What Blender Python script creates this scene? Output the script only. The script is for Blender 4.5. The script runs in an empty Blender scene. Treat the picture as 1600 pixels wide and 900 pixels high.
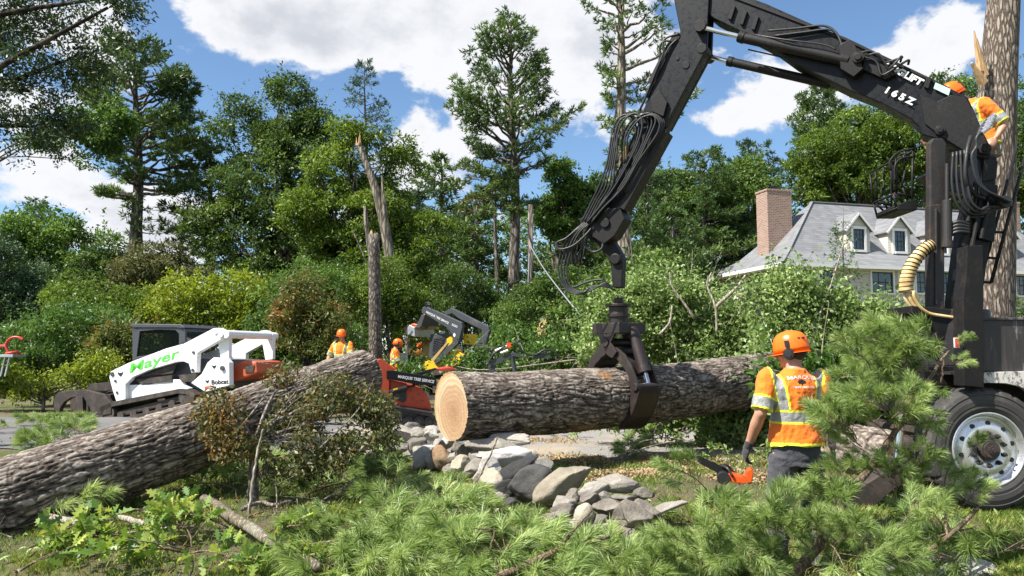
import bpy, bmesh, math, random
import numpy as np
from mathutils import Vector, Matrix
R = math.radians
SC = bpy.context.scene
COL = SC.collection

# ------------------------------------------------------------- camera
CAM_Z = 1.3
FPX = 1208.0                      # focal length in photo pixels (1600 wide)
PITCH = math.atan(110 / FPX)
cam = bpy.data.cameras.new('camera')
cam.sensor_width = 36.0
cam.lens = 36.0 * FPX / 1600
cam.clip_start = 0.05
cam.clip_end = 3000
camo = bpy.data.objects.new('camera', cam)
COL.objects.link(camo)
camo.location = (0, 0, CAM_Z)
camo.rotation_euler = (math.pi / 2 + PITCH, 0, 0)
SC.camera = camo

# ------------------------------------------------------------- sun and sky
SUN_DIR = Vector((-0.90, -0.436, 1.28)).normalized()       # towards the sun
SUN_EL = math.asin(SUN_DIR.z)
sl = bpy.data.lights.new('sun', 'SUN')
sl.energy = 5.0
sl.angle = R(0.53)
sl.color = (1.0, 0.955, 0.88)
so = bpy.data.objects.new('sun', sl)
COL.objects.link(so)
so.location = (-20, -10, 30)
so.rotation_euler = (-SUN_DIR).to_track_quat('-Z', 'Y').to_euler()

W = bpy.data.worlds.new('World')
SC.world = W
W.use_nodes = True
nt = W.node_tree
nt.nodes.clear()
def N(tree, typ, **kw):
    n = tree.nodes.new(typ)
    for k, v in kw.items():
        setattr(n, k, v)
    return n
def math_(tree, op, a, b=None, c=None, clamp=False):
    n = tree.nodes.new('ShaderNodeMath'); n.operation = op; n.use_clamp = clamp
    for i, v in enumerate((a, b, c)):
        if v is None: continue
        if isinstance(v, (int, float)): n.inputs[i].default_value = v
        else: tree.links.new(v, n.inputs[i])
    return n.outputs[0]
def maprange(tree, v, a, b, c=0.0, d=1.0, smooth=True):
    n = tree.nodes.new('ShaderNodeMapRange')
    if smooth: n.interpolation_type = 'SMOOTHSTEP'
    tree.links.new(v, n.inputs[0])
    for i, x in enumerate((a, b, c, d)): n.inputs[i + 1].default_value = x
    return n.outputs[0]
sky = N(nt, 'ShaderNodeTexSky', sky_type='NISHITA')
sky.sun_disc = False
sky.sun_elevation = SUN_EL
sky.sun_rotation = math.atan2(SUN_DIR.x, SUN_DIR.y)
sky.air_density = 1.0; sky.dust_density = 0.25; sky.ozone_density = 3.0; sky.altitude = 200
tc = N(nt, 'ShaderNodeTexCoord')
sep = N(nt, 'ShaderNodeSeparateXYZ'); nt.links.new(tc.outputs['Generated'], sep.inputs[0])
X_, Y_, Z_ = sep.outputs
az = math_(nt, 'ARCTAN2', X_, Y_)                       # azimuth, 0 = north (+Y)
el = math_(nt, 'ARCSINE', Z_)
# noise on a flattened cloud layer direction
mp = N(nt, 'ShaderNodeCombineXYZ')
nt.links.new(az, mp.inputs[0])
nt.links.new(math_(nt, 'MULTIPLY', el, 1.5), mp.inputs[1])
def wnoise(scale, detail, rough, off, dist=0.0):
    a = N(nt, 'ShaderNodeMapping'); a.inputs['Location'].default_value = off
    nt.links.new(mp.outputs[0], a.inputs[0])
    n = N(nt, 'ShaderNodeTexNoise'); n.inputs['Scale'].default_value = scale
    n.inputs['Detail'].default_value = detail; n.inputs['Roughness'].default_value = rough
    n.inputs['Distortion'].default_value = dist
    nt.links.new(a.outputs[0], n.inputs['Vector'])
    return n.outputs['Fac']
n1 = wnoise(5.2, 10, 0.60, (3.1, 1.7, 0.3), 0.25)
n2 = wnoise(17.0, 8, 0.62, (0.4, 5.2, 2.3), 0.2)
n3 = wnoise(6.0, 8, 0.6, (8.4, 2.2, 4.3), 0.0)
# cloud banks by sky direction: a direction (as seen at x, y in the photo), half widths, weight
def sky_dir(l):
    out = []
    for x, y, w, h, k in l:
        u = (x - 800) / FPX; v = (450 - y) / FPX; cp, sp = math.cos(PITCH), math.sin(PITCH)
        r = Vector((u, cp - v * sp, sp + v * cp)).normalized(); f = r.dot(Vector((0, cp, sp)))
        out.append((math.degrees(math.atan2(r.x, r.y)), math.degrees(math.asin(r.z)), math.degrees(w / FPX) * f, math.degrees(h / FPX) * f, k))
    return out
CLOUDS = sky_dir([(620, 40, 260, 75, 1.1), (420, 50, 130, 50, 1.0), (900, 140, 130, 110, 1.1), (1000, 60, 130, 70, 0.9), (720, 200, 70, 80, .9), (650, 260, 60, 60, .8), (1250, 145, 110, 60, 1.1), (1430, 85, 75, 60, 1.0), (1490, 50, 50, 50, .9),
                  (1150, 190, 70, 40, .8), (120, 290, 100, 45, 1.1), (200, 365, 90, 45, 1.1), (50, 40, 90, 40, .9), (50, 190, 80, 90, .9), (160, 80, 60, 60, .6), (300, 340, 60, 50, .8), (1000, 215, 60, 40, .6), (700, -80, 500, 90, .7), (-150, 150, 150, 250, .5), (1750, 150, 120, 120, .6), (750, 340, 80, 50, .6)])
BLUE = sky_dir([(310, 190, 80, 60, 1.0), (400, 150, 80, 28, 1.0), (550, 165, 60, 30, 1.0), (1260, 22, 150, 30, 1.3), (1330, 62, 50, 22, .8), (1075, 245, 60, 35, 1.0), (920, 255, 40, 25, .8), (240, 40, 30, 50, .6), (230, 235, 60, 40, .8), (840, 275, 50, 30, .9),
                (1590, 70, 50, 90, 1.0), (1040, 25, 50, 40, .5), (110, 340, 50, 20, .5), (1380, 140, 30, 30, .3), (690, 175, 25, 35, .5), (480, 220, 60, 40, .6)])
def bank(lst):
    tot = None
    for a0, e0, aw, ew, w in lst:
        u = math_(nt, 'MULTIPLY', math_(nt, 'SUBTRACT', az, R(a0)), 1 / R(aw))
        v = math_(nt, 'MULTIPLY', math_(nt, 'SUBTRACT', el, R(e0)), 1 / R(ew))
        r2 = math_(nt, 'ADD', math_(nt, 'MULTIPLY', u, u), math_(nt, 'MULTIPLY', v, v))
        g = math_(nt, 'MULTIPLY', math_(nt, 'EXPONENT', math_(nt, 'MULTIPLY', r2, -1.0)), w)
        tot = g if tot is None else math_(nt, 'ADD', tot, g)
    return tot
dens = math_(nt, 'SUBTRACT', bank(CLOUDS), math_(nt, 'MULTIPLY', bank(BLUE), 1.25))
behind = math_(nt, 'MULTIPLY', maprange(nt, Y_, 0.5, 0.2), 0.45)   # broken cloud over the rest of the sky
dens = math_(nt, 'ADD', dens, behind)
fld = math_(nt, 'ADD', dens, math_(nt, 'ADD', math_(nt, 'MULTIPLY', math_(nt, 'SUBTRACT', n1, 0.5), 3.4),
                                  math_(nt, 'MULTIPLY', math_(nt, 'SUBTRACT', n2, 0.5), 2.0)))
cov = maprange(nt, fld, 0.30, 0.80)
thick = maprange(nt, math_(nt, 'ADD', fld, math_(nt, 'MULTIPLY', math_(nt, 'SUBTRACT', n3, .5), 3.0)), 1.0, 2.6)
ccol = N(nt, 'ShaderNodeMix', data_type='RGBA')
nt.links.new(thick, ccol.inputs[0])
ccol.inputs[6].default_value = (6.6, 6.7, 6.95, 1)
ccol.inputs[7].default_value = (4.5, 4.7, 5.15, 1)
smul = N(nt, 'ShaderNodeMix', data_type='RGBA', blend_type='MULTIPLY')
smul.inputs[0].default_value = 1.0
nt.links.new(sky.outputs[0], smul.inputs[6]); smul.inputs[7].default_value = (1.08, 1.18, 1.22, 1)
skc = N(nt, 'ShaderNodeMix', data_type='RGBA')
nt.links.new(cov, skc.inputs[0]); nt.links.new(smul.outputs[2], skc.inputs[6]); nt.links.new(ccol.outputs[2], skc.inputs[7])
bg = N(nt, 'ShaderNodeBackground'); bg.inputs[1].default_value = 0.075
nt.links.new(skc.outputs[2], bg.inputs[0])
wo = N(nt, 'ShaderNodeOutputWorld'); nt.links.new(bg.outputs[0], wo.inputs[0])

SC.view_settings.view_transform = 'Standard'
SC.view_settings.look = 'None'
SC.view_settings.exposure = 0.95
SC.view_settings.gamma = 1.0
SC.view_settings.use_curve_mapping = False
SC.render.engine = 'CYCLES'
SC.cycles.max_bounces = 6
SC.cycles.diffuse_bounces = 3
SC.cycles.glossy_bounces = 3
SC.cycles.transmission_bounces = 4
SC.cycles.transparent_max_bounces = 6
SC.cycles.caustics_reflective = False
SC.cycles.caustics_refractive = False
SC.cycles.use_denoising = True

# ------------------------------------------------------------- pixel -> world
cP, sP = math.cos(PITCH), math.sin(PITCH)
def ray(px, py):
    x = (px - 800) / FPX; zc = (450 - py) / FPX
    return Vector((x, cP - zc * sP, sP + zc * cP))
def P(px, py, Y):
    r = ray(px, py)
    return Vector((0, 0, CAM_Z)) + r * (Y / r.y)
def ppm(Y):
    return FPX / Y
class Plane:
    """vertical plane through two ground directions; w = horizontal normal pointing away from the camera"""
    def __init__(s, px1, Y1, px2, Y2):
        a = P(px1, 560, Y1); b = P(px2, 560, Y2)
        s.o = Vector((a.x, a.y, 0)); s.u = Vector((b.x - a.x, b.y - a.y, 0)).normalized()
        s.w = Vector((-s.u.y, s.u.x, 0))
        if s.w.y < 0: s.w = -s.w
    def at(s, px, py, off=0.0):
        """hit of the pixel ray with the plane, then pushed `off` metres back along the normal"""
        r = ray(px, py); c = Vector((0, 0, CAM_Z))
        t = (s.o - c).dot(s.w) / r.dot(s.w)
        return c + r * t + s.w * off

# ------------------------------------------------------------- terrain
def sstep(a, b, x):
    t = np.clip((x - a) / (b - a), 0, 1); return t * t * (3 - 2 * t)
def terrain(x, y):
    x = np.asarray(x, float); y = np.asarray(y, float)
    z = 2.6 * sstep(17, 34, y) * sstep(2, 9, x)
    z = z + 0.5 * sstep(24, 45, y) * sstep(2, -6, x)
    z = z - 0.36 * np.exp(-(((x - 2.0) / 1.1) ** 2 + ((y - 5.75) / 0.75) ** 2))
    z = z - 0.10 * sstep(6.0, 3.5, y)
    z = z + 0.03 * np.sin(x * 1.3 + y * 0.7) * sstep(9.5, 8.5, y) + 0.02 * np.sin(x * 2.7 - y * 1.9) * sstep(9.5, 8.5, y)
    return z
def G(x, y): return float(terrain(x, y))
def Pg(px, py):
    """ground hit of a pixel"""
    r = ray(px, py); t = 2.0
    for i in range(4000):
        p = Vector((0, 0, CAM_Z)) + r * t
        if p.z <= G(p.x, p.y): return p
        t += 0.01 + t * 0.002
    return Vector((0, 0, CAM_Z)) + r * t

# ------------------------------------------------------------- numpy noise
def _hash(ix, iy, iz, seed):
    h = (ix * 374761393 + iy * 668265263 + iz * 2147483647 + seed * 1274126177) & 0xFFFFFFFF
    h = ((h ^ (h >> 13)) * 1274126177) & 0xFFFFFFFF
    h = (h ^ (h >> 16)) & 0xFFFFFF
    return h / float(0xFFFFFF)
def vnoise(p, seed=0):
    p = np.asarray(p, float); i = np.floor(p).astype(np.int64); f = p - i; f = f * f * (3 - 2 * f)
    out = 0
    for dx in (0, 1):
        wx = f[:, 0] if dx else 1 - f[:, 0]
        for dy in (0, 1):
            wy = f[:, 1] if dy else 1 - f[:, 1]
            for dz in (0, 1):
                wz = f[:, 2] if dz else 1 - f[:, 2]
                out = out + wx * wy * wz * _hash(i[:, 0] + dx, i[:, 1] + dy, i[:, 2] + dz, seed)
    return out
def fbm(p, oct=4, seed=0, gain=0.5):
    s = 0; a = 1; t = 0
    p = np.asarray(p, float).copy()
    for o in range(oct):
        s = s + a * vnoise(p, seed + o * 17); t += a; a *= gain; p = p * 2.03 + 11.3
    return s / t

# ------------------------------------------------------------- objects
def setp(o, label=None, cat=None, group=None, kind=None):
    if label: o['label'] = label
    if cat: o['category'] = cat
    if group: o['group'] = group
    if kind: o['kind'] = kind
    return o
def thing(name, label, cat, loc, group=None):
    o = bpy.data.objects.new(name, None); COL.objects.link(o)
    o.empty_display_size = 0.3; o.location = loc
    return setp(o, label, cat, group)
def link(name, me, mat=None, parent=None, loc=None, label=None):
    o = bpy.data.objects.new(name, me); COL.objects.link(o)
    if mat is not None:
        for m in (mat if isinstance(mat, (list, tuple)) else [mat]): me.materials.append(m)
    if loc is not None: o.location = loc
    if parent is not None: o.parent = parent
    if label: o['label'] = label
    return o
def world_loc(o):
    l = Vector(o.location)
    while o.parent is not None:
        o = o.parent; l = l + Vector(o.location)
    return l
def np_mesh(name, V, F, smooth=False, attr=None, tri=None):
    """V (n,3); F (m,k) int array of equal sided faces (tri: extra triangles)"""
    me = bpy.data.meshes.new(name)
    V = np.ascontiguousarray(V, dtype=np.float32)
    me.vertices.add(len(V)); me.vertices.foreach_set('co', V.ravel())
    k = F.shape[1]; loops = F.ravel(); starts = np.arange(len(F)) * k; tot = np.full(len(F), k)
    if tri is not None and len(tri):
        starts = np.concatenate([starts, len(loops) + np.arange(len(tri)) * 3])
        tot = np.concatenate([tot, np.full(len(tri), 3)]); loops = np.concatenate([loops, tri.ravel()])
    me.loops.add(len(loops)); me.loops.foreach_set('vertex_index', loops.astype(np.int32))
    me.polygons.add(len(starts)); me.polygons.foreach_set('loop_start', starts.astype(np.int32))
    me.polygons.foreach_set('loop_total', tot.astype(np.int32))
    if smooth: me.polygons.foreach_set('use_smooth', np.ones(len(starts), dtype=bool))
    me.update(calc_edges=True)
    if attr is not None:
        a = me.attributes.new('v', 'FLOAT', 'POINT'); a.data.foreach_set('value', np.asarray(attr, dtype=np.float32))
    return me
def shift(me, d):
    d = Vector(d); me.transform(Matrix.Translation(-d)); return me
def bm_part(name, bm, mat, parent, bevel=0.0, smooth=False, label=None, world=True):
    """bmesh in world coordinates -> a child mesh (or top-level when parent is None)"""
    bmesh.ops.recalc_face_normals(bm, faces=bm.faces)
    me = bpy.data.meshes.new(name); bm.to_mesh(me); bm.free()
    if smooth:
        me.polygons.foreach_set('use_smooth', np.ones(len(me.polygons), dtype=bool))
    if parent is not None and world: shift(me, world_loc(parent))
    o = link(name, me, mat, parent, label=label)
    if bevel > 0:
        m = o.modifiers.new('bevel', 'BEVEL'); m.width = bevel; m.segments = 2; m.limit_method = 'ANGLE'; m.angle_limit = R(40)
        m.harden_normals = False
    return o
def top_mesh(name, bm, mat, label, cat, group=None, bevel=0, smooth=False):
    """a thing that is one mesh; origin at its base centre"""
    bmesh.ops.recalc_face_normals(bm, faces=bm.faces)
    me = bpy.data.meshes.new(name); bm.to_mesh(me); bm.free()
    return top_me(name, me, mat, label, cat, group, bevel, smooth)
def top_me(name, me, mat, label, cat, group=None, bevel=0, smooth=False):
    co = np.empty(len(me.vertices) * 3, np.float32); me.vertices.foreach_get('co', co); co = co.reshape(-1, 3)
    c = Vector((float((co[:, 0].min() + co[:, 0].max()) / 2), float((co[:, 1].min() + co[:, 1].max()) / 2), float(co[:, 2].min())))
    shift(me, c)
    if smooth: me.polygons.foreach_set('use_smooth', np.ones(len(me.polygons), dtype=bool))
    o = link(name, me, mat); o.location = c
    if bevel > 0:
        m = o.modifiers.new('bevel', 'BEVEL'); m.width = bevel; m.segments = 2; m.limit_method = 'ANGLE'; m.angle_limit = R(40)
    return setp(o, label, cat, group)
# --- bmesh shapes
def b_box(bm, c, s, rot=None):
    m = Matrix.Translation(Vector(c))
    if rot is not None: m = m @ rot.to_4x4()
    m = m @ Matrix.Diagonal((s[0], s[1], s[2], 1))
    bmesh.ops.create_cube(bm, size=1.0, matrix=m); return bm
def basis(u, v, w):
    return Matrix((u, v, w)).transposed()
def b_beam(bm, a, b, w, h, up=(0, 0, 1)):
    a = Vector(a); b = Vector(b); d = (b - a); L = d.length; d.normalize()
    s = d.cross(Vector(up));
    if s.length < 1e-4: s = d.cross(Vector((1, 0, 0)))
    s.normalize(); t = s.cross(d).normalized()
    b_box(bm, (a + b) / 2, (L, w, h), basis(d, s, t)); return bm
def b_cyl(bm, a, b, r, r2=None, n=20, caps=True):
    a = Vector(a); b = Vector(b); d = b - a
    q = d.to_track_quat('Z', 'Y').to_matrix().to_4x4()
    m = Matrix.Translation((a + b) / 2) @ q
    bmesh.ops.create_cone(bm, cap_ends=caps, segments=n, radius1=r, radius2=r if r2 is None else r2, depth=d.length, matrix=m); return bm
def b_sph(bm, c, r, n=12, scale=(1, 1, 1)):
    bmesh.ops.create_uvsphere(bm, u_segments=n * 2, v_segments=n, radius=r, matrix=Matrix.Translation(Vector(c)) @ Matrix.Diagonal((*scale, 1))); return bm
def b_plate(bm, pl, pts, off=0.0, th=0.05, hole=None):
    """outline in pixels on plane pl, pushed off metres back, extruded th metres"""
    a = [pl.at(x, y, off) for x, y in pts]
    return b_prism(bm, a, pl.w * th)
def b_prism(bm, a, ext):
    n = len(a)
    v0 = [bm.verts.new(p) for p in a]; v1 = [bm.verts.new(p + ext) for p in a]
    bm.faces.new(v0); bm.faces.new(v1[::-1])
    for i in range(n):
        j = (i + 1) % n; bm.faces.new((v0[i], v1[i], v1[j], v0[j]))
    return bm
def b_frame(bm, pl, outer, inner, off=0.0, th=0.05):
    """ring plate: two outlines with the same number of points"""
    n = len(outer); ext = pl.w * th
    O = [pl.at(x, y, off) for x, y in outer]; I = [pl.at(x, y, off) for x, y in inner]
    vo0 = [bm.verts.new(p) for p in O]; vo1 = [bm.verts.new(p + ext) for p in O]
    vi0 = [bm.verts.new(p) for p in I]; vi1 = [bm.verts.new(p + ext) for p in I]
    for i in range(n):
        j = (i + 1) % n
        bm.faces.new((vo0[i], vo0[j], vi0[j], vi0[i])); bm.faces.new((vo1[j], vo1[i], vi1[i], vi1[j]))
        bm.faces.new((vo0[j], vo0[i], vo1[i], vo1[j])); bm.faces.new((vi0[i], vi0[j], vi1[j], vi1[i]))
    return bm
def smooth_path(pts, n=6):
    """Catmull-Rom through Vectors"""
    pts = [Vector(p) for p in pts]
    if len(pts) < 3: return pts
    q = [pts[0] * 2 - pts[1]] + pts + [pts[-1] * 2 - pts[-2]]
    out = []
    for i in range(1, len(q) - 2):
        a, b, c, d = q[i - 1], q[i], q[i + 1], q[i + 2]
        for k in range(n):
            t = k / n
            out.append(0.5 * ((2 * b) + (c - a) * t + (2 * a - 5 * b + 4 * c - d) * t * t + (3 * b - a - 3 * c + d) * t ** 3))
    out.append(pts[-1]); return out
class Tubes:
    def __init__(s): s.V = []; s.F = []; s.T = []; s.n = 0
    def add(s, pts, rad, k=6, cap=True):
        pts = np.array([tuple(p) for p in pts], float); m = len(pts)
        rad = np.broadcast_to(np.asarray(rad, float), (m,)) if np.ndim(rad) == 0 else np.interp(np.linspace(0, 1, m), np.linspace(0, 1, len(rad)), rad)
        d = np.gradient(pts, axis=0); d /= np.linalg.norm(d, axis=1)[:, None] + 1e-9
        ref = np.array([0, 0, 1.0]) if abs(d[0, 2]) < 0.9 else np.array([1.0, 0, 0])
        a = np.cross(d[0], ref); a /= np.linalg.norm(a) + 1e-9
        rings = []
        for i in range(m):
            a = a - d[i] * a.dot(d[i]); a /= np.linalg.norm(a) + 1e-9
            b = np.cross(d[i], a); t = np.arange(k) * 2 * math.pi / k
            rings.append(pts[i] + rad[i] * (np.cos(t)[:, None] * a + np.sin(t)[:, None] * b))
        V = np.concatenate(rings); base = s.n
        i = np.arange(m - 1)[:, None] * k; j = np.arange(k)[None, :]; j2 = (j + 1) % k
        F = np.stack([i + j, i + j2, i + k + j2, i + k + j], -1).reshape(-1, 4) + base
        s.V.append(V); s.F.append(F); s.n += len(V)
        if cap:
            for r0, pc, fl in ((base, pts[0], 1), (base + (m - 1) * k, pts[-1], 0)):
                s.V.append(pc[None]); c = s.n; s.n += 1
                jj = np.arange(k); t = np.stack([np.full(k, c), r0 + (jj + 1) % k, r0 + jj], -1)
                s.T.append(t if fl else t[:, ::-1])
        return s
    def mesh(s, name, smooth=True):
        return np_mesh(name, np.concatenate(s.V), np.concatenate(s.F), smooth=smooth, tri=np.concatenate(s.T) if s.T else None)
def tube_part(name, paths, mat, parent, k=8, label=None):
    """paths: list of (points, radius or radii)"""
    t = Tubes()
    for p, r in paths: t.add(p, r, k)
    me = t.mesh(name)
    if parent is not None: shift(me, world_loc(parent))
    return link(name, me, mat, parent, label=label)
def text_part(name, txt, mat, parent, origin, right, up, size, thick=0.004, width=None, bold=0.0, shear=0.0, align='LEFT'):
    """lettering: origin = lower left corner, right/up world directions; width squeezes the line to that length"""
    cu = bpy.data.curves.new(name, 'FONT'); cu.body = txt; cu.size = 1.0; cu.extrude = 0.0; cu.offset = bold; cu.shear = shear
    cu.align_x = 'LEFT'
    o = bpy.data.objects.new('tmp', cu); COL.objects.link(o)
    dg = bpy.context.evaluated_depsgraph_get()
    me = bpy.data.meshes.new_from_object(o.evaluated_get(dg))
    bpy.data.objects.remove(o)
    co = np.empty(len(me.vertices) * 3, np.float32); me.vertices.foreach_get('co', co); co = co.reshape(-1, 3)
    mn = co.min(0); mx = co.max(0); h = 0.73
    sx = size / h if width is None else width / (mx[0] - mn[0])
    right = Vector(right).normalized(); up = Vector(up).normalized(); nrm = right.cross(up).normalized()
    base = Vector(origin)
    L = world_loc(parent) if parent is not None else Vector()
    out = np.empty_like(co)
    r_, u_, n_, b_ = map(np.array, (right, up, nrm, base - L))
    out = b_ + ((co[:, 0] - mn[0]) * sx)[:, None] * r_ + (co[:, 1] * size / h)[:, None] * u_ + (thick) * n_
    me.vertices.foreach_set('co', out.astype(np.float32).ravel()); me.update()
    me.name = name
    return link(name, me, mat, parent)
# ------------------------------------------------------------- materials
def mat(name):
    m = bpy.data.materials.new(name); m.use_nodes = True; t = m.node_tree; t.nodes.clear()
    o = N(t, 'ShaderNodeOutputMaterial'); p = N(t, 'ShaderNodeBsdfPrincipled')
    t.links.new(p.outputs[0], o.inputs[0]); return m, t, p, o
def ramp(t, fac, stops):
    r = N(t, 'ShaderNodeValToRGB'); e = r.color_ramp.elements
    e[0].position, e[0].color = stops[0][0], (*stops[0][1], 1)
    e[1].position, e[1].color = stops[-1][0], (*stops[-1][1], 1)
    for p_, c in stops[1:-1]:
        x = e.new(p_); x.color = (*c, 1)
    t.links.new(fac, r.inputs[0]); return r.outputs[0]
def objco(t, scale=(1, 1, 1), loc=(0, 0, 0), kind='Object'):
    c = N(t, 'ShaderNodeTexCoord'); m = N(t, 'ShaderNodeMapping')
    m.inputs['Scale'].default_value = scale; m.inputs['Location'].default_value = loc
    t.links.new(c.outputs[kind], m.inputs[0]); return m.outputs[0]
def noise(t, vec, scale, detail=4, rough=0.55, dist=0.0, out='Fac'):
    n = N(t, 'ShaderNodeTexNoise'); n.inputs['Scale'].default_value = scale; n.inputs['Detail'].default_value = detail
    n.inputs['Roughness'].default_value = rough; n.inputs['Distortion'].default_value = dist
    if vec is not None: t.links.new(vec, n.inputs['Vector'])
    return n.outputs[out]
def voro(t, vec, scale, feature='F1', out='Distance'):
    n = N(t, 'ShaderNodeTexVoronoi'); n.feature = feature; n.inputs['Scale'].default_value = scale
    t.links.new(vec, n.inputs['Vector']); return n.outputs[out]
def bump(t, h, strength=0.5, dist=0.01, p=None):
    b = N(t, 'ShaderNodeBump'); b.inputs['Strength'].default_value = strength; b.inputs['Distance'].default_value = dist
    t.links.new(h, b.inputs['Height'])
    if p is not None: t.links.new(b.outputs[0], p.inputs['Normal'])
    return b.outputs[0]
def mixc(t, f, a, b):
    n = N(t, 'ShaderNodeMix', data_type='RGBA')
    if isinstance(f, (int, float)): n.inputs[0].default_value = f
    else: t.links.new(f, n.inputs[0])
    for i, v in ((6, a), (7, b)):
        if isinstance(v, tuple): n.inputs[i].default_value = (*v, 1)
        else: t.links.new(v, n.inputs[i])
    return n.outputs[2]
def leafmat(name, c0, c1, c2, trans=0.35, rough=0.45, vmid=0.55, bigscale=0.5, spec=0.4):
    """colour varies per leaf (attribute v) and slowly through the crown"""
    m, t, p, o = mat(name)
    a = N(t, 'ShaderNodeAttribute'); a.attribute_name = 'v'
    big = noise(t, objco(t), bigscale, 2)
    f = math_(t, 'ADD', a.outputs['Fac'], math_(t, 'MULTIPLY', math_(t, 'SUBTRACT', big, 0.5), 0.9))
    c0, c1, c2 = [tuple(x_ * 1.14 for x_ in q_) for q_ in (c0, c1, c2)]
    c = ramp(t, f, [(0.0, c0), (vmid, c1), (1.0, c2)])
    t.links.new(c, p.inputs['Base Color']); p.inputs['Roughness'].default_value = rough
    p.inputs['Specular IOR Level'].default_value = spec
    tr = N(t, 'ShaderNodeBsdfTranslucent')
    hs = N(t, 'ShaderNodeHueSaturation'); hs.inputs['Hue'].default_value = 0.485; hs.inputs['Saturation'].default_value = 1.1; hs.inputs['Value'].default_value = 1.5
    t.links.new(c, hs.inputs['Color']); t.links.new(hs.outputs[0], tr.inputs[0])
    mx = N(t, 'ShaderNodeMixShader'); mx.inputs[0].default_value = trans
    t.links.new(p.outputs[0], mx.inputs[1]); t.links.new(tr.outputs[0], mx.inputs[2]); t.links.new(mx.outputs[0], o.inputs[0])
    return m
def paint(name, col, rough=0.4, dirt=(0.09, 0.075, 0.06), amount=0.5, metallic=0.0, scale=3.0, bumpy=0.05, spec=0.5):
    m, t, p, o = mat(name)
    v = objco(t)
    n = noise(t, v, scale, 7, 0.65); n2 = noise(t, v, scale * 9, 5, 0.7)
    f = maprange(t, math_(t, 'ADD', math_(t, 'MULTIPLY', n, 0.7), math_(t, 'MULTIPLY', n2, 0.3)), 0.62 - 0.22 * amount, 0.72, 0.0, 0.25 + 0.6 * amount)
    t.links.new(mixc(t, f, col, dirt), p.inputs['Base Color'])
    t.links.new(maprange(t, n2, 0.3, 0.7, rough * 0.8, min(1, rough * 1.4)), p.inputs['Roughness'])
    p.inputs['Metallic'].default_value = metallic; p.inputs['Specular IOR Level'].default_value = spec
    bump(t, n2, bumpy, 0.02, p)
    return m
def barkmat(name, cd, cl, sx=9.0, sz=1.6, bumpd=0.03, lichen=None, axis='z', strength=1.0):
    m, t, p, o = mat(name)
    sc = (sx, sx, sz) if axis == 'z' else (sz, sx, sx)
    v = objco(t, sc)
    w = noise(t, v, 1.1, 3, 0.6, 0, 'Color')
    add = N(t, 'ShaderNodeVectorMath', operation='MULTIPLY_ADD'); t.links.new(w, add.inputs[0]); add.inputs[1].default_value = (0.7, 0.7, 0.7); t.links.new(v, add.inputs[2])
    d = voro(t, add.outputs[0], 1.0, 'DISTANCE_TO_EDGE')
    rid = maprange(t, d, 0.0, 0.32)
    fine = noise(t, v, 5.0, 5, 0.65)
    hgt = math_(t, 'ADD', rid, math_(t, 'MULTIPLY', fine, 0.45))
    c = mixc(t, maprange(t, hgt, 0.25, 1.15, smooth=False), cd, cl)
    if lichen:
        pn = noise(t, objco(t), 2.2, 5, 0.6)
        c = mixc(t, maprange(t, pn, 0.52, 0.72, 0, 0.7), c, lichen)
    t.links.new(c, p.inputs['Base Color']); p.inputs['Roughness'].default_value = 0.92; p.inputs['Specular IOR Level'].default_value = 0.2
    bump(t, hgt, strength, bumpd, p)
    return m
def bark_attr(name, cd, cm, cl, scar=None):
    """bark whose furrows are modelled: attribute v = plate height"""
    m, t, p, o = mat(name)
    a = N(t, 'ShaderNodeAttribute'); a.attribute_name = 'v'
    v = objco(t)
    f1 = noise(t, v, 55, 6, 0.7); big = noise(t, v, 2.2, 4, 0.6)
    f = math_(t, 'ADD', a.outputs['Fac'], math_(t, 'MULTIPLY', math_(t, 'SUBTRACT', f1, 0.5), 0.7))
    f = math_(t, 'ADD', f, math_(t, 'MULTIPLY', math_(t, 'SUBTRACT', big, 0.5), 0.5))
    c = ramp(t, f, [(0.05, cd), (0.5, cm), (0.95, cl)])
    if scar:
        b = N(t, 'ShaderNodeAttribute'); b.attribute_name = 'scar'
        c = mixc(t, b.outputs['Fac'], c, scar)
    t.links.new(c, p.inputs['Base Color']); p.inputs['Roughness'].default_value = 0.95; p.inputs['Specular IOR Level'].default_value = 0.15
    bump(t, noise(t, v, 90, 5, 0.7), 0.7, 0.008, p)
    return m
M = {}
# leaves
M['oak'] = leafmat('oak_leaf', (0.028, 0.055, 0.014), (0.075, 0.14, 0.026), (0.18, 0.26, 0.055))
M['deep'] = leafmat('deep_green_leaf', (0.022, 0.045, 0.012), (0.060, 0.11, 0.024), (0.15, 0.22, 0.05))
M['oak_dark'] = leafmat('oak_leaf_painted_shade', (0.012, 0.022, 0.009), (0.030, 0.055, 0.016), (0.08, 0.12, 0.035), trans=0.2)  # oak leaf with the shade of a backlit crown put into its colour
M['green'] = leafmat('green_leaf', (0.03, 0.065, 0.016), (0.075, 0.15, 0.03), (0.17, 0.27, 0.06))
M['yellow'] = leafmat('yellow_green_leaf', (0.08, 0.125, 0.015), (0.20, 0.26, 0.03), (0.34, 0.38, 0.06))
M['maple'] = leafmat('maple_leaf', (0.035, 0.06, 0.01), (0.10, 0.165, 0.024), (0.21, 0.29, 0.055))
M['pale'] = leafmat('wilted_leaf_pale', (0.065, 0.11, 0.03), (0.18, 0.27, 0.075), (0.42, 0.50, 0.22), trans=0.3, bigscale=1.2)
M['brown'] = leafmat('red_brown_leaf', (0.045, 0.06, 0.018), (0.14, 0.125, 0.035), (0.27, 0.135, 0.045), bigscale=2.5)
M['rust'] = leafmat('rust_leaf', (0.05, 0.075, 0.02), (0.11, 0.145, 0.035), (0.30, 0.13, 0.04), bigscale=0.8)
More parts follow.
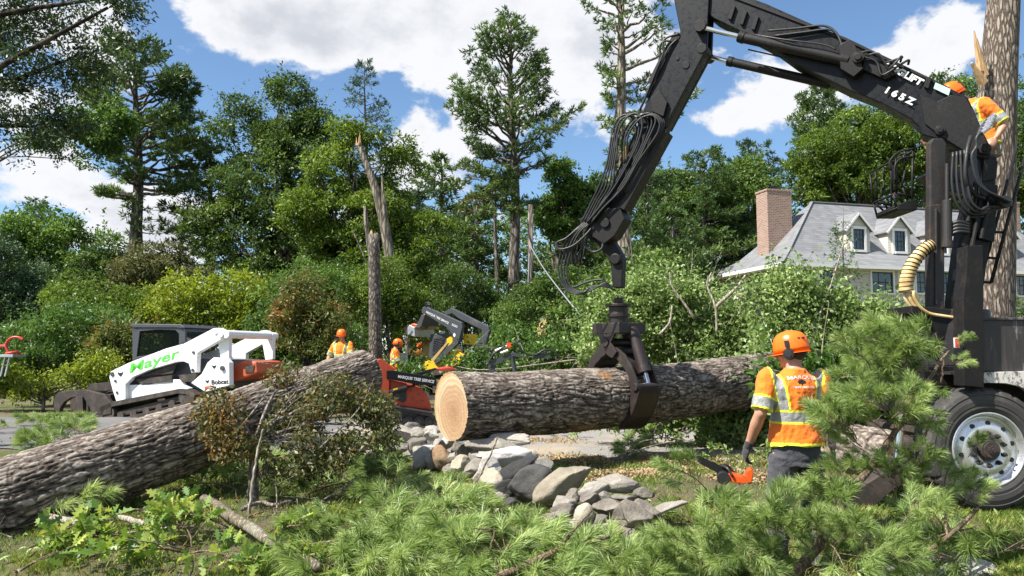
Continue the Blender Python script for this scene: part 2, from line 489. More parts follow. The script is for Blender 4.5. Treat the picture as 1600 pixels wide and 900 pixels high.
M['olive'] = leafmat('olive_leaf', (0.04, 0.05, 0.016), (0.095, 0.11, 0.035), (0.24, 0.22, 0.10))
M['pine'] = leafmat('pine_needle', (0.030, 0.058, 0.020), (0.085, 0.15, 0.040), (0.19, 0.26, 0.075), trans=0.2)
M['pine2'] = leafmat('dark_pine_needle', (0.016, 0.036, 0.018), (0.045, 0.09, 0.034), (0.11, 0.17, 0.06), trans=0.2)
M['pine_warm'] = leafmat('warm_pine_needle', (0.05, 0.055, 0.02), (0.10, 0.12, 0.035), (0.2, 0.18, 0.07), trans=0.2)
M['spruce'] = leafmat('blue_green_needle', (0.03, 0.06, 0.045), (0.06, 0.11, 0.075), (0.12, 0.18, 0.12), trans=0.2)
M['bough'] = leafmat('fresh_pine_needle', (0.11, 0.175, 0.05), (0.26, 0.36, 0.105), (0.50, 0.57, 0.25), trans=0.25, bigscale=2.0, rough=0.38, spec=0.5)
M['grassblade'] = leafmat('grass_blade', (0.08, 0.13, 0.02), (0.17, 0.25, 0.045), (0.36, 0.34, 0.12), trans=0.3, bigscale=1.0)
M['oakfresh'] = leafmat('oak_leaf_fresh', (0.07, 0.14, 0.025), (0.17, 0.27, 0.05), (0.36, 0.40, 0.09), trans=0.3, bigscale=2.0)
# wood
M['bark_far'] = barkmat('bark_far', (0.06, 0.05, 0.042), (0.23, 0.20, 0.17), 6, 1.5, 0.02)
M['bark_big'] = barkmat('bark_right_trunk', (0.09, 0.07, 0.055), (0.36, 0.30, 0.24), 22, 4.5, 0.02)
M['bark_stub'] = barkmat('bark_stub', (0.07, 0.06, 0.05), (0.24, 0.205, 0.17), 14, 5.0, 0.015)
M['bark_snag'] = barkmat('bark_snag', (0.10, 0.085, 0.065), (0.32, 0.275, 0.22), 9, 1.6, 0.02)
M['limb'] = barkmat('limb_bark', (0.10, 0.085, 0.07), (0.30, 0.26, 0.22), 20, 4, 0.006)
M['limb_pale'] = barkmat('pale_limb', (0.20, 0.17, 0.13), (0.46, 0.41, 0.34), 24, 5, 0.004)
M['limb_moss'] = barkmat('mossy_limb', (0.10, 0.085, 0.06), (0.27, 0.23, 0.17), 30, 6, 0.004, lichen=(0.30, 0.30, 0.24))
M['twig'] = barkmat('twig_bark', (0.10, 0.07, 0.045), (0.24, 0.18, 0.12), 40, 8, 0.002)
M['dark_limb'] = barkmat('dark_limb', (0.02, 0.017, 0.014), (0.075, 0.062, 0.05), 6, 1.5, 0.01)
M['logbark'] = bark_attr('log_bark', (0.030, 0.023, 0.018), (0.15, 0.122, 0.10), (0.41, 0.355, 0.30), scar=(0.30, 0.16, 0.075))
m, t, p, o = mat('cut_wood')       # rings about the local z axis of the cut face
v = objco(t)
w = noise(t, v, 3.5, 3, 0.5, 0, 'Color')
ad = N(t, 'ShaderNodeVectorMath', operation='MULTIPLY_ADD'); t.links.new(w, ad.inputs[0]); ad.inputs[1].default_value = (0.12, 0.12, 0); t.links.new(v, ad.inputs[2])
wv = N(t, 'ShaderNodeTexWave'); wv.wave_type = 'RINGS'; wv.rings_direction = 'Z'; wv.inputs['Scale'].default_value = 6.0
wv.inputs['Distortion'].default_value = 2.6; wv.inputs['Detail'].default_value = 4
t.links.new(ad.outputs[0], wv.inputs['Vector'])
ln = N(t, 'ShaderNodeVectorMath', operation='LENGTH'); t.links.new(ad.outputs[0], ln.inputs[0])
c1 = ramp(t, maprange(t, ln.outputs['Value'], 0.05, 0.43, smooth=False), [(0.0, (0.34, 0.19, 0.10)), (0.3, (0.44, 0.27, 0.145)), (0.62, (0.47, 0.31, 0.175)), (0.72, (0.60, 0.45, 0.28)), (0.92, (0.63, 0.48, 0.29)), (1.0, (0.46, 0.26, 0.10))])
c2 = mixc(t, math_(t, 'MULTIPLY', wv.outputs['Fac'], 0.45), c1, (0.30, 0.165, 0.075))
c3 = mixc(t, maprange(t, noise(t, objco(t, (2.5, 22, 1)), 4, 6, 0.7), 0.50, 0.70, 0, 0.45), c2, (0.74, 0.60, 0.40))
c3 = mixc(t, maprange(t, noise(t, objco(t), 5, 5, 0.6), 0.5, 0.72, 0, 0.5), c3, (0.38, 0.23, 0.12))
t.links.new(c3, p.inputs['Base Color']); p.inputs['Roughness'].default_value = 0.75
bump(t, noise(t, objco(t, (2, 40, 1)), 8, 5, 0.7), 0.5, 0.004, p)
M['cut'] = m
m, t, p, o = mat('torn_wood')
c = ramp(t, noise(t, objco(t, (12, 12, 2)), 2.5, 5, 0.6), [(0.3, (0.36, 0.2, 0.09)), (0.7, (0.74, 0.5, 0.26))])
t.links.new(c, p.inputs['Base Color']); p.inputs['Roughness'].default_value = 0.8
M['torn'] = m
# stones
def stonemat(name, c0, c1, c2, lich=0.4):
    m, t, p, o = mat(name); v = objco(t)
    n = noise(t, v, 5, 6, 0.6); f = noise(t, v, 60, 5, 0.7); b = noise(t, v, 2.0, 3, 0.5)
    oi = N(t, 'ShaderNodeObjectInfo')
    k = math_(t, 'ADD', math_(t, 'ADD', math_(t, 'MULTIPLY', n, 0.6), math_(t, 'MULTIPLY', f, 0.4)), math_(t, 'MULTIPLY', math_(t, 'SUBTRACT', oi.outputs['Random'], 0.5), 0.35))
    c = ramp(t, k, [(0.25, c0), (0.5, c1), (0.75, c2)])
    c = mixc(t, maprange(t, b, 0.5, 0.7, 0, lich), c, (0.33, 0.32, 0.22))
    t.links.new(c, p.inputs['Base Color']); p.inputs['Roughness'].default_value = 0.9
    bump(t, math_(t, 'ADD', f, math_(t, 'MULTIPLY', n, 1.5)), 0.6, 0.02, p); return m
M['stone'] = stonemat('fieldstone', (0.11, 0.095, 0.075), (0.27, 0.24, 0.205), (0.46, 0.42, 0.37))
M['stone_white'] = stonemat('pale_stone', (0.26, 0.24, 0.215), (0.46, 0.435, 0.40), (0.64, 0.61, 0.57), 0.3)
M['stone_brown'] = stonemat('brown_stone', (0.22, 0.13, 0.07), (0.37, 0.24, 0.14), (0.48, 0.36, 0.24))
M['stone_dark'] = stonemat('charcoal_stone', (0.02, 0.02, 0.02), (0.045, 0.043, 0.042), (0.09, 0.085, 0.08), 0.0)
M['stone_tan'] = stonemat('tan_stone', (0.19, 0.16, 0.115), (0.35, 0.31, 0.235), (0.50, 0.45, 0.36), 0.5)
# ground
m, t, p, o = mat('ground_soil_and_grass'); v = objco(t)
n = noise(t, v, 0.9, 6, 0.6); f = noise(t, v, 14, 6, 0.7); g = noise(t, v, 70, 4, 0.7)
c = ramp(t, math_(t, 'ADD', math_(t, 'MULTIPLY', f, 0.55), math_(t, 'MULTIPLY', g, 0.45)), [(0.3, (0.10, 0.075, 0.045)), (0.5, (0.20, 0.155, 0.09)), (0.68, (0.33, 0.265, 0.165))])
gr = ramp(t, g, [(0.3, (0.07, 0.095, 0.022)), (0.7, (0.18, 0.21, 0.06))])
c = mixc(t, maprange(t, math_(t, 'ADD', n, math_(t, 'MULTIPLY', math_(t, 'SUBTRACT', f, 0.5), 0.8)), 0.42, 0.56), c, gr)
c = mixc(t, maprange(t, g, 0.62, 0.72, 0, 0.6), c, (0.36, 0.29, 0.17))
t.links.new(c, p.inputs['Base Color']); p.inputs['Roughness'].default_value = 0.95
bump(t, math_(t, 'ADD', f, g), 1.0, 0.04, p)
M['ground'] = m
m, t, p, o = mat('driveway_surface'); v = objco(t)
n = noise(t, v, 0.7, 6, 0.6); g = noise(t, v, 120, 4, 0.8); st = voro(t, v, 60, 'F1', 'Color')
sx = N(t, 'ShaderNodeSeparateColor'); t.links.new(st, sx.inputs[0])
c = ramp(t, math_(t, 'ADD', math_(t, 'MULTIPLY', g, 0.5), math_(t, 'MULTIPLY', sx.outputs[0], 0.5)), [(0.2, (0.17, 0.155, 0.14)), (0.6, (0.27, 0.25, 0.23)), (0.9, (0.40, 0.375, 0.34))])
c = mixc(t, maprange(t, n, 0.48, 0.68, 0, 0.75), c, (0.40, 0.31, 0.20))
t.links.new(c, p.inputs['Base Color']); p.inputs['Roughness'].default_value = 0.92
bump(t, g, 0.6, 0.01, p); M['drive'] = m
m, t, p, o = mat('asphalt_lane'); v = objco(t)
g = noise(t, v, 90, 4, 0.8); n = noise(t, v, 1.2, 5, 0.6)
c = ramp(t, math_(t, 'ADD', math_(t, 'MULTIPLY', g, 0.6), math_(t, 'MULTIPLY', n, 0.4)), [(0.3, (0.095, 0.092, 0.09)), (0.7, (0.19, 0.182, 0.175))])
t.links.new(c, p.inputs['Base Color']); p.inputs['Roughness'].default_value = 0.85; bump(t, g, 0.5, 0.01, p); M['asphalt'] = m
m, t, p, o = mat('sawdust'); v = objco(t)
g = noise(t, v, 55, 5, 0.75); f = noise(t, v, 9, 4, 0.6)
c = ramp(t, math_(t, 'ADD', math_(t, 'MULTIPLY', g, 0.6), math_(t, 'MULTIPLY', f, 0.4)), [(0.3, (0.33, 0.22, 0.10)), (0.5, (0.58, 0.42, 0.23)), (0.7, (0.76, 0.60, 0.38))])
t.links.new(c, p.inputs['Base Color']); p.inputs['Roughness'].default_value = 0.95; bump(t, g, 1.0, 0.03, p); M['sawdust'] = m
# machine paints
M['black'] = paint('black_crane_paint', (0.005, 0.0055, 0.007), 0.42, (0.024, 0.020, 0.018), 0.3, scale=2.5, spec=0.28)
M['black2'] = paint('dull_black_steel', (0.011, 0.010, 0.010), 0.5, (0.048, 0.036, 0.028), 0.6, scale=4, spec=0.28)
M['rusty'] = paint('rust_streaked_steel', (0.034, 0.030, 0.029), 0.5, (0.14, 0.08, 0.05), 0.6, scale=5, metallic=0.2)
M['grapple'] = paint('worn_brown_steel', (0.040, 0.030, 0.027), 0.42, (0.10, 0.072, 0.058), 0.6, scale=6, metallic=0.35)
M['chrome'] = paint('chrome_rod', (0.75, 0.75, 0.76), 0.14, (0.3, 0.28, 0.25), 0.1, metallic=1.0, bumpy=0.0)
M['rubber'] = paint('black_rubber_hose', (0.018, 0.018, 0.019), 0.45, (0.06, 0.055, 0.05), 0.4, scale=12)
M['steel'] = paint('bright_steel', (0.55, 0.55, 0.55), 0.3, (0.2, 0.17, 0.14), 0.3, metallic=0.9)
M['white'] = paint('white_machine_paint', (0.84, 0.84, 0.82), 0.32, (0.42, 0.38, 0.31), 0.22, scale=4)
M['greycab'] = paint('dark_grey_cab', (0.055, 0.06, 0.068), 0.4, (0.14, 0.125, 0.11), 0.3)
M['jdgrey'] = paint('slate_grey_loader_arm', (0.05, 0.056, 0.065), 0.45, (0.18, 0.16, 0.14), 0.4)
M['yellow_p'] = paint('machine_yellow', (0.78, 0.48, 0.02), 0.35, (0.3, 0.22, 0.1), 0.4)
M['orange_p'] = paint('machine_orange_red', (0.42, 0.055, 0.018), 0.4, (0.22, 0.08, 0.05), 0.5)
M['bobred'] = paint('tail_orange_red', (0.50, 0.10, 0.04), 0.4, (0.2, 0.1, 0.07), 0.3)
M['track'] = paint('muddy_rubber_track', (0.035, 0.030, 0.026), 0.75, (0.16, 0.12, 0.085), 0.9, scale=6)
M['attach'] = paint('muddy_dark_attachment', (0.035, 0.027, 0.023), 0.6, (0.12, 0.085, 0.065), 0.8, scale=5)
M['tyre'] = paint('tyre_rubber', (0.045, 0.042, 0.040), 0.75, (0.13, 0.11, 0.095), 0.7, scale=5)
M['rim'] = paint('polished_aluminium_rim', (0.72, 0.72, 0.72), 0.28, (0.42, 0.38, 0.33), 0.35, metallic=0.75, scale=6)
M['glass'] = paint('machine_glass', (0.02, 0.03, 0.032), 0.06, (0.1, 0.1, 0.1), 0.1, bumpy=0.0, spec=0.8)
M['red'] = paint('red_lens', (0.75, 0.02, 0.02), 0.2, (0.5, 0.05, 0.05), 0.1, bumpy=0)
M['redpaint'] = paint('red_painted_tube', (0.55, 0.05, 0.035), 0.4, (0.3, 0.08, 0.06), 0.3)
M['alu'] = paint('grey_aluminium', (0.55, 0.56, 0.57), 0.4, (0.3, 0.28, 0.26), 0.4, metallic=0.7)
M['letter'] = paint('white_lettering', (0.70, 0.70, 0.68), 0.5, (0.12, 0.12, 0.12), 0.35, scale=14, bumpy=0)
M['letter_green'] = paint('green_lettering', (0.10, 0.62, 0.06), 0.4, (0.1, 0.3, 0.05), 0.05, bumpy=0)
M['letter_black'] = paint('black_lettering', (0.02, 0.02, 0.02), 0.4, (0.05, 0.05, 0.05), 0.1, bumpy=0)
M['sticker'] = paint('pale_green_plate', (0.45, 0.68, 0.55), 0.4, (0.2, 0.4, 0.3), 0.5, scale=20, bumpy=0)
M['amber'] = paint('tan_cushion', (0.42, 0.28, 0.10), 0.6, (0.2, 0.13, 0.06), 0.3)
M['teal'] = paint('green_painted_steel', (0.02, 0.17, 0.12), 0.5, (0.1, 0.12, 0.1), 0.3)
m, t, p, o = mat('tinted_cab_glass'); tr_ = N(t, 'ShaderNodeBsdfTransparent'); tr_.inputs[0].default_value = (0.45, 0.55, 0.5, 1); mx_ = N(t, 'ShaderNodeMixShader'); mx_.inputs[0].default_value = 0.07
p.inputs['Base Color'].default_value = (0.03, 0.05, 0.045, 1); p.inputs['Roughness'].default_value = 0.05; t.links.new(tr_.outputs[0], mx_.inputs[1]); t.links.new(p.outputs[0], mx_.inputs[2]); t.links.new(mx_.outputs[0], o.inputs[0]); M['tint'] = m
# striped hose wrap
m, t, p, o = mat('tan_hose_wrap'); v = objco(t)
c = ramp(t, noise(t, v, 8, 5, 0.6), [(0.3, (0.36, 0.22, 0.07)), (0.5, (0.62, 0.43, 0.17)), (0.7, (0.78, 0.66, 0.44))])
t.links.new(c, p.inputs['Base Color']); p.inputs['Roughness'].default_value = 0.55; M['wrap'] = m
# bed side: black steel with pale scuffs
m, t, p, o = mat('scuffed_bed_steel'); v = objco(t)
s1 = noise(t, objco(t, (3, 3, 0.9)), 3.2, 7, 0.72, 0.6); s2 = noise(t, objco(t, (6, 6, 0.7)), 5, 6, 0.7)
c = mixc(t, maprange(t, s1, 0.54, 0.66, 0, 0.55), (0.038, 0.033, 0.033), (0.36, 0.34, 0.34))
c = mixc(t, maprange(t, s2, 0.52, 0.75, 0, 0.6), c, (0.12, 0.085, 0.07))
t.links.new(c, p.inputs['Base Color']); p.inputs['Roughness'].default_value = 0.55; bump(t, s2, 0.15, 0.02, p); M['bedside'] = m
m, t, p, o = mat('chipped_pale_paint'); v = objco(t)
s1 = noise(t, objco(t, (4, 4, 2)), 5, 7, 0.75, 0.3)
c = mixc(t, maprange(t, s1, 0.50, 0.58), (0.62, 0.60, 0.56), (0.16, 0.12, 0.10))
t.links.new(c, p.inputs['Base Color']); p.inputs['Roughness'].default_value = 0.6; M['chipped'] = m
# people
def cloth(name, col, wr=0.12, rough=0.85, sc=14):
    m, t, p, o = mat(name); v = objco(t)
    n = noise(t, v, sc, 3, 0.5); n2 = noise(t, v, 200, 2, 0.5); st = noise(t, v, 5, 5, 0.6)
    t.links.new(mixc(t, maprange(t, st, 0.45, 0.8, 0, 0.3), col, tuple(x * 0.6 for x in col)), p.inputs['Base Color'])
    p.inputs['Roughness'].default_value = rough
    p.inputs['Sheen Weight'].default_value = 0.15
    bump(t, math_(t, 'ADD', n, math_(t, 'MULTIPLY', n2, 0.05)), 0.7, wr * 0.25, p); return m
M['hivis'] = cloth('hi_vis_orange_fabric', (0.95, 0.20, 0.012))
M['hiyellow'] = cloth('hi_vis_yellow_edging', (0.80, 0.85, 0.04))
M['reflect'] = cloth('grey_reflective_tape', (0.27, 0.27, 0.265), rough=0.45)
M['trouser'] = cloth('charcoal_work_trousers', (0.055, 0.055, 0.065))
M['tan'] = cloth('tan_work_trousers', (0.16, 0.12, 0.08))
M['helmet'] = paint('orange_helmet_shell', (0.95, 0.17, 0.01), 0.28, (0.5, 0.12, 0.03), 0.1, bumpy=0)
M['plastic'] = paint('black_plastic', (0.02, 0.02, 0.02), 0.4, (0.05, 0.05, 0.05), 0.2)
M['glove'] = cloth('dark_glove', (0.035, 0.033, 0.035))
m, t, p, o = mat('skin'); v = objco(t)
t.links.new(ramp(t, noise(t, v, 14, 4, 0.6), [(0.3, (0.42, 0.20, 0.125)), (0.7, (0.54, 0.29, 0.19))]), p.inputs['Base Color'])
p.inputs['Roughness'].default_value = 0.5; p.inputs['Subsurface Weight'].default_value = 0.08; p.inputs['Subsurface Radius'].default_value = (0.02, 0.008, 0.004); M['skin'] = m
M['hair'] = cloth('dark_hair', (0.035, 0.022, 0.015))
M['eye'] = paint('eye', (0.03, 0.02, 0.015), 0.15, (0.03, 0.02, 0.01), 0.0, bumpy=0)
M['boot'] = paint('leather_boot', (0.08, 0.05, 0.03), 0.6, (0.12, 0.09, 0.06), 0.5)
M['sawred'] = paint('chainsaw_orange', (0.80, 0.09, 0.01), 0.35, (0.2, 0.08, 0.04), 0.2)
# house
def brickmat():
    m, t, p, o = mat('red_brick'); c_ = N(t, 'ShaderNodeTexCoord'); s = N(t, 'ShaderNodeSeparateXYZ'); t.links.new(c_.outputs['Object'], s.inputs[0])
    cb = N(t, 'ShaderNodeCombineXYZ'); t.links.new(math_(t, 'ADD', s.outputs[0], s.outputs[1]), cb.inputs[0]); t.links.new(s.outputs[2], cb.inputs[1])
    b = N(t, 'ShaderNodeTexBrick'); t.links.new(cb.outputs[0], b.inputs[0]); b.inputs['Scale'].default_value = 1
    b.inputs['Brick Width'].default_value = 0.21; b.inputs['Row Height'].default_value = 0.085; b.inputs['Mortar Size'].default_value = 0.011
    b.inputs['Color1'].default_value = (0.25, 0.12, 0.085, 1); b.inputs['Color2'].default_value = (0.36, 0.215, 0.155, 1); b.inputs['Mortar'].default_value = (0.42, 0.38, 0.33, 1)
    t.links.new(mixc(t, maprange(t, noise(t, cb.outputs[0], 1.5, 5, .6), .4, .8, 0, .4), b.outputs[0], (0.28, 0.2, 0.16)), p.inputs['Base Color']); p.inputs['Roughness'].default_value = 0.9
    return m
M['brick'] = brickmat()
def rowmat(name, row, c0, c1, edge, w=0.3, bumpd=0.02, rough=0.85, lapcol=None):
    """rows by local height: clapboards or shingles"""
    m, t, p, o = mat(name); c_ = N(t, 'ShaderNodeTexCoord'); s = N(t, 'ShaderNodeSeparateXYZ'); t.links.new(c_.outputs['Object'], s.inputs[0])
    z = math_(t, 'DIVIDE', s.outputs[2], row); fr = math_(t, 'FRACT', math_(t, 'ADD', z, 50.0)); fl = math_(t, 'FLOOR', z)
    cb = N(t, 'ShaderNodeCombineXYZ')
    t.links.new(math_(t, 'FLOOR', math_(t, 'ADD', math_(t, 'DIVIDE', math_(t, 'ADD', s.outputs[0], s.outputs[1]), w), math_(t, 'MULTIPLY', fl, 0.37))), cb.inputs[0]); t.links.new(fl, cb.inputs[1])
    wn = N(t, 'ShaderNodeTexWhiteNoise'); t.links.new(cb.outputs[0], wn.inputs[0])
    big = noise(t, objco(t), 0.8, 5, 0.6)
    f = math_(t, 'ADD', math_(t, 'MULTIPLY', wn.outputs[0], 0.55), math_(t, 'MULTIPLY', big, 0.45))
    c = mixc(t, f, c0, c1)
    c = mixc(t, maprange(t, fr, 0.10, 0.02, 0, 0.8, False), c, edge)
    t.links.new(c, p.inputs['Base Color']); p.inputs['Roughness'].default_value = rough
    bump(t, math_(t, 'SUBTRACT', 1.0, fr), 1.0, bumpd, p); return m
M['shingle'] = rowmat('grey_asphalt_shingles', 0.115, (0.135, 0.138, 0.145), (0.24, 0.243, 0.252), (0.12, 0.12, 0.13), 0.3, 0.015)
M['siding'] = rowmat('cream_clapboard', 0.13, (0.55, 0.50, 0.41), (0.62, 0.57, 0.48), (0.30, 0.27, 0.22), 40.0, 0.03, 0.7)
M['trim'] = paint('white_trim', (0.78, 0.77, 0.74), 0.5, (0.5, 0.48, 0.44), 0.2)
M['win'] = paint('window_glass', (0.03, 0.04, 0.05), 0.05, (0.1, 0.1, 0.1), 0.0, bumpy=0, spec=1.0)
M['shutter'] = paint('dark_sash', (0.03, 0.035, 0.035), 0.5, (0.06, 0.06, 0.06), 0.2)
# ------------------------------------------------------------- foliage builders
def unit(v): return v / (np.linalg.norm(v, axis=-1, keepdims=True) + 1e-9)
def leaf_quads(Pt, L, rng, up=0.3, w=0.42, dirs=None, dirk=0.0, fold=0.12):
    n = len(Pt)
    d = unit(rng.normal(size=(n, 3)))
    if dirs is not None: d = unit(d * (1 - dirk) + dirs * dirk)
    nn = unit(rng.normal(size=(n, 3)) * (1 - up) + np.array([0, 0, 1.0]) * up)
    s = unit(np.cross(d, nn)); nn = np.cross(s, d)
    L = (L * rng.uniform(0.5, 1.5, n))[:, None]
    a = Pt; b = Pt + d * L * 0.45 + s * L * w * 0.5 + nn * L * fold; c = Pt + d * L - nn * L * 0.08; e = Pt + d * L * 0.45 - s * L * w * 0.5 + nn * L * fold
    V = np.stack([a, b, c, e], 1).reshape(-1, 3)
    F = (np.arange(n)[:, None] * 4 + np.arange(4)[None]).astype(np.int32)
    return V, F
class Leaves:
    def __init__(s): s.V = []; s.F = []; s.A = []; s.n = 0
    def add(s, V, F, att=None, rng=None):
        k = F.shape[1]
        if att is None: att = rng.uniform(0, 1, len(F))
        s.V.append(V); s.F.append(F + s.n); s.A.append(np.repeat(att, len(V) // len(F))); s.n += len(V)
    def mesh(s, name, L=(0, 0, 0)):
        V = np.concatenate(s.V) - np.array(tuple(L)); return np_mesh(name, V, np.concatenate(s.F), attr=np.concatenate(s.A))
OAK = np.array([(0, 0), (.10, .03), (.16, .16), (.27, .07), (.36, .26), (.47, .09), (.58, .28), (.68, .09), (.82, .17), (.87, .05), (1, 0),
                (.87, -.05), (.82, -.17), (.68, -.09), (.58, -.28), (.47, -.09), (.36, -.26), (.27, -.07), (.16, -.16), (.10, -.03)])
OVAL = np.array([(0, 0), (.2, .13), (.5, .2), (.8, .12), (1, 0), (.8, -.12), (.5, -.2), (.2, -.13)])
def leaf_shape(Pt, L, rng, shape, up=0.3, dirs=None, dirk=0.0, curl=0.25):
    n = len(Pt); k = len(shape)
    d = unit(rng.normal(size=(n, 3)))
    if dirs is not None: d = unit(d * (1 - dirk) + dirs * dirk)
    nn = unit(rng.normal(size=(n, 3)) * (1 - up) + np.array([0, 0, 1.0]) * up)
    s = unit(np.cross(d, nn)); nn = np.cross(s, d)
    L = (L * rng.uniform(0.65, 1.3, n))[:, None, None]
    x = shape[:, 0][None, :, None]; y = shape[:, 1][None, :, None]
    cu = (rng.uniform(-0.3, 1, n) * curl)[:, None, None]
    V = Pt[:, None] + L * (d[:, None] * x + s[:, None] * y * 0.95 + nn[:, None] * (np.abs(y) * 0.5 - x * x * cu))
    return V.reshape(-1, 3), (np.arange(n)[:, None] * k + np.arange(k)[None]).astype(np.int32)

def deciduous(name, label, ell, d, n, leaf, mt, bark='bark_far', trunk=None, group=None, seed=1, cr=0.7, cat='tree', depth=1.0, clump=True, gaps=0.0, shell=0.55, base=None, trad=0.22, shape=None, limbs=True, up=0.3, nlimb=26, lh=(.25, .8), holes=None):
    """ell: crown ellipses in photo pixels (cx, cy, rx, ry); d: distance; n: leaves; leaf: size in metres"""
    rng = np.random.default_rng(seed)
    if d > 25: n = int(n * 2.1); leaf = leaf * 0.66
    q = ppm(d); cs = []; rs = []
    for e in ell:
        cx, cy, rx, ry = e[:4]; dd = d + (e[4] if len(e) > 4 else 0)
        c = P(cx, cy, dd); cs.append(tuple(c)); qq = ppm(dd); rs.append((rx / qq, 0.5 * (rx + ry) / qq * depth, ry / qq))
    cs = np.array(cs); rs = np.array(rs)
    vol = rs.prod(1) ** 0.75; pr = vol / vol.sum()
    bx = float(cs[:, 0].mean()) if trunk is None else P(trunk, 500, d).x
    gz = G(bx, d) if base is None else base
    root = thing(name, label, cat, (bx, d, gz), group)
    # clump centres
    nc = max(8, int(vol.sum() / (cr ** 3) ** 0.75 * (3.3 if d > 25 else 4.2)))
    idx = rng.choice(len(cs), nc, p=pr)
    u = unit(rng.normal(size=(nc, 3))); rad = rng.uniform(shell ** 3, 1, nc) ** (1 / 3)
    C = cs[idx] + u * rs[idx] * rad[:, None] * rng.uniform(0.86, 1.08, (nc, 1))
    C = C[C[:, 2] > gz + 0.1]
    if gaps > 0: C = C[vnoise(C * 0.55, seed) > gaps]
    nc = len(C); R_ = cr * rng.uniform(0.45, 1.25, nc)
    w = R_ ** 2; k = rng.choice(nc, n, p=w / w.sum())
    uu = unit(rng.normal(size=(n, 3)) + np.array([0, 0, 0.35])); rr = rng.uniform(0.35, 1.05, n) ** 0.6
    Pt = C[k] + uu * (R_[k] * rr)[:, None] * np.array([1.15, 1.15, 0.62])
    ns_ = int(n * (.30 if cat == 'shrub' else .16)); per = 9; m9 = ns_ // per; kk = rng.integers(0, nc, m9); ud = unit(rng.normal(size=(m9, 3)) + np.array([0, 0, .5]))
    tt = (np.arange(per) / per)[None, :, None]; sp = C[kk][:, None] + ud[:, None] * (R_[kk][:, None, None] * (0.7 + tt * rng.uniform(.5, 1.5, (m9, 1, 1))))
    Pt[:m9 * per] = sp.reshape(-1, 3); Pt += rng.normal(size=Pt.shape) * 0.05
    if holes is None: holes = .36 if d > 25 else .30
    kp_ = vnoise(Pt * (1.1 / max(cr, .25)) + 7, seed + 2) > holes; Pt = Pt[kp_]; k = k[kp_]; uu = uu[kp_]; n = len(Pt)
    tone = np.clip(rng.uniform(0, 1, nc)[k] * 0.45 + rng.uniform(0, 1, n) * 0.55, 0, 1)
    lv = Leaves()
    if shape is None: V, F = leaf_quads(Pt, leaf, rng, up=up, dirs=unit(uu + np.array([0, 0, -0.3])), dirk=0.45)
    else: V, F = leaf_shape(Pt, leaf, rng, shape, up=up, dirs=unit(uu + np.array([0, 0, -0.3])), dirk=0.45)
    lv.add(V, F, tone)
    me = lv.mesh('foliage', (bx, d, gz)); link('crown', me, M[mt], root)
    # trunk and limbs
    t = Tubes(); top = cs[:, 2].max() - rs[np.argmax(cs[:, 2]), 2] * 0.5
    H = max(0.4, top - gz); pts = [(bx + 0.02 * H * math.sin(i * 1.7 + seed) * (i / 6), d + 0.015 * H * math.cos(i * 2.1 + seed), gz - 0.15 + (H + 0.15) * i / 6) for i in range(7)]
    t.add(pts, [trad, trad * 0.85, trad * 0.7, trad * 0.5, trad * 0.2], 10)
    if limbs:
        pick = rng.choice(nc, min(nc, nlimb), replace=False)
        for i in pick:
            e = Vector(C[i]); hz = gz + H * rng.uniform(*lh) * min(1, (e.z - gz) / H + 0.1); hz = min(hz, e.z - 0.05 * H) if e.z - gz > 0.2 * H else gz + 0.1 * H
            f = (hz - gz) / H; s0 = Vector((bx, d, hz)); mid = s0.lerp(e, 0.5) + Vector((0, 0, 0.06 * H)) + Vector(rng.normal(size=3) * 0.03 * H)
            t.add(smooth_path([s0, mid, e], 4), [trad * 0.45 * (1 - f * 0.5), trad * 0.08], 6)
    me = t.mesh('trunk'); shift(me, (bx, d, gz)); link('trunk', me, M[bark], root)
    return root

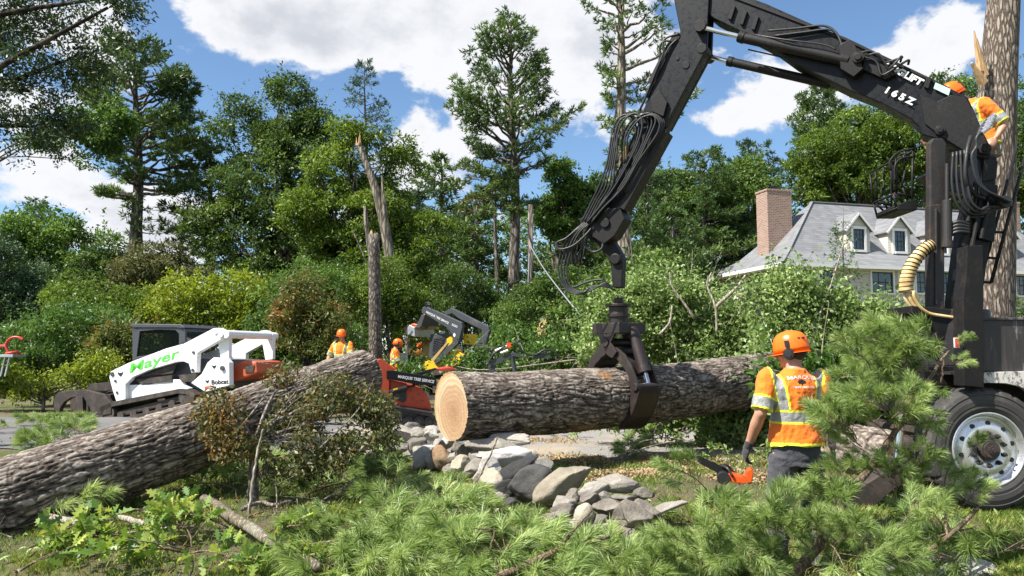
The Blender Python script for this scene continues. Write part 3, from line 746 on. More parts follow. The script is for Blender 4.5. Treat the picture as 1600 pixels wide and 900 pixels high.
def pine_tree(name, label, px, d, top, cbase, prof, nb, mt='pine', bark='bark_far', group=None, seed=1, needle=0.22, dens=1.0, trad=0.28, elev=(38, -8), curl=0.35, cat='tree', pxtop=None, base=None, plume=0.5, blades=9, lat=0.42, keepout=None, inner=0.22, lr=(0.66, 1.1)):
    """white pine: whorls of limbs; prof: (py, left px, right px) reach of the limbs"""
    rng = np.random.default_rng(seed); q = ppm(d)
    pxtop = px if pxtop is None else pxtop
    p0 = P(px, 500, d); gz = G(p0.x, d) if base is None else base
    bx = p0.x; pt = P(pxtop, top, d); pb = P(px, cbase, d)
    root = thing(name, label, cat, (bx, d, gz), group)
    H = pt.z - gz
    def axis(z):
        f = (z - gz) / H; return Vector((bx + (pt.x - bx) * f + 0.012 * H * math.sin(f * 9 + seed) * f * (1 - f) * 2, d + 0.01 * H * math.sin(f * 7 + seed * 2) * f, z))
    t = Tubes(); t.add([axis(gz - 0.2 + (H + 0.2) * i / 14) for i in range(15)], [trad * 1.25, trad, trad * 0.9, trad * 0.78, trad * 0.6, trad * 0.4, trad * 0.05], 12)
    needle *= .85; blades = int(blades * 1.25); prof = sorted(prof); pys = [a[0] for a in prof]
    T = []; D = []; A = []
    for b in range(nb):
        f = (b + rng.uniform(0, 1)) / nb; f = f ** 0.9
        py = cbase + (top - cbase) * f; z = P(px, py, d).z
        if z < gz + 0.3: continue
        a = rng.uniform(0, 2 * math.pi); ca, sa = math.cos(a), math.sin(a)
        le = np.interp(py, pys, [x[1] for x in prof]) / q; re = np.interp(py, pys, [x[2] for x in prof]) / q
        side = re if ca > 0 else le; Lb = abs(ca) ** 0.7 * side + (1 - abs(ca) ** 0.7) * 0.5 * (le + re)
        Lb *= rng.uniform(*lr)
        if Lb < 0.15: continue
        e0 = R(np.interp(f, [0, 1], [elev[1], elev[0]]) + rng.uniform(-8, 8))
        s0 = axis(z - Lb * math.sin(e0) * 0.45); m_ = 9; pts = []
        for i in range(m_):
            u = i / (m_ - 1); pts.append(s0 + Vector((ca * Lb * u * math.cos(e0), sa * Lb * u * math.cos(e0), Lb * (u * math.sin(e0) + curl * 0.35 * u * u - 0.12 * u))))
        pts = [p + Vector((rng.normal() * 0.02 * Lb, rng.normal() * 0.02 * Lb, rng.normal() * 0.012 * Lb)) if i else p for i, p in enumerate(pts)]
        br = trad * (0.30 if Lb > 1.5 else 0.2) * (1 - 0.4 * f); t.add(pts, [br, br * 0.6, br * 0.15], 6, cap=False)
        tone = rng.uniform(0, 1)
        arr = np.array([tuple(p) for p in pts])
        st = 0.28 / dens
        nl = max(3, int(Lb * 0.78 / st))
        for j in range(nl):
            u = inner + (1 - inner) * (j + rng.uniform(0, 1)) / nl
            c = np.array([np.interp(u, np.linspace(0, 1, m_), arr[:, k]) for k in range(3)])
            ll = Lb * lat * (1.02 - u) ** 0.75 * rng.uniform(0.5, 1.1) + 0.22
            for sg in (-1, 1):
                th = a + sg * R(rng.uniform(32, 68)); dr = np.array([math.cos(th), math.sin(th), rng.uniform(-0.05, 0.28)]) ; dr /= np.linalg.norm(dr)
                nt_ = max(2, int(ll / 0.2)); uu = (np.arange(nt_) + 1) / nt_
                q_ = c + dr * (ll * uu)[:, None]; q_[:, 2] += 0.10 * ll * uu ** 2
                q_ += rng.normal(size=q_.shape) * 0.04
                T.append(q_); D.append(np.repeat((dr * 0.7 + np.array([0, 0, 0.55]))[None], nt_, 0)); A.append(np.full(nt_, tone))
        T.append(arr[-1:]); D.append((arr[-1] - arr[-2])[None]); A.append(np.array([tone]))
    T = np.concatenate(T); D = unit(np.concatenate(D)); A = np.concatenate(A)
    if keepout is not None:
        k = keepout(T); T, D, A = T[k], D[k], A[k]
    n = len(T); T = np.repeat(T, blades, 0); D = np.repeat(D, blades, 0); A = np.repeat(A, blades)
    lv = Leaves(); V, F = leaf_quads(T, needle, rng, up=0.2, w=0.2, dirs=D, dirk=plume, fold=0.03)
    lv.add(V, F, np.clip(A * 0.5 + rng.uniform(0, 0.5, len(A)), 0, 1))
    link('crown', lv.mesh('foliage', (bx, d, gz)), M[mt], root)
    me = t.mesh('trunk'); shift(me, (bx, d, gz)); link('trunk', me, M[bark], root)
    return root

# --- loose leafy twigs (brush): limbs and leaves in one heap
def brush(name, label, blobs, d, n, leaf, mt, limbs=(), group=None, seed=1, shape=None, limbmat='limb_pale', nlimb=10, cat='tree', bushy=0.35, up=0.25, base=None):
    rng = np.random.default_rng(seed); cs = []; rs = []
    for e in blobs:
        cx, cy, rx, ry = e[:4]; dd = d + (e[4] if len(e) > 4 else 0)
        cs.append(tuple(P(cx, cy, dd))); q = ppm(dd); rs.append((rx / q, 0.5 * (rx + ry) / q, ry / q))
    cs = np.array(cs); rs = np.array(rs); bx = float(cs[:, 0].mean()); by = float(cs[:, 1].mean()); gz = G(bx, by) if base is None else base
    root = thing(name, label, cat, (bx, by, gz), group)
    vol = rs.prod(1) ** 0.8; pr = vol / vol.sum()
    nc = int(max(12, vol.sum() / bushy ** 2.4 * 2.2)); idx = rng.choice(len(cs), nc, p=pr)
    C = cs[idx] + unit(rng.normal(size=(nc, 3))) * rs[idx] * (rng.uniform(0.2, 1, nc) ** 0.5)[:, None]
    g = terrain(C[:, 0], C[:, 1]); C[:, 2] = np.maximum(C[:, 2], g + 0.08)
    k = rng.integers(0, nc, n); R_ = bushy * rng.uniform(0.5, 1.3, nc)
    uu = unit(rng.normal(size=(n, 3))); Pt = C[k] + uu * (R_[k] * rng.uniform(0.1, 1, n) ** 0.5)[:, None]
    g = terrain(Pt[:, 0], Pt[:, 1]); Pt[:, 2] = np.maximum(Pt[:, 2], g + 0.03)
    # ragged leafy shoots standing out of the heap
    m9 = n // 40; kk = rng.integers(0, nc, m9); ud = unit(rng.normal(size=(m9, 3)) + np.array([0, 0, .7])); tt = (np.arange(10) / 10)[None, :, None]
    sl_ = rng.uniform(.5, 2.4, (m9, 1, 1)) * bushy; sp = C[kk][:, None] + ud[:, None] * (bushy * .5 + tt * sl_); Pt[:m9 * 10] = sp.reshape(-1, 3) + rng.normal(size=(m9 * 10, 3)) * leaf * .6
    keep_ = vnoise(Pt * (1.3 / bushy) + 3, seed + 2) > .40; keep_[:m9 * 10] = True; Pt = Pt[keep_]; k = k[keep_]; uu = uu[keep_]; n = len(Pt)
    tone = np.clip(rng.uniform(0, 1, nc)[k] * 0.4 + rng.uniform(0, 1, n) * 0.6, 0, 1)
    lv = Leaves()
    if shape is None: V, F = leaf_quads(Pt, leaf, rng, up=up, w=0.5, dirs=uu, dirk=0.4)
    else: V, F = leaf_shape(Pt, leaf, rng, shape, up=up, dirs=uu, dirk=0.4)
    lv.add(V, F, tone); link('foliage', lv.mesh('foliage', (bx, by, gz)), M[mt], root)
    t = Tubes()
    for i in range(nlimb):
        a, b = rng.choice(nc, 2, replace=False); a = Vector(C[a]); b = Vector(C[b])
        if (b - a).length > 4.5: b = a + (b - a).normalized() * 4.5
        mid = a.lerp(b, 0.5) + Vector(rng.normal(size=3)) * 0.12 * (b - a).length
        t.add(smooth_path([a, mid, b], 5), [0.028, 0.014, 0.005], 6)
    for i in rng.choice(nc, min(nc, nlimb * 12), replace=False):
        a = Vector(C[i]); b = a + Vector(rng.normal(size=3)) * 0.55 + Vector((0, -.1, .15)); t.add(smooth_path([a, a.lerp(b, .5) + Vector(rng.normal(size=3)) * 0.06, b], 3), [0.009, 0.003], 4)
    for pts, r in limbs:
        t.add(smooth_path([P(*p) for p in pts], 6), r, 9)
    me = t.mesh('limbs'); shift(me, (bx, by, gz)); link('limbs', me, M[limbmat], root)
    return root

# --- pine bough prototypes (long soft needles in fans at the twig tips), real size about 0.55 m
def bough_protos(n=6):
    out = []
    for s in range(n):
        rng = np.random.default_rng(500 + s); L = 0.55
        t = Tubes(); tips = []; m_ = 7
        main = [Vector((L * i / (m_ - 1), 0.03 * math.sin(i * 0.9 + s), 0.05 * math.sin(i / (m_ - 1) * 2.2 + s * .3))) for i in range(m_)]
        t.add(main, [0.0065, 0.0045, 0.0022], 6); arr = np.array([tuple(p) for p in main])
        def pos(u): return np.array([np.interp(u, np.linspace(0, 1, m_), arr[:, k]) for k in range(3)])
        nt_ = 9
        for j in range(nt_):
            u = 0.10 + 0.82 * (j + rng.uniform(0, 1)) / nt_; c = pos(u); sg = 1 if j % 2 else -1
            ln = 0.24 * (1.08 - u) ** 0.7 * rng.uniform(0.6, 1.2) + 0.05; th = sg * R(rng.uniform(28, 60))
            dr = np.array([math.cos(th), math.sin(th), rng.uniform(-0.35, 0.45)]); dr /= np.linalg.norm(dr)
            pts = [c + dr * ln * x + np.array([0.10 * ln * x * x, 0, 0.12 * ln * x * x]) for x in (0, 0.4, 0.75, 1)]
            t.add([Vector(p) for p in pts], [0.0035, 0.0016], 4, cap=False); tips.append((pts[-1], pts[-1] - pts[-2], 1.0))
            if ln > 0.15: tips.append((pts[2], pts[2] - pts[1], .6))
        tips.append((arr[-1], arr[-1] - arr[-2], 1.2)); tips.append((arr[-2], arr[-2] - arr[-3], .6))
        B = []; Dn = []; A = []; LL = []
        for c0, ax, wgt in tips:
            ax = ax / (np.linalg.norm(ax) + 1e-9); nf = int(95 * wgt); bl = 0.055
            u = rng.uniform(0, 1, nf); c = c0[None] - ax[None] * (bl * (1 - u))[:, None]
            rd = unit(rng.normal(size=(nf, 3))); rd = unit(rd - ax * (rd @ ax)[:, None])
            sp = R(78) * (1.0 - u * 0.55) * rng.uniform(0.25, 1.0, nf); dn = ax * np.cos(sp)[:, None] + rd * np.sin(sp)[:, None]; dn[:, 2] -= 0.08
            B.append(c); Dn.append(unit(dn)); A.append(np.clip(rng.uniform(0, .45) + rng.uniform(0, 0.55, nf), 0, 1)); LL.append(rng.uniform(.095, .145, nf))
        B = np.concatenate(B); Dn = np.concatenate(Dn); A = np.concatenate(A); Ln = np.concatenate(LL)[:, None]; nn = len(B)
        sd = unit(np.cross(Dn, rng.normal(size=(nn, 3)))) * 0.00135
        mid = B + Dn * Ln * 0.55; tip = B + Dn * Ln + np.array([0, 0, -0.16]) * Ln
        V = np.stack([B - sd, B + sd, mid + sd, tip, mid - sd], 1).reshape(-1, 3); F = (np.arange(nn)[:, None] * 5 + np.arange(5)[None]).astype(np.int32)
        me = np_mesh('needles', V, F, attr=np.repeat(A, 5)); me.materials.append(M['bough'])
        st = t.mesh('stem'); st.materials.append(M['twig']); out.append((st, me))
    return out
def place_bough(protos, i, loc, direction, length, roll, label, group):
    st, me = protos[i % len(protos)]
    root = thing('pine_bough', label, 'branch', loc, group)
    q = Vector(direction).normalized().to_track_quat('X', 'Z').to_matrix() @ Matrix.Rotation(roll, 3, 'X')
    root.rotation_euler = q.to_euler(); root.scale = (min(1.1, length * 1.6),) * 3
    for nm, x in (('stem', st), ('needles', me)):
        o = bpy.data.objects.new(nm, x); COL.objects.link(o); o.parent = root
    return root
# --- broad-leaf sprays
def spray_protos(n, shape, leaf, count, mt, seed0=700, size=0.6, twig='twig', up=0.5):
    out = []
    for s in range(n):
        rng = np.random.default_rng(seed0 + s); t = Tubes(); pts_all = []
        main = [Vector((size * x, 0.06 * math.sin(x * 4 + s) * size, 0.10 * math.sin(x * 3) * size)) for x in np.linspace(0, 1, 6)]
        t.add(main, [0.009, 0.004], 6); arr = np.array([tuple(p) for p in main]); B = []; Dd = []
        for j in range(9):
            u = 0.15 + 0.85 * j / 9; c = np.array([np.interp(u, np.linspace(0, 1, 6), arr[:, k]) for k in range(3)]); th = (1 if j % 2 else -1) * R(rng.uniform(30, 75))
            ln = size * 0.45 * (1.1 - u) * rng.uniform(0.7, 1.2); dr = np.array([math.cos(th), math.sin(th), rng.uniform(-0.1, 0.5)])
            t.add([Vector(c), Vector(c + dr * ln * .5), Vector(c + dr * ln)], [0.004, 0.002], 4, cap=False)
            k = count // 9; uu = rng.uniform(0.25, 1, k)[:, None]; B.append(c + dr * ln * uu); Dd.append(np.repeat(dr[None], k, 0))
        B = np.concatenate(B); Dd = unit(np.concatenate(Dd)); V, F = leaf_shape(B, leaf, rng, shape, up=up, dirs=Dd, dirk=0.5, curl=0.4)
        lv = Leaves(); lv.add(V, F, rng.uniform(0, 1, len(F))); me = lv.mesh('leaves'); me.materials.append(M[mt])
        st = t.mesh('stem'); st.materials.append(M[twig]); out.append((st, me))
    return out
def place_spray(protos, i, loc, direction, scale, roll, label, group, name='leafy_branch'):
    st, me = protos[i % len(protos)]
    root = thing(name, label, 'branch', loc, group)
    q = Vector(direction).normalized().to_track_quat('X', 'Z').to_matrix() @ Matrix.Rotation(roll, 3, 'X')
    root.rotation_euler = q.to_euler(); root.scale = (scale,) * 3
    for nm, x in (('stem', st), ('leaves', me)):
        o = bpy.data.objects.new(nm, x); COL.objects.link(o); o.parent = root
    return root

# --- furrowed logs
def log_thing(name, label, A, B, ra, rb, seed, nr=220, nl=520, bend=0.0, amp=0.016, cat='log', cut_a=True, cut_b=True, flare=0.0, scars=(), knots=()):
    A = Vector(A); B = Vector(B); ax = B - A; L = ax.length
    q = ax.to_track_quat('Z', 'Y'); root = thing(name, label, cat, A)
    root.rotation_euler = q.to_euler(); qi = q.to_matrix().inverted()
    th = np.linspace(0, 2 * math.pi, nr, endpoint=False); s = np.linspace(0, 1, nl)
    TH, S = np.meshgrid(th, s); rad = ra + (rb - ra) * S + flare * np.exp(-S * 7)
    # big lumps
    c = np.stack([np.cos(TH) * 1.2, np.sin(TH) * 1.2, S * L * 1.3], -1).reshape(-1, 3)
    rad = rad * (1 + 0.07 * (fbm(c, 3, seed).reshape(TH.shape) - 0.5) * 2)
    kx = ra * np.cos(TH); ky = ra * np.sin(TH); z = S * L
    wp = np.stack([kx * 6, ky * 6, z * 3], -1).reshape(-1, 3)
    w1 = (fbm(wp, 3, seed + 3) - 0.5).reshape(TH.shape)
    w2 = (fbm(wp + 31, 3, seed + 4) - 0.5).reshape(TH.shape)
    # ridges: stretched cells, warped
    def rid(fx, fz, sd, ww, wwz):
        t2 = TH + w1 * ww; zz = z + w2 * wwz
        p = np.stack([ra * np.cos(t2) * fx, ra * np.sin(t2) * fx, zz * fz], -1).reshape(-1, 3)
        n = (vnoise(p, sd) * 0.7 + 0.3 * vnoise(p * 2.1 + 5, sd + 1)).reshape(TH.shape)
        return np.clip(np.abs(n - 0.5) / 0.15, 0, 1)
    r1 = rid(36, 4.0, seed + 11, 0.22, 0.22); r2 = rid(26, 13.0, seed + 23, 0.28, 0.22)
    h = np.minimum(r1, 0.35 + 0.65 * r2) ** 0.8
    fine = vnoise(np.stack([kx * 70, ky * 70, z * 34], -1).reshape(-1, 3), seed + 40).reshape(TH.shape)
    h2 = h + (fine - 0.5) * 0.35
    R2 = rad + amp * (h2 - 0.6)
    sc = np.zeros_like(h)
    for (t0, s0, rt, rs) in scars:
        dt = (TH - t0 + math.pi) % (2 * math.pi) - math.pi
        g = np.exp(-((dt / rt) ** 2 + ((S - s0) * L / rs) ** 2)); sc = np.maximum(sc, np.clip(g * 1.6 - 0.9 * fbm(c * 5, 3, seed + 77).reshape(TH.shape), 0, 1))
    for (t0, s0, r0, hh) in knots:
        dt = ((TH - t0 + math.pi) % (2 * math.pi) - math.pi) * ra
        g = np.exp(-((dt / r0) ** 2 + ((S - s0) * L / r0) ** 2)); R2 = R2 + hh * g
    bx = bend * L * np.sin(np.pi * S)
    V = np.stack([R2 * np.cos(TH), R2 * np.sin(TH) + bx, z], -1).reshape(-1, 3)
    i = np.arange(nl - 1)[:, None] * nr; j = np.arange(nr)[None]; j2 = (j + 1) % nr
    F = np.stack([i + j, i + j2, i + nr + j2, i + nr + j], -1).reshape(-1, 4)
    me = np_mesh('bark', V, F, smooth=False, attr=h2.ravel() * 0.85)
    a = me.attributes.new('scar', 'FLOAT', 'POINT'); a.data.foreach_set('value', sc.ravel().astype(np.float32))
    link('bark', me, M['logbark'], root)
    for on, row, zc in ((cut_a, 0, 0.0), (cut_b, nl - 1, L)):
        ring = V.reshape(nl, nr, 3)[row]
        cc = ring.mean(0); rr = []
        for f in (0.985, 0.8, 0.5, 0.25): rr.append(cc + (ring - cc) * f)
        VV = np.concatenate([ring] + rr + [cc[None]]); sgn = -1 if row == 0 else 1
        VV[:, 2] += sgn * 0.002
        FF = []
        for k in range(4):
            a_ = k * nr + np.arange(nr); b_ = k * nr + (np.arange(nr) + 1) % nr; FF.append(np.stack([a_, b_, b_ + nr, a_ + nr], -1))
        a_ = 4 * nr + np.arange(nr); b_ = 4 * nr + (np.arange(nr) + 1) % nr; TT = np.stack([a_, b_, np.full(nr, 5 * nr)], -1)
        cm = np_mesh('cut_face', VV, np.concatenate(FF), tri=TT); link('cut_face', cm, M['cut'] if on else M['torn'], root)
    return root
# ------------------------------------------------------------- ground
def axis_lines(a, b, fine0, fine1, st, far):
    v = list(np.arange(fine0, fine1, st)); x = fine0; s = st
    while x > a: s *= 1.18; x -= s; v.insert(0, max(x, a))
    x = v[-1]; s = st
    while x < b: s *= 1.18; x += s; v.append(min(x, b))
    return np.array(v)
xs = axis_lines(-450, 450, -12, 12, 0.10, 0); ys = axis_lines(-60, 900, 2.5, 18, 0.10, 0)
GX, GY = np.meshgrid(xs, ys); gz = terrain(GX, GY)
nb_ = (fbm(np.stack([GX * 3, GY * 3, GX * 0], -1).reshape(-1, 3), 4, 9).reshape(GX.shape) - 0.5) * 0.07 * sstep(22, 12, GY) * sstep(12, 9.5, np.abs(GX))
road_mask = sstep(9.6, 10.4, GY) * sstep(18.5, 17.5, GY)
V = np.stack([GX, GY, gz + nb_ * (1 - road_mask) - 0.004 * road_mask], -1).reshape(-1, 3); nx = len(xs); ny = len(ys)
i = np.arange(ny - 1)[:, None] * nx; j = np.arange(nx - 1)[None]
F = np.stack([i + j, i + j + 1, i + nx + j + 1, i + nx + j], -1).reshape(-1, 4)
link('ground', np_mesh('ground', V, F, smooth=True), M['ground'])['kind'] = 'structure'
def band(name, x0, x1, near, far, mt, dz, nxn=160, nyn=50):
    x = np.linspace(x0, x1, nxn); a = near(x) + (fbm(np.stack([x * 1.5, x * 0, x * 0], 1), 3, 5) - 0.5) * 0.9
    b = far(x) + (fbm(np.stack([x * 1.2, x * 0 + 9, x * 0], 1), 3, 6) - 0.5) * 1.0
    t = np.linspace(0, 1, nyn)[:, None]; Xg = np.repeat(x[None], nyn, 0); Yg = a[None] * (1 - t) + b[None] * t
    V = np.stack([Xg, Yg, terrain(Xg, Yg) + dz], -1).reshape(-1, 3); i = np.arange(nyn - 1)[:, None] * nxn; j = np.arange(nxn - 1)[None]
    F = np.stack([i + j, i + j + 1, i + nxn + j + 1, i + nxn + j], -1).reshape(-1, 4)
    link(name, np_mesh(name, V, F, smooth=True), M[mt])['kind'] = 'structure'
nearf = lambda x: np.interp(x, [-30, -9, -4, 0, 3, 6, 30], [11.4, 11.4, 11.0, 10.3, 9.9, 9.9, 9.9])
farf = lambda x: np.interp(x, [-30, -9, 0, 4, 30], [17.3, 17.3, 15.6, 14.6, 14.6])
band('driveway', -3.2, 8.0, nearf, farf, 'drive', 0.012)
band('road', -40, -3.2, nearf, farf, 'asphalt', 0.012, 220)
# ------------------------------------------------------------- sawdust
rng = np.random.default_rng(3); Vs = []; Fs = []; ns = 0
for (px, py, rx, ry, n_) in [(960, 722, 1.3, 0.35, 15000), (1085, 742, 1.0, 0.3, 9000), (690, 772, 0.4, 0.35, 4000), (455, 752, .35, .3, 2500), (820, 690, 0.7, 0.35, 3000), (1230, 700, 0.9, 0.6, 4000), (645, 795, 0.3, 0.25, 1500), (330, 800, .5, .3, 1200)]:
    c = Pg(px, py); pp = np.stack([c.x + rng.normal(size=n_) * rx * .62, c.y + rng.normal(size=n_) * ry * .62], 1)
    pp = pp[fbm(np.stack([pp[:, 0] * 2.2, pp[:, 1] * 2.2, pp[:, 0] * 0], 1), 3, 19) > .43]
    cp = np.concatenate([pp, (terrain(pp[:, 0], pp[:, 1]) + 0.018 + rng.uniform(0, .03, len(pp)))[:, None]], 1); V2, F2 = leaf_quads(cp, 0.026, rng, up=0.82, w=0.7); Vs.append(V2); Fs.append(F2 + ns); ns += len(V2)
link('sawdust', np_mesh('sawdust', np.concatenate(Vs), np.concatenate(Fs)), M['sawdust'])['kind'] = 'stuff'

# ------------------------------------------------------------- house
HC = P(1222, 411, 34.0); HR = P(1600, 425, 37.5)
hang = math.atan2(HR.y - HC.y, HR.x - HC.x)
hbase = 2.45
house = thing('house', 'cream clapboard house with grey hipped roof, dormers and brick chimneys behind the brush', 'house', (HC.x, HC.y, hbase))
house.rotation_euler = (0, 0, hang)
hu = Vector((math.cos(hang), math.sin(hang), 0)); hw = Vector((-hu.y, hu.x, 0))
def hl(px, py, yl):
    """pixel -> house coordinates on the plane local y = yl"""
    o = Vector((HC.x, HC.y, 0)) + hw * yl; r = ray(px, py); c = Vector((0, 0, CAM_Z)); t = (o - c).dot(hw) / r.dot(hw)
    p = c + r * t - Vector((HC.x, HC.y, hbase)); return Vector((p.dot(hu), p.dot(hw), p.z))
EZ = HC.z - hbase; LEN = 19.0; DEP = 6.6; OV = 0.45
def hpart(name, bm, m, parent=None, bevel=0):
    bmesh.ops.recalc_face_normals(bm, faces=bm.faces); me = bpy.data.meshes.new(name); bm.to_mesh(me); bm.free()
    return link(name, me, M[m], parent or house)
# walls with real openings would hide nothing here: boxes for wall, windows proud
bm = bmesh.new(); b_box(bm, (LEN / 2, DEP / 2, EZ / 2 - 0.05), (LEN - 2 * OV, DEP - 2 * OV, EZ + 0.1)); hpart('wall', bm, 'siding')
bm = bmesh.new()
def ring(ins, z): return [bm.verts.new(v) for v in ((ins, ins, z), (LEN - ins, ins, z), (LEN - ins, DEP - ins, z), (ins, DEP - ins, z))]
RZ = 9.1 - hbase
r0 = ring(0, EZ); rk = ring(0.02, EZ + 0.07); r1 = ring(1.15, EZ + 0.75)
ra_ = bm.verts.new((4.07, DEP / 2, RZ)); rb_ = bm.verts.new((LEN - 4.07, DEP / 2, RZ))
for a, b in ((r0, rk), (rk, r1)):
    for i in range(4): bm.faces.new((a[i], a[(i + 1) % 4], b[(i + 1) % 4], b[i]))
bm.faces.new((r1[0], r1[1], rb_, ra_)); bm.faces.new((r1[2], r1[3], ra_, rb_)); bm.faces.new((r1[3], r1[0], ra_)); bm.faces.new((r1[1], r1[2], rb_)); bm.faces.new(r0[::-1])
hpart('roof', bm, 'shingle')
bm = bmesh.new()   # eaves board and gutter
b_box(bm, (LEN / 2, -0.03, EZ - 0.04), (LEN + 0.1, 0.10, 0.16)); b_box(bm, (-0.03, DEP / 2, EZ - 0.04), (0.10, DEP - 0.0, 0.16))
b_box(bm, (LEN / 2, OV / 2 + 0.02, EZ - 0.10), (LEN - 0.2, OV, 0.05)); b_box(bm, (OV / 2 + .02, DEP / 2, EZ - 0.105), (OV, DEP - 0.8, 0.05))
hpart('gutter', bm, 'trim')
bm = bmesh.new(); b_beam(bm, (4.07, DEP / 2, RZ + 0.02), (LEN - 4.07, DEP / 2, RZ + 0.02), 0.16, 0.05)
b_beam(bm, (1.15, 1.15, EZ + 0.77), (4.07, DEP / 2, RZ + 0.02), 0.15, 0.05); b_beam(bm, (0.05, 0.05, EZ + .08), (1.15, 1.15, EZ + 0.77), 0.15, 0.05); hpart('ridge_cap', bm, 'shingle')
def window(x, z0, z1, w, y, parent, axis='x', cols=3, rows=4, trimw=0.09):
    """double-hung window on a wall; axis x: wall runs along local x at depth y; axis y: left wall"""
    def B(bm, c, s):
        if axis == 'x': b_box(bm, (c[0], c[1], c[2]), (s[0], s[1], s[2]))
        else: b_box(bm, (c[1], c[0], c[2]), (s[1], s[0], s[2]))
    zc = (z0 + z1) / 2; h = z1 - z0
    bm = bmesh.new()
    for s in (-1, 1): B(bm, (x + s * (w / 2 + trimw / 2), y - 0.03, zc), (trimw, 0.08, h + 2 * trimw))
    B(bm, (x, y - 0.03, z1 + trimw / 2), (w, 0.079, trimw)); B(bm, (x, y - 0.05, z0 - trimw / 2), (w + 0.002, 0.12, trimw * 0.9))
    me = bpy.data.meshes.new('window'); bmesh.ops.recalc_face_normals(bm, faces=bm.faces); bm.to_mesh(me); bm.free()
    wn = link('window', me, M['trim'], parent)
    bm = bmesh.new()
    for s in (-1, 1): B(bm, (x + s * (w / 2 - 0.03), y - 0.02, zc), (0.055, 0.04, h))
    for zz in (z0 + 0.03, zc, z1 - 0.03): B(bm, (x, y - 0.021, zz), (w - 0.11, 0.04, 0.055))
    for i in range(1, cols): B(bm, (x - w / 2 + w * i / cols, y - 0.014, zc), (0.018, 0.02, h - 0.1))
    for i in range(1, rows):
        if i * 2 != rows: B(bm, (x, y - 0.0135, z0 + h * i / rows), (w - 0.12, 0.018, 0.018))
    me = bpy.data.meshes.new('sash'); bm.to_mesh(me); bm.free(); link('sash', me, M['shutter'], wn)
    bm = bmesh.new(); B(bm, (x, y - 0.004, zc), (w, 0.006, h)); me = bpy.data.meshes.new('pane'); bm.to_mesh(me); bm.free(); link('pane', me, M['win'], wn)
for (xa, xb, ya, yb) in [(1241, 1269, 421, 470), (1279, 1302, 421, 464), (1361, 1395, 424, 458), (1404, 1426, 424, 458), (1430, 1452, 424, 458), (1464, 1486, 425, 459), (1500, 1530, 426, 460), (1562, 1580, 429, 461), (1586, 1606, 430, 462)]:
    a = hl(xa, ya, OV); b = hl(xb, yb, OV); window((a.x + b.x) / 2, b.z, a.z - 0.02, b.x - a.x, OV, house, cols=3, rows=4 if b.x - a.x < 0.9 else 2)
for yy in (1.9, 3.4): window(yy, EZ - 1.75, EZ - 0.45, 0.8, OV, house, axis='y')
# dormers
for cx in (1341, 1405, 1470, 1572):
    f = 1.25; p = hl(cx, 394, f); zb = EZ + 0.82; hw_ = 0.66; ze = zb + 1.12; za = ze + 0.72; x = p.x
    fy = 1.22; slope = (RZ - EZ - .75) / (DEP / 2 - 1.15)
    ye = 1.15 + (ze - EZ - 0.75) / slope; ya = 1.15 + (za - EZ - 0.75) / slope
    bm = bmesh.new()
    A0 = [bm.verts.new(v) for v in ((x - hw_, fy, zb - .12), (x + hw_, fy, zb - .12), (x + hw_, fy, ze), (x, fy, za), (x - hw_, fy, ze))]
    bm.faces.new(A0)
    for s in (-1, 1):
        a = bm.verts.new((x + s * hw_, fy + 0.001, zb - .12)); b = bm.verts.new((x + s * hw_, fy + .001, ze)); c = bm.verts.new((x + s * hw_, ye + 0.05, ze)); d_ = bm.verts.new((x + s * hw_, fy + .2, zb - .12)); bm.faces.new((a, b, c, d_) if s > 0 else (a, d_, c, b))
    dm = hpart('dormer', bm, 'siding')
    bm = bmesh.new()
    for s in (-1, 1):
        o_ = 0.14; pts = [Vector((x + s * (hw_ + o_), fy - 0.14, ze - o_ * 1.05 + .03)), Vector((x, fy - 0.14, za + 0.05)), Vector((x, ya + 0.25, za + 0.05)), Vector((x + s * (hw_ + o_), ye + 0.1, ze - o_ * 1.05 + .03))]
        b_prism(bm, pts, Vector((0, 0, 0.05)))
    hpart('dormer_roof', bm, 'shingle', dm)
    bm = bmesh.new()
    for s in (-1, 1): b_beam(bm, (x + s * (hw_ + .14), fy - 0.15, ze - .14), (x, fy - 0.15, za + 0.015), 0.05, 0.09)
    hpart('trim', bm, 'trim', dm)
    window(x + 0.0, zb + 0.12, zb + 1.12, 0.62, fy, dm, trimw=0.12)
# chimneys
for (cx, cy, wx, wy, top, sx) in ((1.9, 3.3, 1.35, 0.95, 9.45, 1), (LEN - 3.0, 3.3, 1.1, 0.9, 9.6, 0)):
    if sx == 0: cx = hl(1569, 330, 3.3).x
    bm = bmesh.new(); b_box(bm, (cx, cy, (EZ + top - hbase) / 2), (wx, wy, top - hbase - EZ))
    b_box(bm, (cx, cy, top - hbase + 0.04), (wx + 0.06, wy + 0.06, 0.10))
    ch = hpart('chimney', bm, 'brick')
    bm = bmesh.new(); b_cyl(bm, (cx, cy, top - hbase + .08), (cx, cy, top - hbase + 0.3), 0.16, n=14); b_cyl(bm, (cx, cy, top - hbase + .3), (cx, cy, top - hbase + 0.36), 0.24, 0.05, n=14); hpart('flue', bm, 'shutter', ch)
# ------------------------------------------------------------- trees, left to right
D_ = deciduous; PT = pine_tree
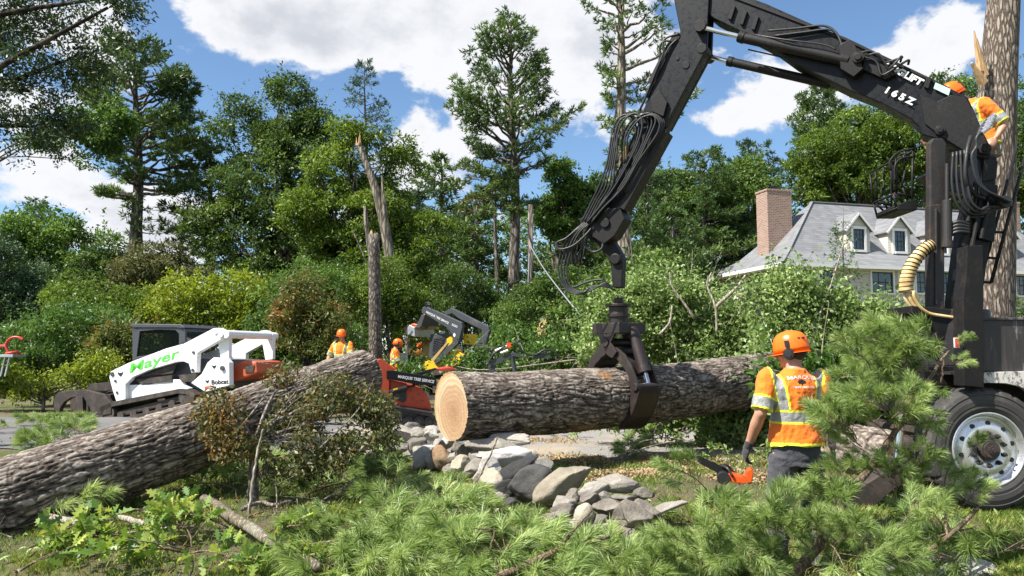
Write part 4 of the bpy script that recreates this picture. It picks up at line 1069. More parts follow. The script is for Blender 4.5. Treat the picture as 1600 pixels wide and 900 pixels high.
# far wood behind everything: one mass nobody could count
def far_wood():
    rng = np.random.default_rng(77); cs = []
    for px in range(-500, 2101, 22):
        Y = 62 + rng.uniform(-6, 10); top = np.interp(px, [-500, 0, 60, 170, 230, 330, 480, 620, 760, 900, 1000, 1130, 1250, 1600, 2100], [340, 380, 400, 435, 450, 440, 380, 340, 330, 330, 300, 290, 300, 240, 260]) + rng.uniform(-6, 22)
        a = P(px, top, Y); z = a.z
        while z > 0: cs.append((a.x + rng.normal() * 0.5, Y + rng.normal() * 1.2, z)); z -= 1.7
    cs = np.array(cs); n = 170000; k = rng.integers(0, len(cs), n); u = unit(rng.normal(size=(n, 3)))
    Pt = cs[k] + u * (1.5 * rng.uniform(0.3, 1, n) ** .5)[:, None] * np.array([1, 1, 0.9]) ; lv = Leaves(); V, F = leaf_quads(Pt, 0.40, rng, up=0.3); lv.add(V, F, np.clip(rng.uniform(0, 1, len(cs))[k] * .5 + rng.uniform(0, .5, n), 0, 1))
    o = link('woodland', lv.mesh('woodland'), M['deep']); o['kind'] = 'stuff'
far_wood()
W_ = 'trees standing behind the work site'
# near oak at the left edge of the frame, trunk outside
D_('oak_tree', 'oak coloured dark as if backlit, overhanging the top left corner, sky showing between its limbs', [(-30, 60, 60, 60), (60, 30, 110, 45), (190, 20, 55, 35, -.5), (215, 80, 35, 45, -.5), (60, 110, 90, 60), (150, 95, 60, 50), (40, 200, 75, 60), (90, 180, 45, 30), (20, 290, 35, 45), (75, 205, 55, 20)],
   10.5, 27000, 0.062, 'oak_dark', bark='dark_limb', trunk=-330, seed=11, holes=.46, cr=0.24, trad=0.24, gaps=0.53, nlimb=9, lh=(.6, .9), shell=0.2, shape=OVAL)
bm_t = Tubes()
PT('pine_tree', 'tall pine with a bare lower trunk left of the dark oak crown, limbs reaching right', 214, 38, 75, 315, [(70, 45, 50), (110, 80, 75), (160, 95, 100), (230, 90, 115), (290, 60, 85), (320, 45, 70), (330, 30, 40)], 66, mt='pine', seed=21, dens=1.25, inner=.45, lat=.33, lr=(.75, 1.12), trad=0.34, blades=10, elev=(40, 2), needle=0.30)
PT('pine_tree', 'sparse low limbs of the second pine trunk under the tall left pine', 222, 38.8, 300, 385, [(290, 30, 45), (340, 35, 55), (390, 15, 40)], 12, mt='pine', seed=22, dens=1.0, trad=0.2, blades=7, elev=(10, -10), needle=0.26)
D_('maple_tree', 'leafy tree tip in front of the tall left pine with a bare broken bough', [(110, 205, 50, 28), (165, 190, 35, 40), (60, 215, 40, 14), (150, 235, 35, 25)], 30, 7000, 0.22, 'green', trunk=-90, seed=23, cr=0.5, trad=0.14, gaps=0.42, nlimb=5, lh=(.7, .9))
D_('broadleaf_tree', 'rounded green tree low on the left below the open sky', [(60, 370, 75, 40), (110, 400, 55, 55), (20, 395, 60, 55), (130, 440, 45, 50)], 36, 17000, 0.26, 'green', seed=24, cr=0.8)
PT('spruce_tree', 'small blue green spruce tip above the rounded tree on the far left', 57, 38, 312, 400, [(312, 3, 3), (400, 45, 45)], 26, mt='spruce', seed=25, trad=0.12, blades=7)
D_('yew_tree', 'almost black dense evergreen at the left edge of the frame', [(0, 440, 65, 55), (20, 480, 60, 45), (-40, 450, 70, 80)], 27, 20000, 0.16, 'pine2', seed=26, cr=0.5, shell=0.8)
D_('broadleaf_tree', 'dark shrubby tree between the black evergreen and the weeping crown', [(160, 440, 60, 40), (120, 470, 60, 40), (200, 430, 40, 35)], 31, 15000, 0.2, 'deep', seed=27, cr=0.6)
D_('weeping_tree', 'olive drooping crown under the bare pine trunk', [(250, 420, 45, 35), (285, 435, 35, 40), (225, 440, 40, 40)], 30, 14000, 0.17, 'olive', seed=28, cr=0.5)
# shrubs behind the white machine
for k, (l, el, d, n, sz, mt) in enumerate([
    ('mid green shrub mass at the road edge left of the white loader', [(60, 545, 60, 45), (110, 520, 50, 45), (160, 535, 55, 50), (30, 575, 40, 30)], 21, 22000, 0.10, 'green'),
    ('tall leafy shrub directly behind the cab of the white loader', [(170, 490, 55, 40), (215, 505, 45, 45), (130, 480, 50, 35)], 24, 20000, 0.11, 'maple'),
    ('yellow green shrub tree with bright rounded crown behind the white loader', [(300, 470, 60, 40), (370, 465, 55, 40), (400, 495, 40, 45), (330, 500, 60, 40), (270, 490, 35, 35)], 23.5, 26000, 0.115, 'yellow'),
    ('reddish tinged bush between the shrub mass and the loader cab', [(215, 540, 40, 30), (180, 555, 40, 35)], 20, 9000, 0.10, 'rust'),
    ('low bright weeds along the road edge at the far left', [(30, 605, 45, 14), (110, 600, 40, 16), (160, 585, 25, 16), (-20, 600, 40, 20)], 19, 12000, 0.09, 'yellow'),
    ('dark leafy bush behind the tail of the white loader', [(430, 520, 35, 45), (455, 480, 35, 45), (420, 560, 40, 30)], 21, 15000, 0.12, 'oak')]):
    D_('shrub', l, el, d, n, sz, mt, seed=60 + k, cr=0.35, trad=0.05, cat='shrub', shell=0.75, limbs=(k % 2 == 0), shape=OVAL)
PT('pine_tree', 'bushy pine left of the big dark oak crown', 330, 40, 225, 420, [(225, 12, 12), (300, 60, 45), (380, 75, 60), (420, 60, 50)], 60, mt='pine', seed=31, trad=0.25, blades=8, needle=0.28, elev=(35, 0))
D_('oak_tree', 'tall dark oak with lobed top left of the snapped trunks', [(375, 175, 28, 30), (445, 155, 32, 32), (490, 170, 30, 35), (400, 220, 55, 45), (470, 230, 60, 50), (430, 300, 85, 60), (480, 370, 70, 60), (400, 380, 70, 60), (370, 300, 40, 50), (350, 350, 40, 40), (440, 440, 80, 60)],
   37, 46000, 0.25, 'deep', trunk=437, seed=32, cr=0.85, trad=0.35, gaps=0.24, shape=None)
PT('spruce_tree', 'thin open pointed conifer top between the dark oak and tall pine', 570, 44, 98, 300, [(98, 4, 4), (150, 35, 30), (220, 55, 55), (300, 60, 60)], 60, mt='spruce', seed=33, trad=0.16, blades=5, dens=0.8, needle=0.24, elev=(25, 10))
D_('maple_tree', 'light green broadleaf tree around the snapped leaning trunk', [(520, 230, 45, 40), (580, 220, 45, 35), (540, 290, 60, 45), (610, 260, 25, 50), (500, 330, 60, 50), (570, 350, 60, 60), (620, 340, 30, 50), (540, 420, 70, 60), (650, 400, 45, 60), (610, 450, 45, 40)], 33, 42000, 0.23, 'maple', trunk=545, seed=34, cr=0.8, gaps=0.2)
for k, (cx, w, top, dd, mt) in enumerate([(690, 75, 250, 43, 'pine'), (745, 55, 300, 40, 'pine'), (640, 50, 300, 47, 'pine2'), (870, 45, 330, 42, 'pine'), (1010, 80, 255, 46, 'pine'), (925, 60, 340, 44, 'pine'), (1100, 95, 235, 50, 'pine'), (1180, 75, 220, 55, 'pine2'), (1050, 60, 330, 40, 'pine'), (1150, 60, 330, 50, 'pine2')]):
    PT('pine_tree', ['dense spreading pine in the middle of the tree line', 'green pine just left of the tall pine', 'dark pine behind the light green maple', 'bushy pine right of the utility pole', 'broad pine behind the crane stick', 'pine low between pole and crane stick', 'wide pine under the blue sky patch left of the house', 'dark pine behind the left chimney', 'young pine below the crane stick, right side', 'dark pine touching the left roof edge'][k],
       cx, dd, top, 470, [(top, 15, 15), (top + 50, w * 0.8, w * 0.8), (400, w * 1.1, w * 1.1), (470, w, w)], 50, mt=mt, seed=80 + k, trad=0.25, blades=10, needle=0.32, elev=(30, -4), dens=0.85, lat=0.42, inner=.3, lr=(.7, 1.15))
PT('pine_tree', 'tall lone white pine with wide tiers rising into the clouds', 806, 35, 30, 350, [(28, 14, 12), (60, 60, 40), (110, 92, 62), (150, 100, 62), (190, 110, 90), (215, 110, 122), (245, 90, 70), (280, 70, 60), (350, 40, 40)], 88, mt='pine', seed=41, trad=0.27, blades=9, needle=0.24, elev=(46, 6), curl=0.6, pxtop=798, dens=1.25, inner=0.42, lr=(.78, 1.15), lat=0.34)
PT('pine_tree', 'half dead brownish pine limbs low on the tall lone pine', 775, 36, 235, 330, [(230, 35, 25), (270, 60, 30), (330, 60, 20)], 22, mt='pine_warm', seed=42, trad=0.12, blades=8, needle=0.26, elev=(25, -10))
D_('broadleaf_tree', 'round topped green tree between tall pine and crane stick', [(880, 285, 35, 28), (900, 330, 45, 35), (860, 340, 35, 40), (930, 300, 25, 25)], 39, 13000, 0.28, 'green', seed=43, cr=0.7, gaps=0.25)
# stripped pine behind the crane stick: crown mostly on the right
PT('pine_tree', 'storm stripped pine with stub limbs behind the crane stick', 978, 27, -60, 300, [(-60, 60, 60), (0, 90, 70), (40, 50, 75), (100, 25, 120), (160, 15, 125), (210, 12, 140), (300, 10, 90)], 58, mt='pine', bark='bark_snag', seed=44, trad=0.30, blades=9, inner=.4, needle=0.20, elev=(35, -2), dens=1.1, pxtop=966)
for k, (l, el, d, n, sz, mt) in enumerate([
    ('mixed dark tree behind the left end of the house roof', [(1060, 310, 60, 50), (1120, 330, 60, 60), (1010, 300, 45, 35), (1160, 300, 50, 50)], 52, 22000, 0.32, 'oak'),
    ('golden green maple behind the house ridge', [(1320, 215, 70, 50), (1290, 270, 60, 50), (1370, 250, 60, 60), (1400, 200, 45, 50), (1340, 300, 90, 40)], 50, 34000, 0.32, 'maple'),
    ('green maple behind the crane post and right house roof', [(1470, 160, 45, 40), (1500, 220, 60, 60), (1450, 260, 60, 60), (1580, 200, 60, 60), (1600, 280, 50, 70), (1540, 290, 60, 50)], 49, 34000, 0.32, 'oak'),
    ('dark broadleaf crown at the right edge of the sky', [(1610, 160, 40, 50), (1660, 220, 60, 90)], 42, 14000, 0.26, 'deep')]):
    D_('maple_tree' if 'maple' in l else 'broadleaf_tree', l, el, d, n, sz, mt, seed=90 + k, cr=0.95, gaps=0.15)
PT('pine_tree', 'grey green pine rising behind the middle of the house', 1285, 56, 130, 300, [(130, 12, 12), (180, 55, 35), (240, 75, 60), (300, 80, 60)], 70, mt='pine', seed=46, trad=0.25, blades=8, needle=0.36, elev=(50, 20))
# understorey in the middle distance
for k, (l, el, d, n, sz, mt) in enumerate([
    ('leafy thicket behind the cut standing stub', [(560, 480, 60, 40), (620, 470, 50, 35), (650, 500, 40, 35), (600, 440, 45, 35)], 27, 24000, 0.12, 'maple'),
    ('pale leafed sapling clump left of the cut stub', [(530, 460, 45, 40), (490, 440, 30, 35)], 27.5, 9000, 0.13, 'green'),
    ('dark undergrowth below the tall lone pine', [(720, 460, 50, 50), (770, 500, 50, 40), (690, 500, 40, 40)], 31, 18000, 0.15, 'deep'),
    ('dark undergrowth around the utility pole', [(830, 490, 50, 45), (880, 470, 50, 50), (860, 530, 60, 25)], 29, 18000, 0.14, 'oak'),
    ('bright weeds at the foot of the utility pole', [(790, 540, 50, 20), (880, 545, 60, 20), (930, 520, 40, 30)], 25, 14000, 0.10, 'green'),
    ('dark shrub belt behind the reddish bush', [(470, 540, 60, 35), (530, 530, 50, 35), (440, 460, 40, 40)], 23, 16000, 0.11, 'oak'),
    ('dark hedge row behind the fallen oak crown', [(980, 420, 60, 40), (1050, 440, 50, 40), (950, 470, 40, 40)], 34, 20000, 0.17, 'deep')]):
    D_('shrub', l, el, d, n, sz, mt, seed=110 + k, cr=0.45, trad=0.06, cat='shrub', shell=0.6)
D_('shrub', 'rust and green tinted bush in front of the dark thicket, left of the cut stub', [(480, 470, 28, 35), (455, 505, 32, 35), (510, 500, 30, 35), (490, 535, 45, 22)], 19, 16000, 0.085, 'rust', seed=120, cr=0.28, trad=0.05, cat='shrub', shape=OVAL)
# conifer sapling in front of the house
PT('sapling', 'thin broadleaf sapling standing in front of the dormers', 1318, 24, 322, 455, [(322, 2, 2), (360, 12, 10), (400, 16, 16), (455, 24, 28)], 30, mt='green', seed=130, trad=0.04, blades=5, needle=0.10, elev=(45, 20), dens=1.6, cat='sapling')

# ---- stubs and snags
def snag(name, label, pts, Y, r, bark='bark_snag', torn=None, extra=(), k=14, cat='tree trunk', gpos=None):
    b = P(*pts[0], Y); root = thing(name, label, cat, (b.x, b.y, G(b.x, b.y)))
    t = Tubes(); w = [P(x, y, Y) for x, y in pts]; w[0].z = G(b.x, b.y) - 0.2
    t.add(smooth_path(w, 5), r, k)
    for ep, er in extra: t.add(smooth_path([P(*p) for p in ep], 4), er, 8)
    me = t.mesh('trunk'); shift(me, root.location); link('trunk', me, M[bark], root)
    if torn:
        bm = bmesh.new(); c = w[-1]; rng = random.Random(len(label))
        for i in range(torn[0]):
            a = i / torn[0] * 6.28; rr = torn[1] * 0.6; p = c + Vector((math.cos(a) * rr, math.sin(a) * rr, -0.06)); h = torn[2] * rng.uniform(0.4, 1.2)
            b_cyl(bm, p, p + Vector((rng.uniform(-.3, .3) * h * .3, 0, h)), torn[1] * 0.33, 0.004, n=5)
        bm_part('torn_top', bm, M['torn'], root)
    return root
snag('cut_trunk', 'straight sawn off grey trunk standing behind the leaning log', [(588, 640), (586, 480), (584, 366)], 21.5, [0.20, 0.175, 0.155], 'bark_stub', torn=(6, 0.15, 0.16))
snag('snapped_trunk', 'pale snapped trunk leaning left behind the sawn grey trunk', [(622, 600), (618, 480), (604, 370), (585, 290), (560, 225)], 28, [0.24, 0.21, 0.19, 0.15, 0.08], 'bark_snag', torn=(5, 0.12, 0.45), extra=[([(608, 400, 28), (601, 330, 27.9), (597, 276, 27.8)], [0.12, 0.10, 0.03]), ([(578, 400, 27.9), (572, 345, 27.8), (570, 322, 27.8)], [0.07, 0.09, 0.05]), ([(585, 440, 27), (560, 380, 27), (550, 360, 27)], [0.03, 0.02])])
snag('pole', 'brown utility pole standing in the wood right of the tall lone pine', [(829, 560), (829, 320)], 33, [0.13, 0.11], 'bark_far', cat='utility pole', extra=[([(829, 350, 33), (816, 350, 32.8), (813, 356, 32.6)], [0.03, 0.03])])
t = Tubes()
for a in ([(829, 385, 33), (850, 420, 28), (880, 460, 22), (905, 490, 19)], [(829, 440, 33), (845, 465, 31), (862, 478, 30)], [(829, 330, 33), (826, 420, 32.9), (822, 510, 32.8)]):
    t.add(smooth_path([P(*p) for p in a], 6), 0.022, 5)
o = top_me('wire', t.mesh('wire'), M['alu'], 'slack pale wires hanging down from the brown utility pole', 'wire')
# big climbing trunk on the right
root = thing('tree_trunk', 'thick topped tree trunk behind the crane post and worker', 'tree trunk', (P(1545, 500, 11.2).x, 11.2, 0.0))
t = Tubes(); w = [P(x, y, 11.2) for x, y in ((1541, 700), (1545, 500), (1549, 380), (1553, 260), (1560, 120), (1568, 0), (1578, -140))]; w[0].z = -0.3
t.add(smooth_path(w, 8), [0.37, 0.335, 0.31, 0.285, 0.25, 0.22, 0.19], 40)
me = t.mesh('trunk'); shift(me, root.location); link('trunk', me, M['bark_big'], root)
bm = bmesh.new()
for (a, b, r, r2) in (((1532, 112), (1522, 48), 0.055, 0.01), ((1536, 130), (1518, 98), 0.075, 0.02), ((1540, 118), (1526, 60), 0.05, 0.01)):
    b_cyl(bm, P(*a, 11.0), P(*b, 10.9), r, r2, n=7)
bm_part('torn_stub', bm, M['torn'], root)
# torn root plate / rust heap
def rootball():
    rng = np.random.default_rng(5); c = P(856, 517, 27); bm = bmesh.new(); bmesh.ops.create_icosphere(bm, subdivisions=4, radius=0.5, matrix=Matrix.Translation(c))
    V = np.array([tuple(v.co) for v in bm.verts]); n = fbm(V * 3.5, 4, 3); n2 = fbm(V * 9, 3, 8)
    for v, a, b in zip(bm.verts, n, n2):
        d = v.co - c; v.co = c + Vector((d.x * 0.8, d.y * 0.5, d.z * 1.1)) * (0.5 + 0.9 * a + 0.5 * (b - .5))
    o = top_mesh('root_plate', bm, M['torn'], 'torn rust orange root plate in the undergrowth beyond the long log', 'root plate')
rootball()
# ------------------------------------------------------------- the two logs
LA = P(704, 636, 8.6); LB = P(1216, 588, 11.8)
log_long = log_thing('log', 'long suspended log with a fresh pale cut end, held in the black grapple', LA, LB, 0.375, 0.368, 7, nr=240, nl=620, bend=-0.012, amp=0.017,
                     scars=[(4.2, 0.30, 0.30, 0.22), (4.7, 0.12, 0.12, 0.25), (2.2, 0.36, 0.25, 0.12), (0.3, 0.6, 0.4, 0.2), (1.0, 0.78, 0.3, 0.1)], knots=[(4.4, 0.83, 0.10, 0.05), (3.9, 0.30, 0.2, 0.03), (5.2, .55, .12, .02)])
# crack across the cut face
fx = (LB - LA).normalized()
crk = Tubes(); crk.add([P(x, y, 8.585 + (x - 704) * .0008) for x, y in ((695, 623), (704, 628), (714, 634), (722, 640), (733, 642))], [0.002, 0.005, 0.004, 0.007, 0.007], 5)
link('crack', shift(crk.mesh('crack'), (0, 0, 0)), M['stone_dark']).parent = log_long
cr = log_long.children[-1]; cr.matrix_parent_inverse = Matrix.Identity(4)
Lm = Matrix.LocRotScale(LA, log_long.rotation_euler, None).inverted(); cr.data.transform(Lm)
LC = P(-60, 806, 6.05); LD = P(572, 583, 9.0)
log_thing('log', 'thick furrowed log leaning up from the lower left corner towards the orange red machine', LC, LD, 0.345, 0.275, 19, nr=250, nl=680, bend=-0.006, amp=0.019,
          scars=[(4.4, 0.42, 0.06, 0.10)], knots=[(5.0, 0.5, 0.12, 0.02)])
short = log_thing('log', 'short log piece half hidden behind the pine boughs beside the truck outrigger', P(1335, 702, 7.7), P(1405, 716, 7.2), 0.24, 0.235, 29, nr=90, nl=90, amp=0.012)

# ------------------------------------------------------------- crane truck
TS = 6.78                                      # near side of the truck
truck = thing('crane_truck', 'black log loader truck with raised knuckle boom crane, grapple and silver wheel', 'truck', (P(1543, 697, TS).x, TS + 1.1, 0))
def part(name, bm, m, parent=truck, bevel=0.0, smooth=False, label=None): return bm_part(name, bm, M[m], parent, bevel, smooth, label)
SP = Plane(1400, TS, 1600, TS)
# wheels -----------------------------------------------------------------
def lathe(bm, c, axis, prof, n=96, mod=None):
    axis = Vector(axis).normalized(); a = axis.orthogonal().normalized(); b = axis.cross(a); rings = []
    for k, (r, h) in enumerate(prof):
        ring_ = []
        for i in range(n):
            t = 2 * math.pi * i / n; rr = r + (mod(k, i, r) if mod else 0)
            ring_.append(bm.verts.new(Vector(c) + a * (math.cos(t) * rr) + b * (math.sin(t) * rr) + axis * h))
        rings.append(ring_)
    for k in range(len(rings) - 1):
        for i in range(n): bm.faces.new((rings[k][i], rings[k][(i + 1) % n], rings[k + 1][(i + 1) % n], rings[k + 1][i]))
    return rings
WR = 0.535
def wheel(cx, y0, parent, out=-1):
    """out: -1 dish faces the camera"""
    z = WR - 0.02; ax = Vector((0, out, 0)); c = Vector((cx, y0, z))
    ob = bpy.data.objects.new('wheel', None); COL.objects.link(ob); ob.parent = parent; ob.location = c - world_loc(parent); ob.empty_display_size = .2
    bm = bmesh.new()
    prof = [(0.312, -0.02), (0.33, 0.005), (0.36, 0.018), (0.385, 0.015), (0.39, 0.020), (0.43, 0.022), (0.470, 0.012), (0.475, 0.018), (0.505, 0.006), (0.522, -0.02), (WR, -0.045), (WR, -0.10), (WR - .012, -0.105), (WR - .012, -0.125), (WR, -0.13), (WR, -0.24), (0.50, -0.27), (0.40, -0.29), (0.31, -0.27)]
    def mod(k, i, r):
        if k in (8, 9, 10) and (i % 6 in (0,)): return -0.014
        if k in (10, 11, 14, 15) and (i % 3 == 0): return -0.010
        return 0
    lathe(bm, c, ax, prof, 132, mod); part('tyre', bm, 'tyre', ob, smooth=False)
    bm = bmesh.new()
    pr = [(0.318, -0.015), (0.322, 0.004), (0.308, 0.008), (0.300, -0.004), (0.290, -0.05), (0.272, -0.060), (0.262, -0.045), (0.20, -0.022), (0.165, -0.018), (0.155, -0.022), (0.09, -0.022), (0.088, -0.10)]
    lathe(bm, c, ax, pr, 96)
    part('rim', bm, 'rim', ob, smooth=True)
    bm = bmesh.new(); a = Vector((1, 0, 0)); b = Vector((0, 0, 1))
    for k in range(10):
        t = 2 * math.pi * (k + 0.35) / 10; p = c + a * math.cos(t) * 0.226 + b * math.sin(t) * 0.226 + ax * (-0.052)
        b_cyl(bm, p - ax * 0.01, p + ax * 0.026, 0.021, 0.021, n=18)
    part('hand_hole', bm, 'plastic', ob)
    bm = bmesh.new()
    for k in range(10):
        t = 2 * math.pi * (k + 0.5) / 10; p = c + a * math.cos(t) * 0.138 + b * math.sin(t) * 0.138
        b_cyl(bm, p - ax * 0.025, p + ax * 0.005, 0.021, n=6); b_cyl(bm, p, p + ax * 0.03, 0.012, n=10)
    part('wheel_nut', bm, 'rusty', ob)
    bm = bmesh.new(); b_cyl(bm, c - ax * 0.06, c + ax * 0.03, 0.088, 0.082, n=28); b_cyl(bm, c + ax * .03, c + ax * 0.045, 0.07, n=28); part('hub', bm, 'attach', ob, 0.004)
    bm = bmesh.new(); b_cyl(bm, c + ax * .045, c + ax * 0.065, 0.036, n=8); b_cyl(bm, c + ax * .065, c + ax * 0.08, 0.02, n=12); part('hub_cap', bm, 'rusty', ob)
    return ob
WX = P(1545, 697, TS).x
wheel(WX, TS, truck); wheel(WX + 1.32, TS, truck)
wheel(WX, TS + 2.35, truck, 1); wheel(WX + 1.32, TS + 2.35, truck, 1)
# frame, axle
bm = bmesh.new(); xr = P(1446, 600, TS).x
for yy in (TS + 0.75, TS + 1.55): b_box(bm, (xr + 3.05, yy, 0.92), (6.0, 0.09, 0.26))
b_box(bm, (xr + 0.05, TS + 1.15, 0.92), (0.10, 0.89, 0.24)); b_box(bm, (WX + .66, TS + 1.15, 0.62), (0.5, 1.0, 0.2))
part('chassis', bm, 'black2', bevel=0.006)
bm = bmesh.new()
for x in (WX, WX + 1.32): b_cyl(bm, (x, TS + .1, WR), (x, TS + 2.2, WR), 0.09, n=20)
b_cyl(bm, (WX - 0.42, TS + .38, 0.50), (WX - 0.62, TS + .38, 0.50), 0.10, n=24); b_cyl(bm, (WX - 0.60, TS + .38, .5), (WX - 0.66, TS + .38, .5), 0.07, n=20); b_cyl(bm, (WX - .45, TS + .38, .5), (WX - .2, TS + .38, .52), 0.04, n=14)
part('axle', bm, 'attach')
# bed side, floor, fender
bm = bmesh.new(); b_plate(bm, SP, [(1504, 498), (2300, 494), (2300, 582), (1504, 580)], 0.02, 0.05)
b_plate(bm, SP, [(1504, 496), (2300, 492), (2300, 498), (1504, 500)], 0.0, 0.09)
for x in (1700, 1900, 2100): b_plate(bm, SP, [(x, 496), (x + 14, 496), (x + 14, 580), (x, 580)], -0.01, 0.028)
part('bed_side', bm, 'bedside', bevel=0.004)
bm = bmesh.new(); b_box(bm, (xr + 3.3, TS + 1.2, 1.17), (5.4, 2.2, 0.08)); b_box(bm, (xr + 3.3, TS + 2.35, 1.42), (5.4, 0.05, 0.45)); part('bed_floor', bm, 'rusty')
bm = bmesh.new()
arc = [(1506, 583), (1560, 581), (1700, 578), (2000, 578), (2000, 600), (1750, 640), (1745, 622), (1715, 604), (1640, 596), (1616, 616), (1604, 612), (1592, 604), (1570, 599), (1540, 598), (1506, 603)]
b_plate(bm, SP, arc, -0.02, 0.05); part('fender', bm, 'chipped', bevel=0.003)
bm = bmesh.new(); b_plate(bm, SP, [(1506, 582), (1560, 580), (2000, 577), (2000, 580), (1560, 583), (1506, 586)], 0.03, 0.6); part('fender_top', bm, 'rusty')
# corner post with red lamp
CP = Plane(1400, 7.02, 1600, 7.02)
bm = bmesh.new(); b_plate(bm, CP, [(1479, 392), (1503, 391), (1504, 604), (1474, 601), (1473, 470), (1478, 430)], -0.32, 0.16); part('corner_post', bm, 'black2', bevel=0.006)
bm = bmesh.new(); c = SP.at(1484, 536, -0.105); b_box(bm, c, (0.046, 0.015, 0.088)); mk = part('marker_lamp', bm, 'letter', bevel=0.002)
bm = bmesh.new(); b_box(bm, c + Vector((0, -0.009, 0)), (0.034, 0.014, 0.072)); part('lens', bm, 'red', mk, bevel=0.003)
# boom mount
PP = Plane(1400, 7.75, 1600, 7.75)
bm = bmesh.new()
b_plate(bm, PP, [(1445, 228), (1450, 220), (1465, 220), (1471, 228), (1470, 330), (1445, 330)], -0.10, 0.09)
col1 = part('lift_column', bm, 'rusty', bevel=0.012)
bm = bmesh.new(); b_plate(bm, PP, [(1442, 324), (1465, 322), (1465, 480), (1466, 494), (1443, 494), (1442, 480)], -0.13, 0.10)
b_plate(bm, PP, [(1449, 330), (1453, 330), (1453, 478), (1449, 478)], -0.15, 0.03)
part('lower_column', bm, 'rusty', bevel=0.01)
bm = bmesh.new(); b_cyl(bm, PP.at(1466, 318, -.16), PP.at(1466, 386, -.16), 0.045, n=18); b_cyl(bm, PP.at(1466, 262, -.16), PP.at(1466, 318, -.16), 0.02, n=12)
b_cyl(bm, PP.at(1466, 380, -.16), PP.at(1466, 390, -.16), 0.055, n=18); part('valve_cylinder', bm, 'rusty')
bm = bmesh.new()
b_plate(bm, PP, [(1514, 246), (1545, 250), (1542, 300), (1536, 360), (1526, 440), (1517, 500), (1476, 500), (1477, 470), (1486, 400), (1494, 350), (1508, 300)], -0.14, 0.16)
part('crane_post', bm, 'black', bevel=0.012)
bm = bmesh.new()
b_plate(bm, PP, [(1494, 330), (1502, 330), (1504, 372), (1494, 394), (1488, 388), (1492, 360)], -0.18, 0.05)
b_plate(bm, PP, [(1513, 290), (1542, 296), (1536, 382), (1511, 376)], -0.185, 0.05)
b_plate(bm, PP, [(1522, 255), (1543, 258), (1541, 285), (1519, 290)], -0.17, 0.04)
for (a, b) in (((1504, 300), (1494, 352)), ((1516, 310), (1500, 390)), ((1528, 312), (1514, 378))): b_cyl(bm, PP.at(*a, -.2), PP.at(*b, -.2), 0.022, n=10)
for (x, y) in ((1509, 453), (1487, 412), (1487, 470)): b_cyl(bm, PP.at(x, y, -.17), PP.at(x, y, -.135), 0.035, n=18)
part('post_brackets', bm, 'black2', bevel=0.004)
# slewing base and turntable
bm = bmesh.new(); cb = PP.at(1490, 497, 0.05)
b_cyl(bm, (cb.x, cb.y, 1.23), (cb.x, cb.y, 1.78), 0.42, 0.34, n=28); b_box(bm, (cb.x - 0.1, cb.y, 1.14), (1.1, 1.3, 0.18))
b_plate(bm, PP, [(1404, 480), (1474, 486), (1474, 520), (1452, 540), (1440, 560), (1442, 520), (1432, 500), (1404, 492)], -0.25, 0.5)
part('slewing_base', bm, 'black2', bevel=0.01)
bm = bmesh.new()   # dangling chain and shackle
for k in range(11):
    p = SP.at(1453 + (2 if k % 2 else 0), 510 + k * 6.5, 0.05); d = Vector((0.012, 0, 0)) if k % 2 else Vector((0, 0.012, 0))
    for s in (-1, 1): b_beam(bm, p + d * s + Vector((0, 0, .02)), p + d * s - Vector((0, 0, .02)), 0.009, 0.009)
part('chain', bm, 'rusty')
# outrigger
bm = bmesh.new(); b_cyl(bm, SP.at(1430, 540, .1), SP.at(1418, 645, .1), 0.062, n=22); b_cyl(bm, SP.at(1418, 640, .1), SP.at(1417, 648, .1), 0.07, n=22)
outr = part('outrigger', bm, 'attach')
bm = bmesh.new(); b_cyl(bm, SP.at(1418, 645, .1), SP.at(1410, 724, .1), 0.032, n=22); part('piston_rod', bm, 'chrome', outr, smooth=False)
bm = bmesh.new(); b_cyl(bm, SP.at(1398, 728, -.05), SP.at(1398, 728, .25), 0.075, n=22); b_cyl(bm, SP.at(1420, 728, 0.0), SP.at(1420, 728, .2), 0.06, n=22)
b_prism(bm, [SP.at(1425, 736, -.05), SP.at(1400, 722, -.05), SP.at(1318, 775, -.05), SP.at(1322, 800, -.05), SP.at(1350, 800, -.05)], Vector((0, 0.28, 0)))
part('outrigger_foot', bm, 'attach', outr, 0.008)
# ---- main boom
PB = Plane(1540, 7.75, 965, 9.65)
bm = bmesh.new()
boom_o = [(1078, -16), (1113, -14), (1164, 0), (1200, 13), (1262, 41), (1324, 67), (1391, 100), (1444, 124), (1484, 144), (1511, 158), (1520, 176), (1530, 200), (1546, 234), (1548, 246), (1541, 255), (1520, 254), (1497, 240), (1470, 224), (1441, 216), (1437, 204), (1424, 192), (1378, 167), (1330, 148), (1289, 128), (1245, 106), (1215, 84), (1165, 58), (1120, 36), (1100, 20)]
b_plate(bm, PB, boom_o, -0.15, 0.30); boom = part('boom', bm, 'black', bevel=0.012)
bm = bmesh.new()   # stiffener plates and edges, pins
b_plate(bm, PB, [(1438, 155), (1465, 166), (1486, 156), (1508, 160), (1522, 184), (1544, 236), (1545, 250), (1538, 253), (1518, 249), (1470, 219), (1446, 200)], -0.172, 0.02)
b_plate(bm, PB, [(1113, -14), (1324, 67), (1484, 144), (1482, 148), (1322, 71), (1112, -9)], -0.17, 0.34)
b_plate(bm, PB, [(1449, 128), (1456, 131), (1451, 147), (1444, 144)], -0.19, 0.04)
for (x, y) in ((1150, 18), (1168, 26), (1186, 34)): b_plate(bm, PB, [(x, y), (x + 5, y + 1), (x - 2, y + 22), (x - 7, y + 20)], -0.185, 0.035)
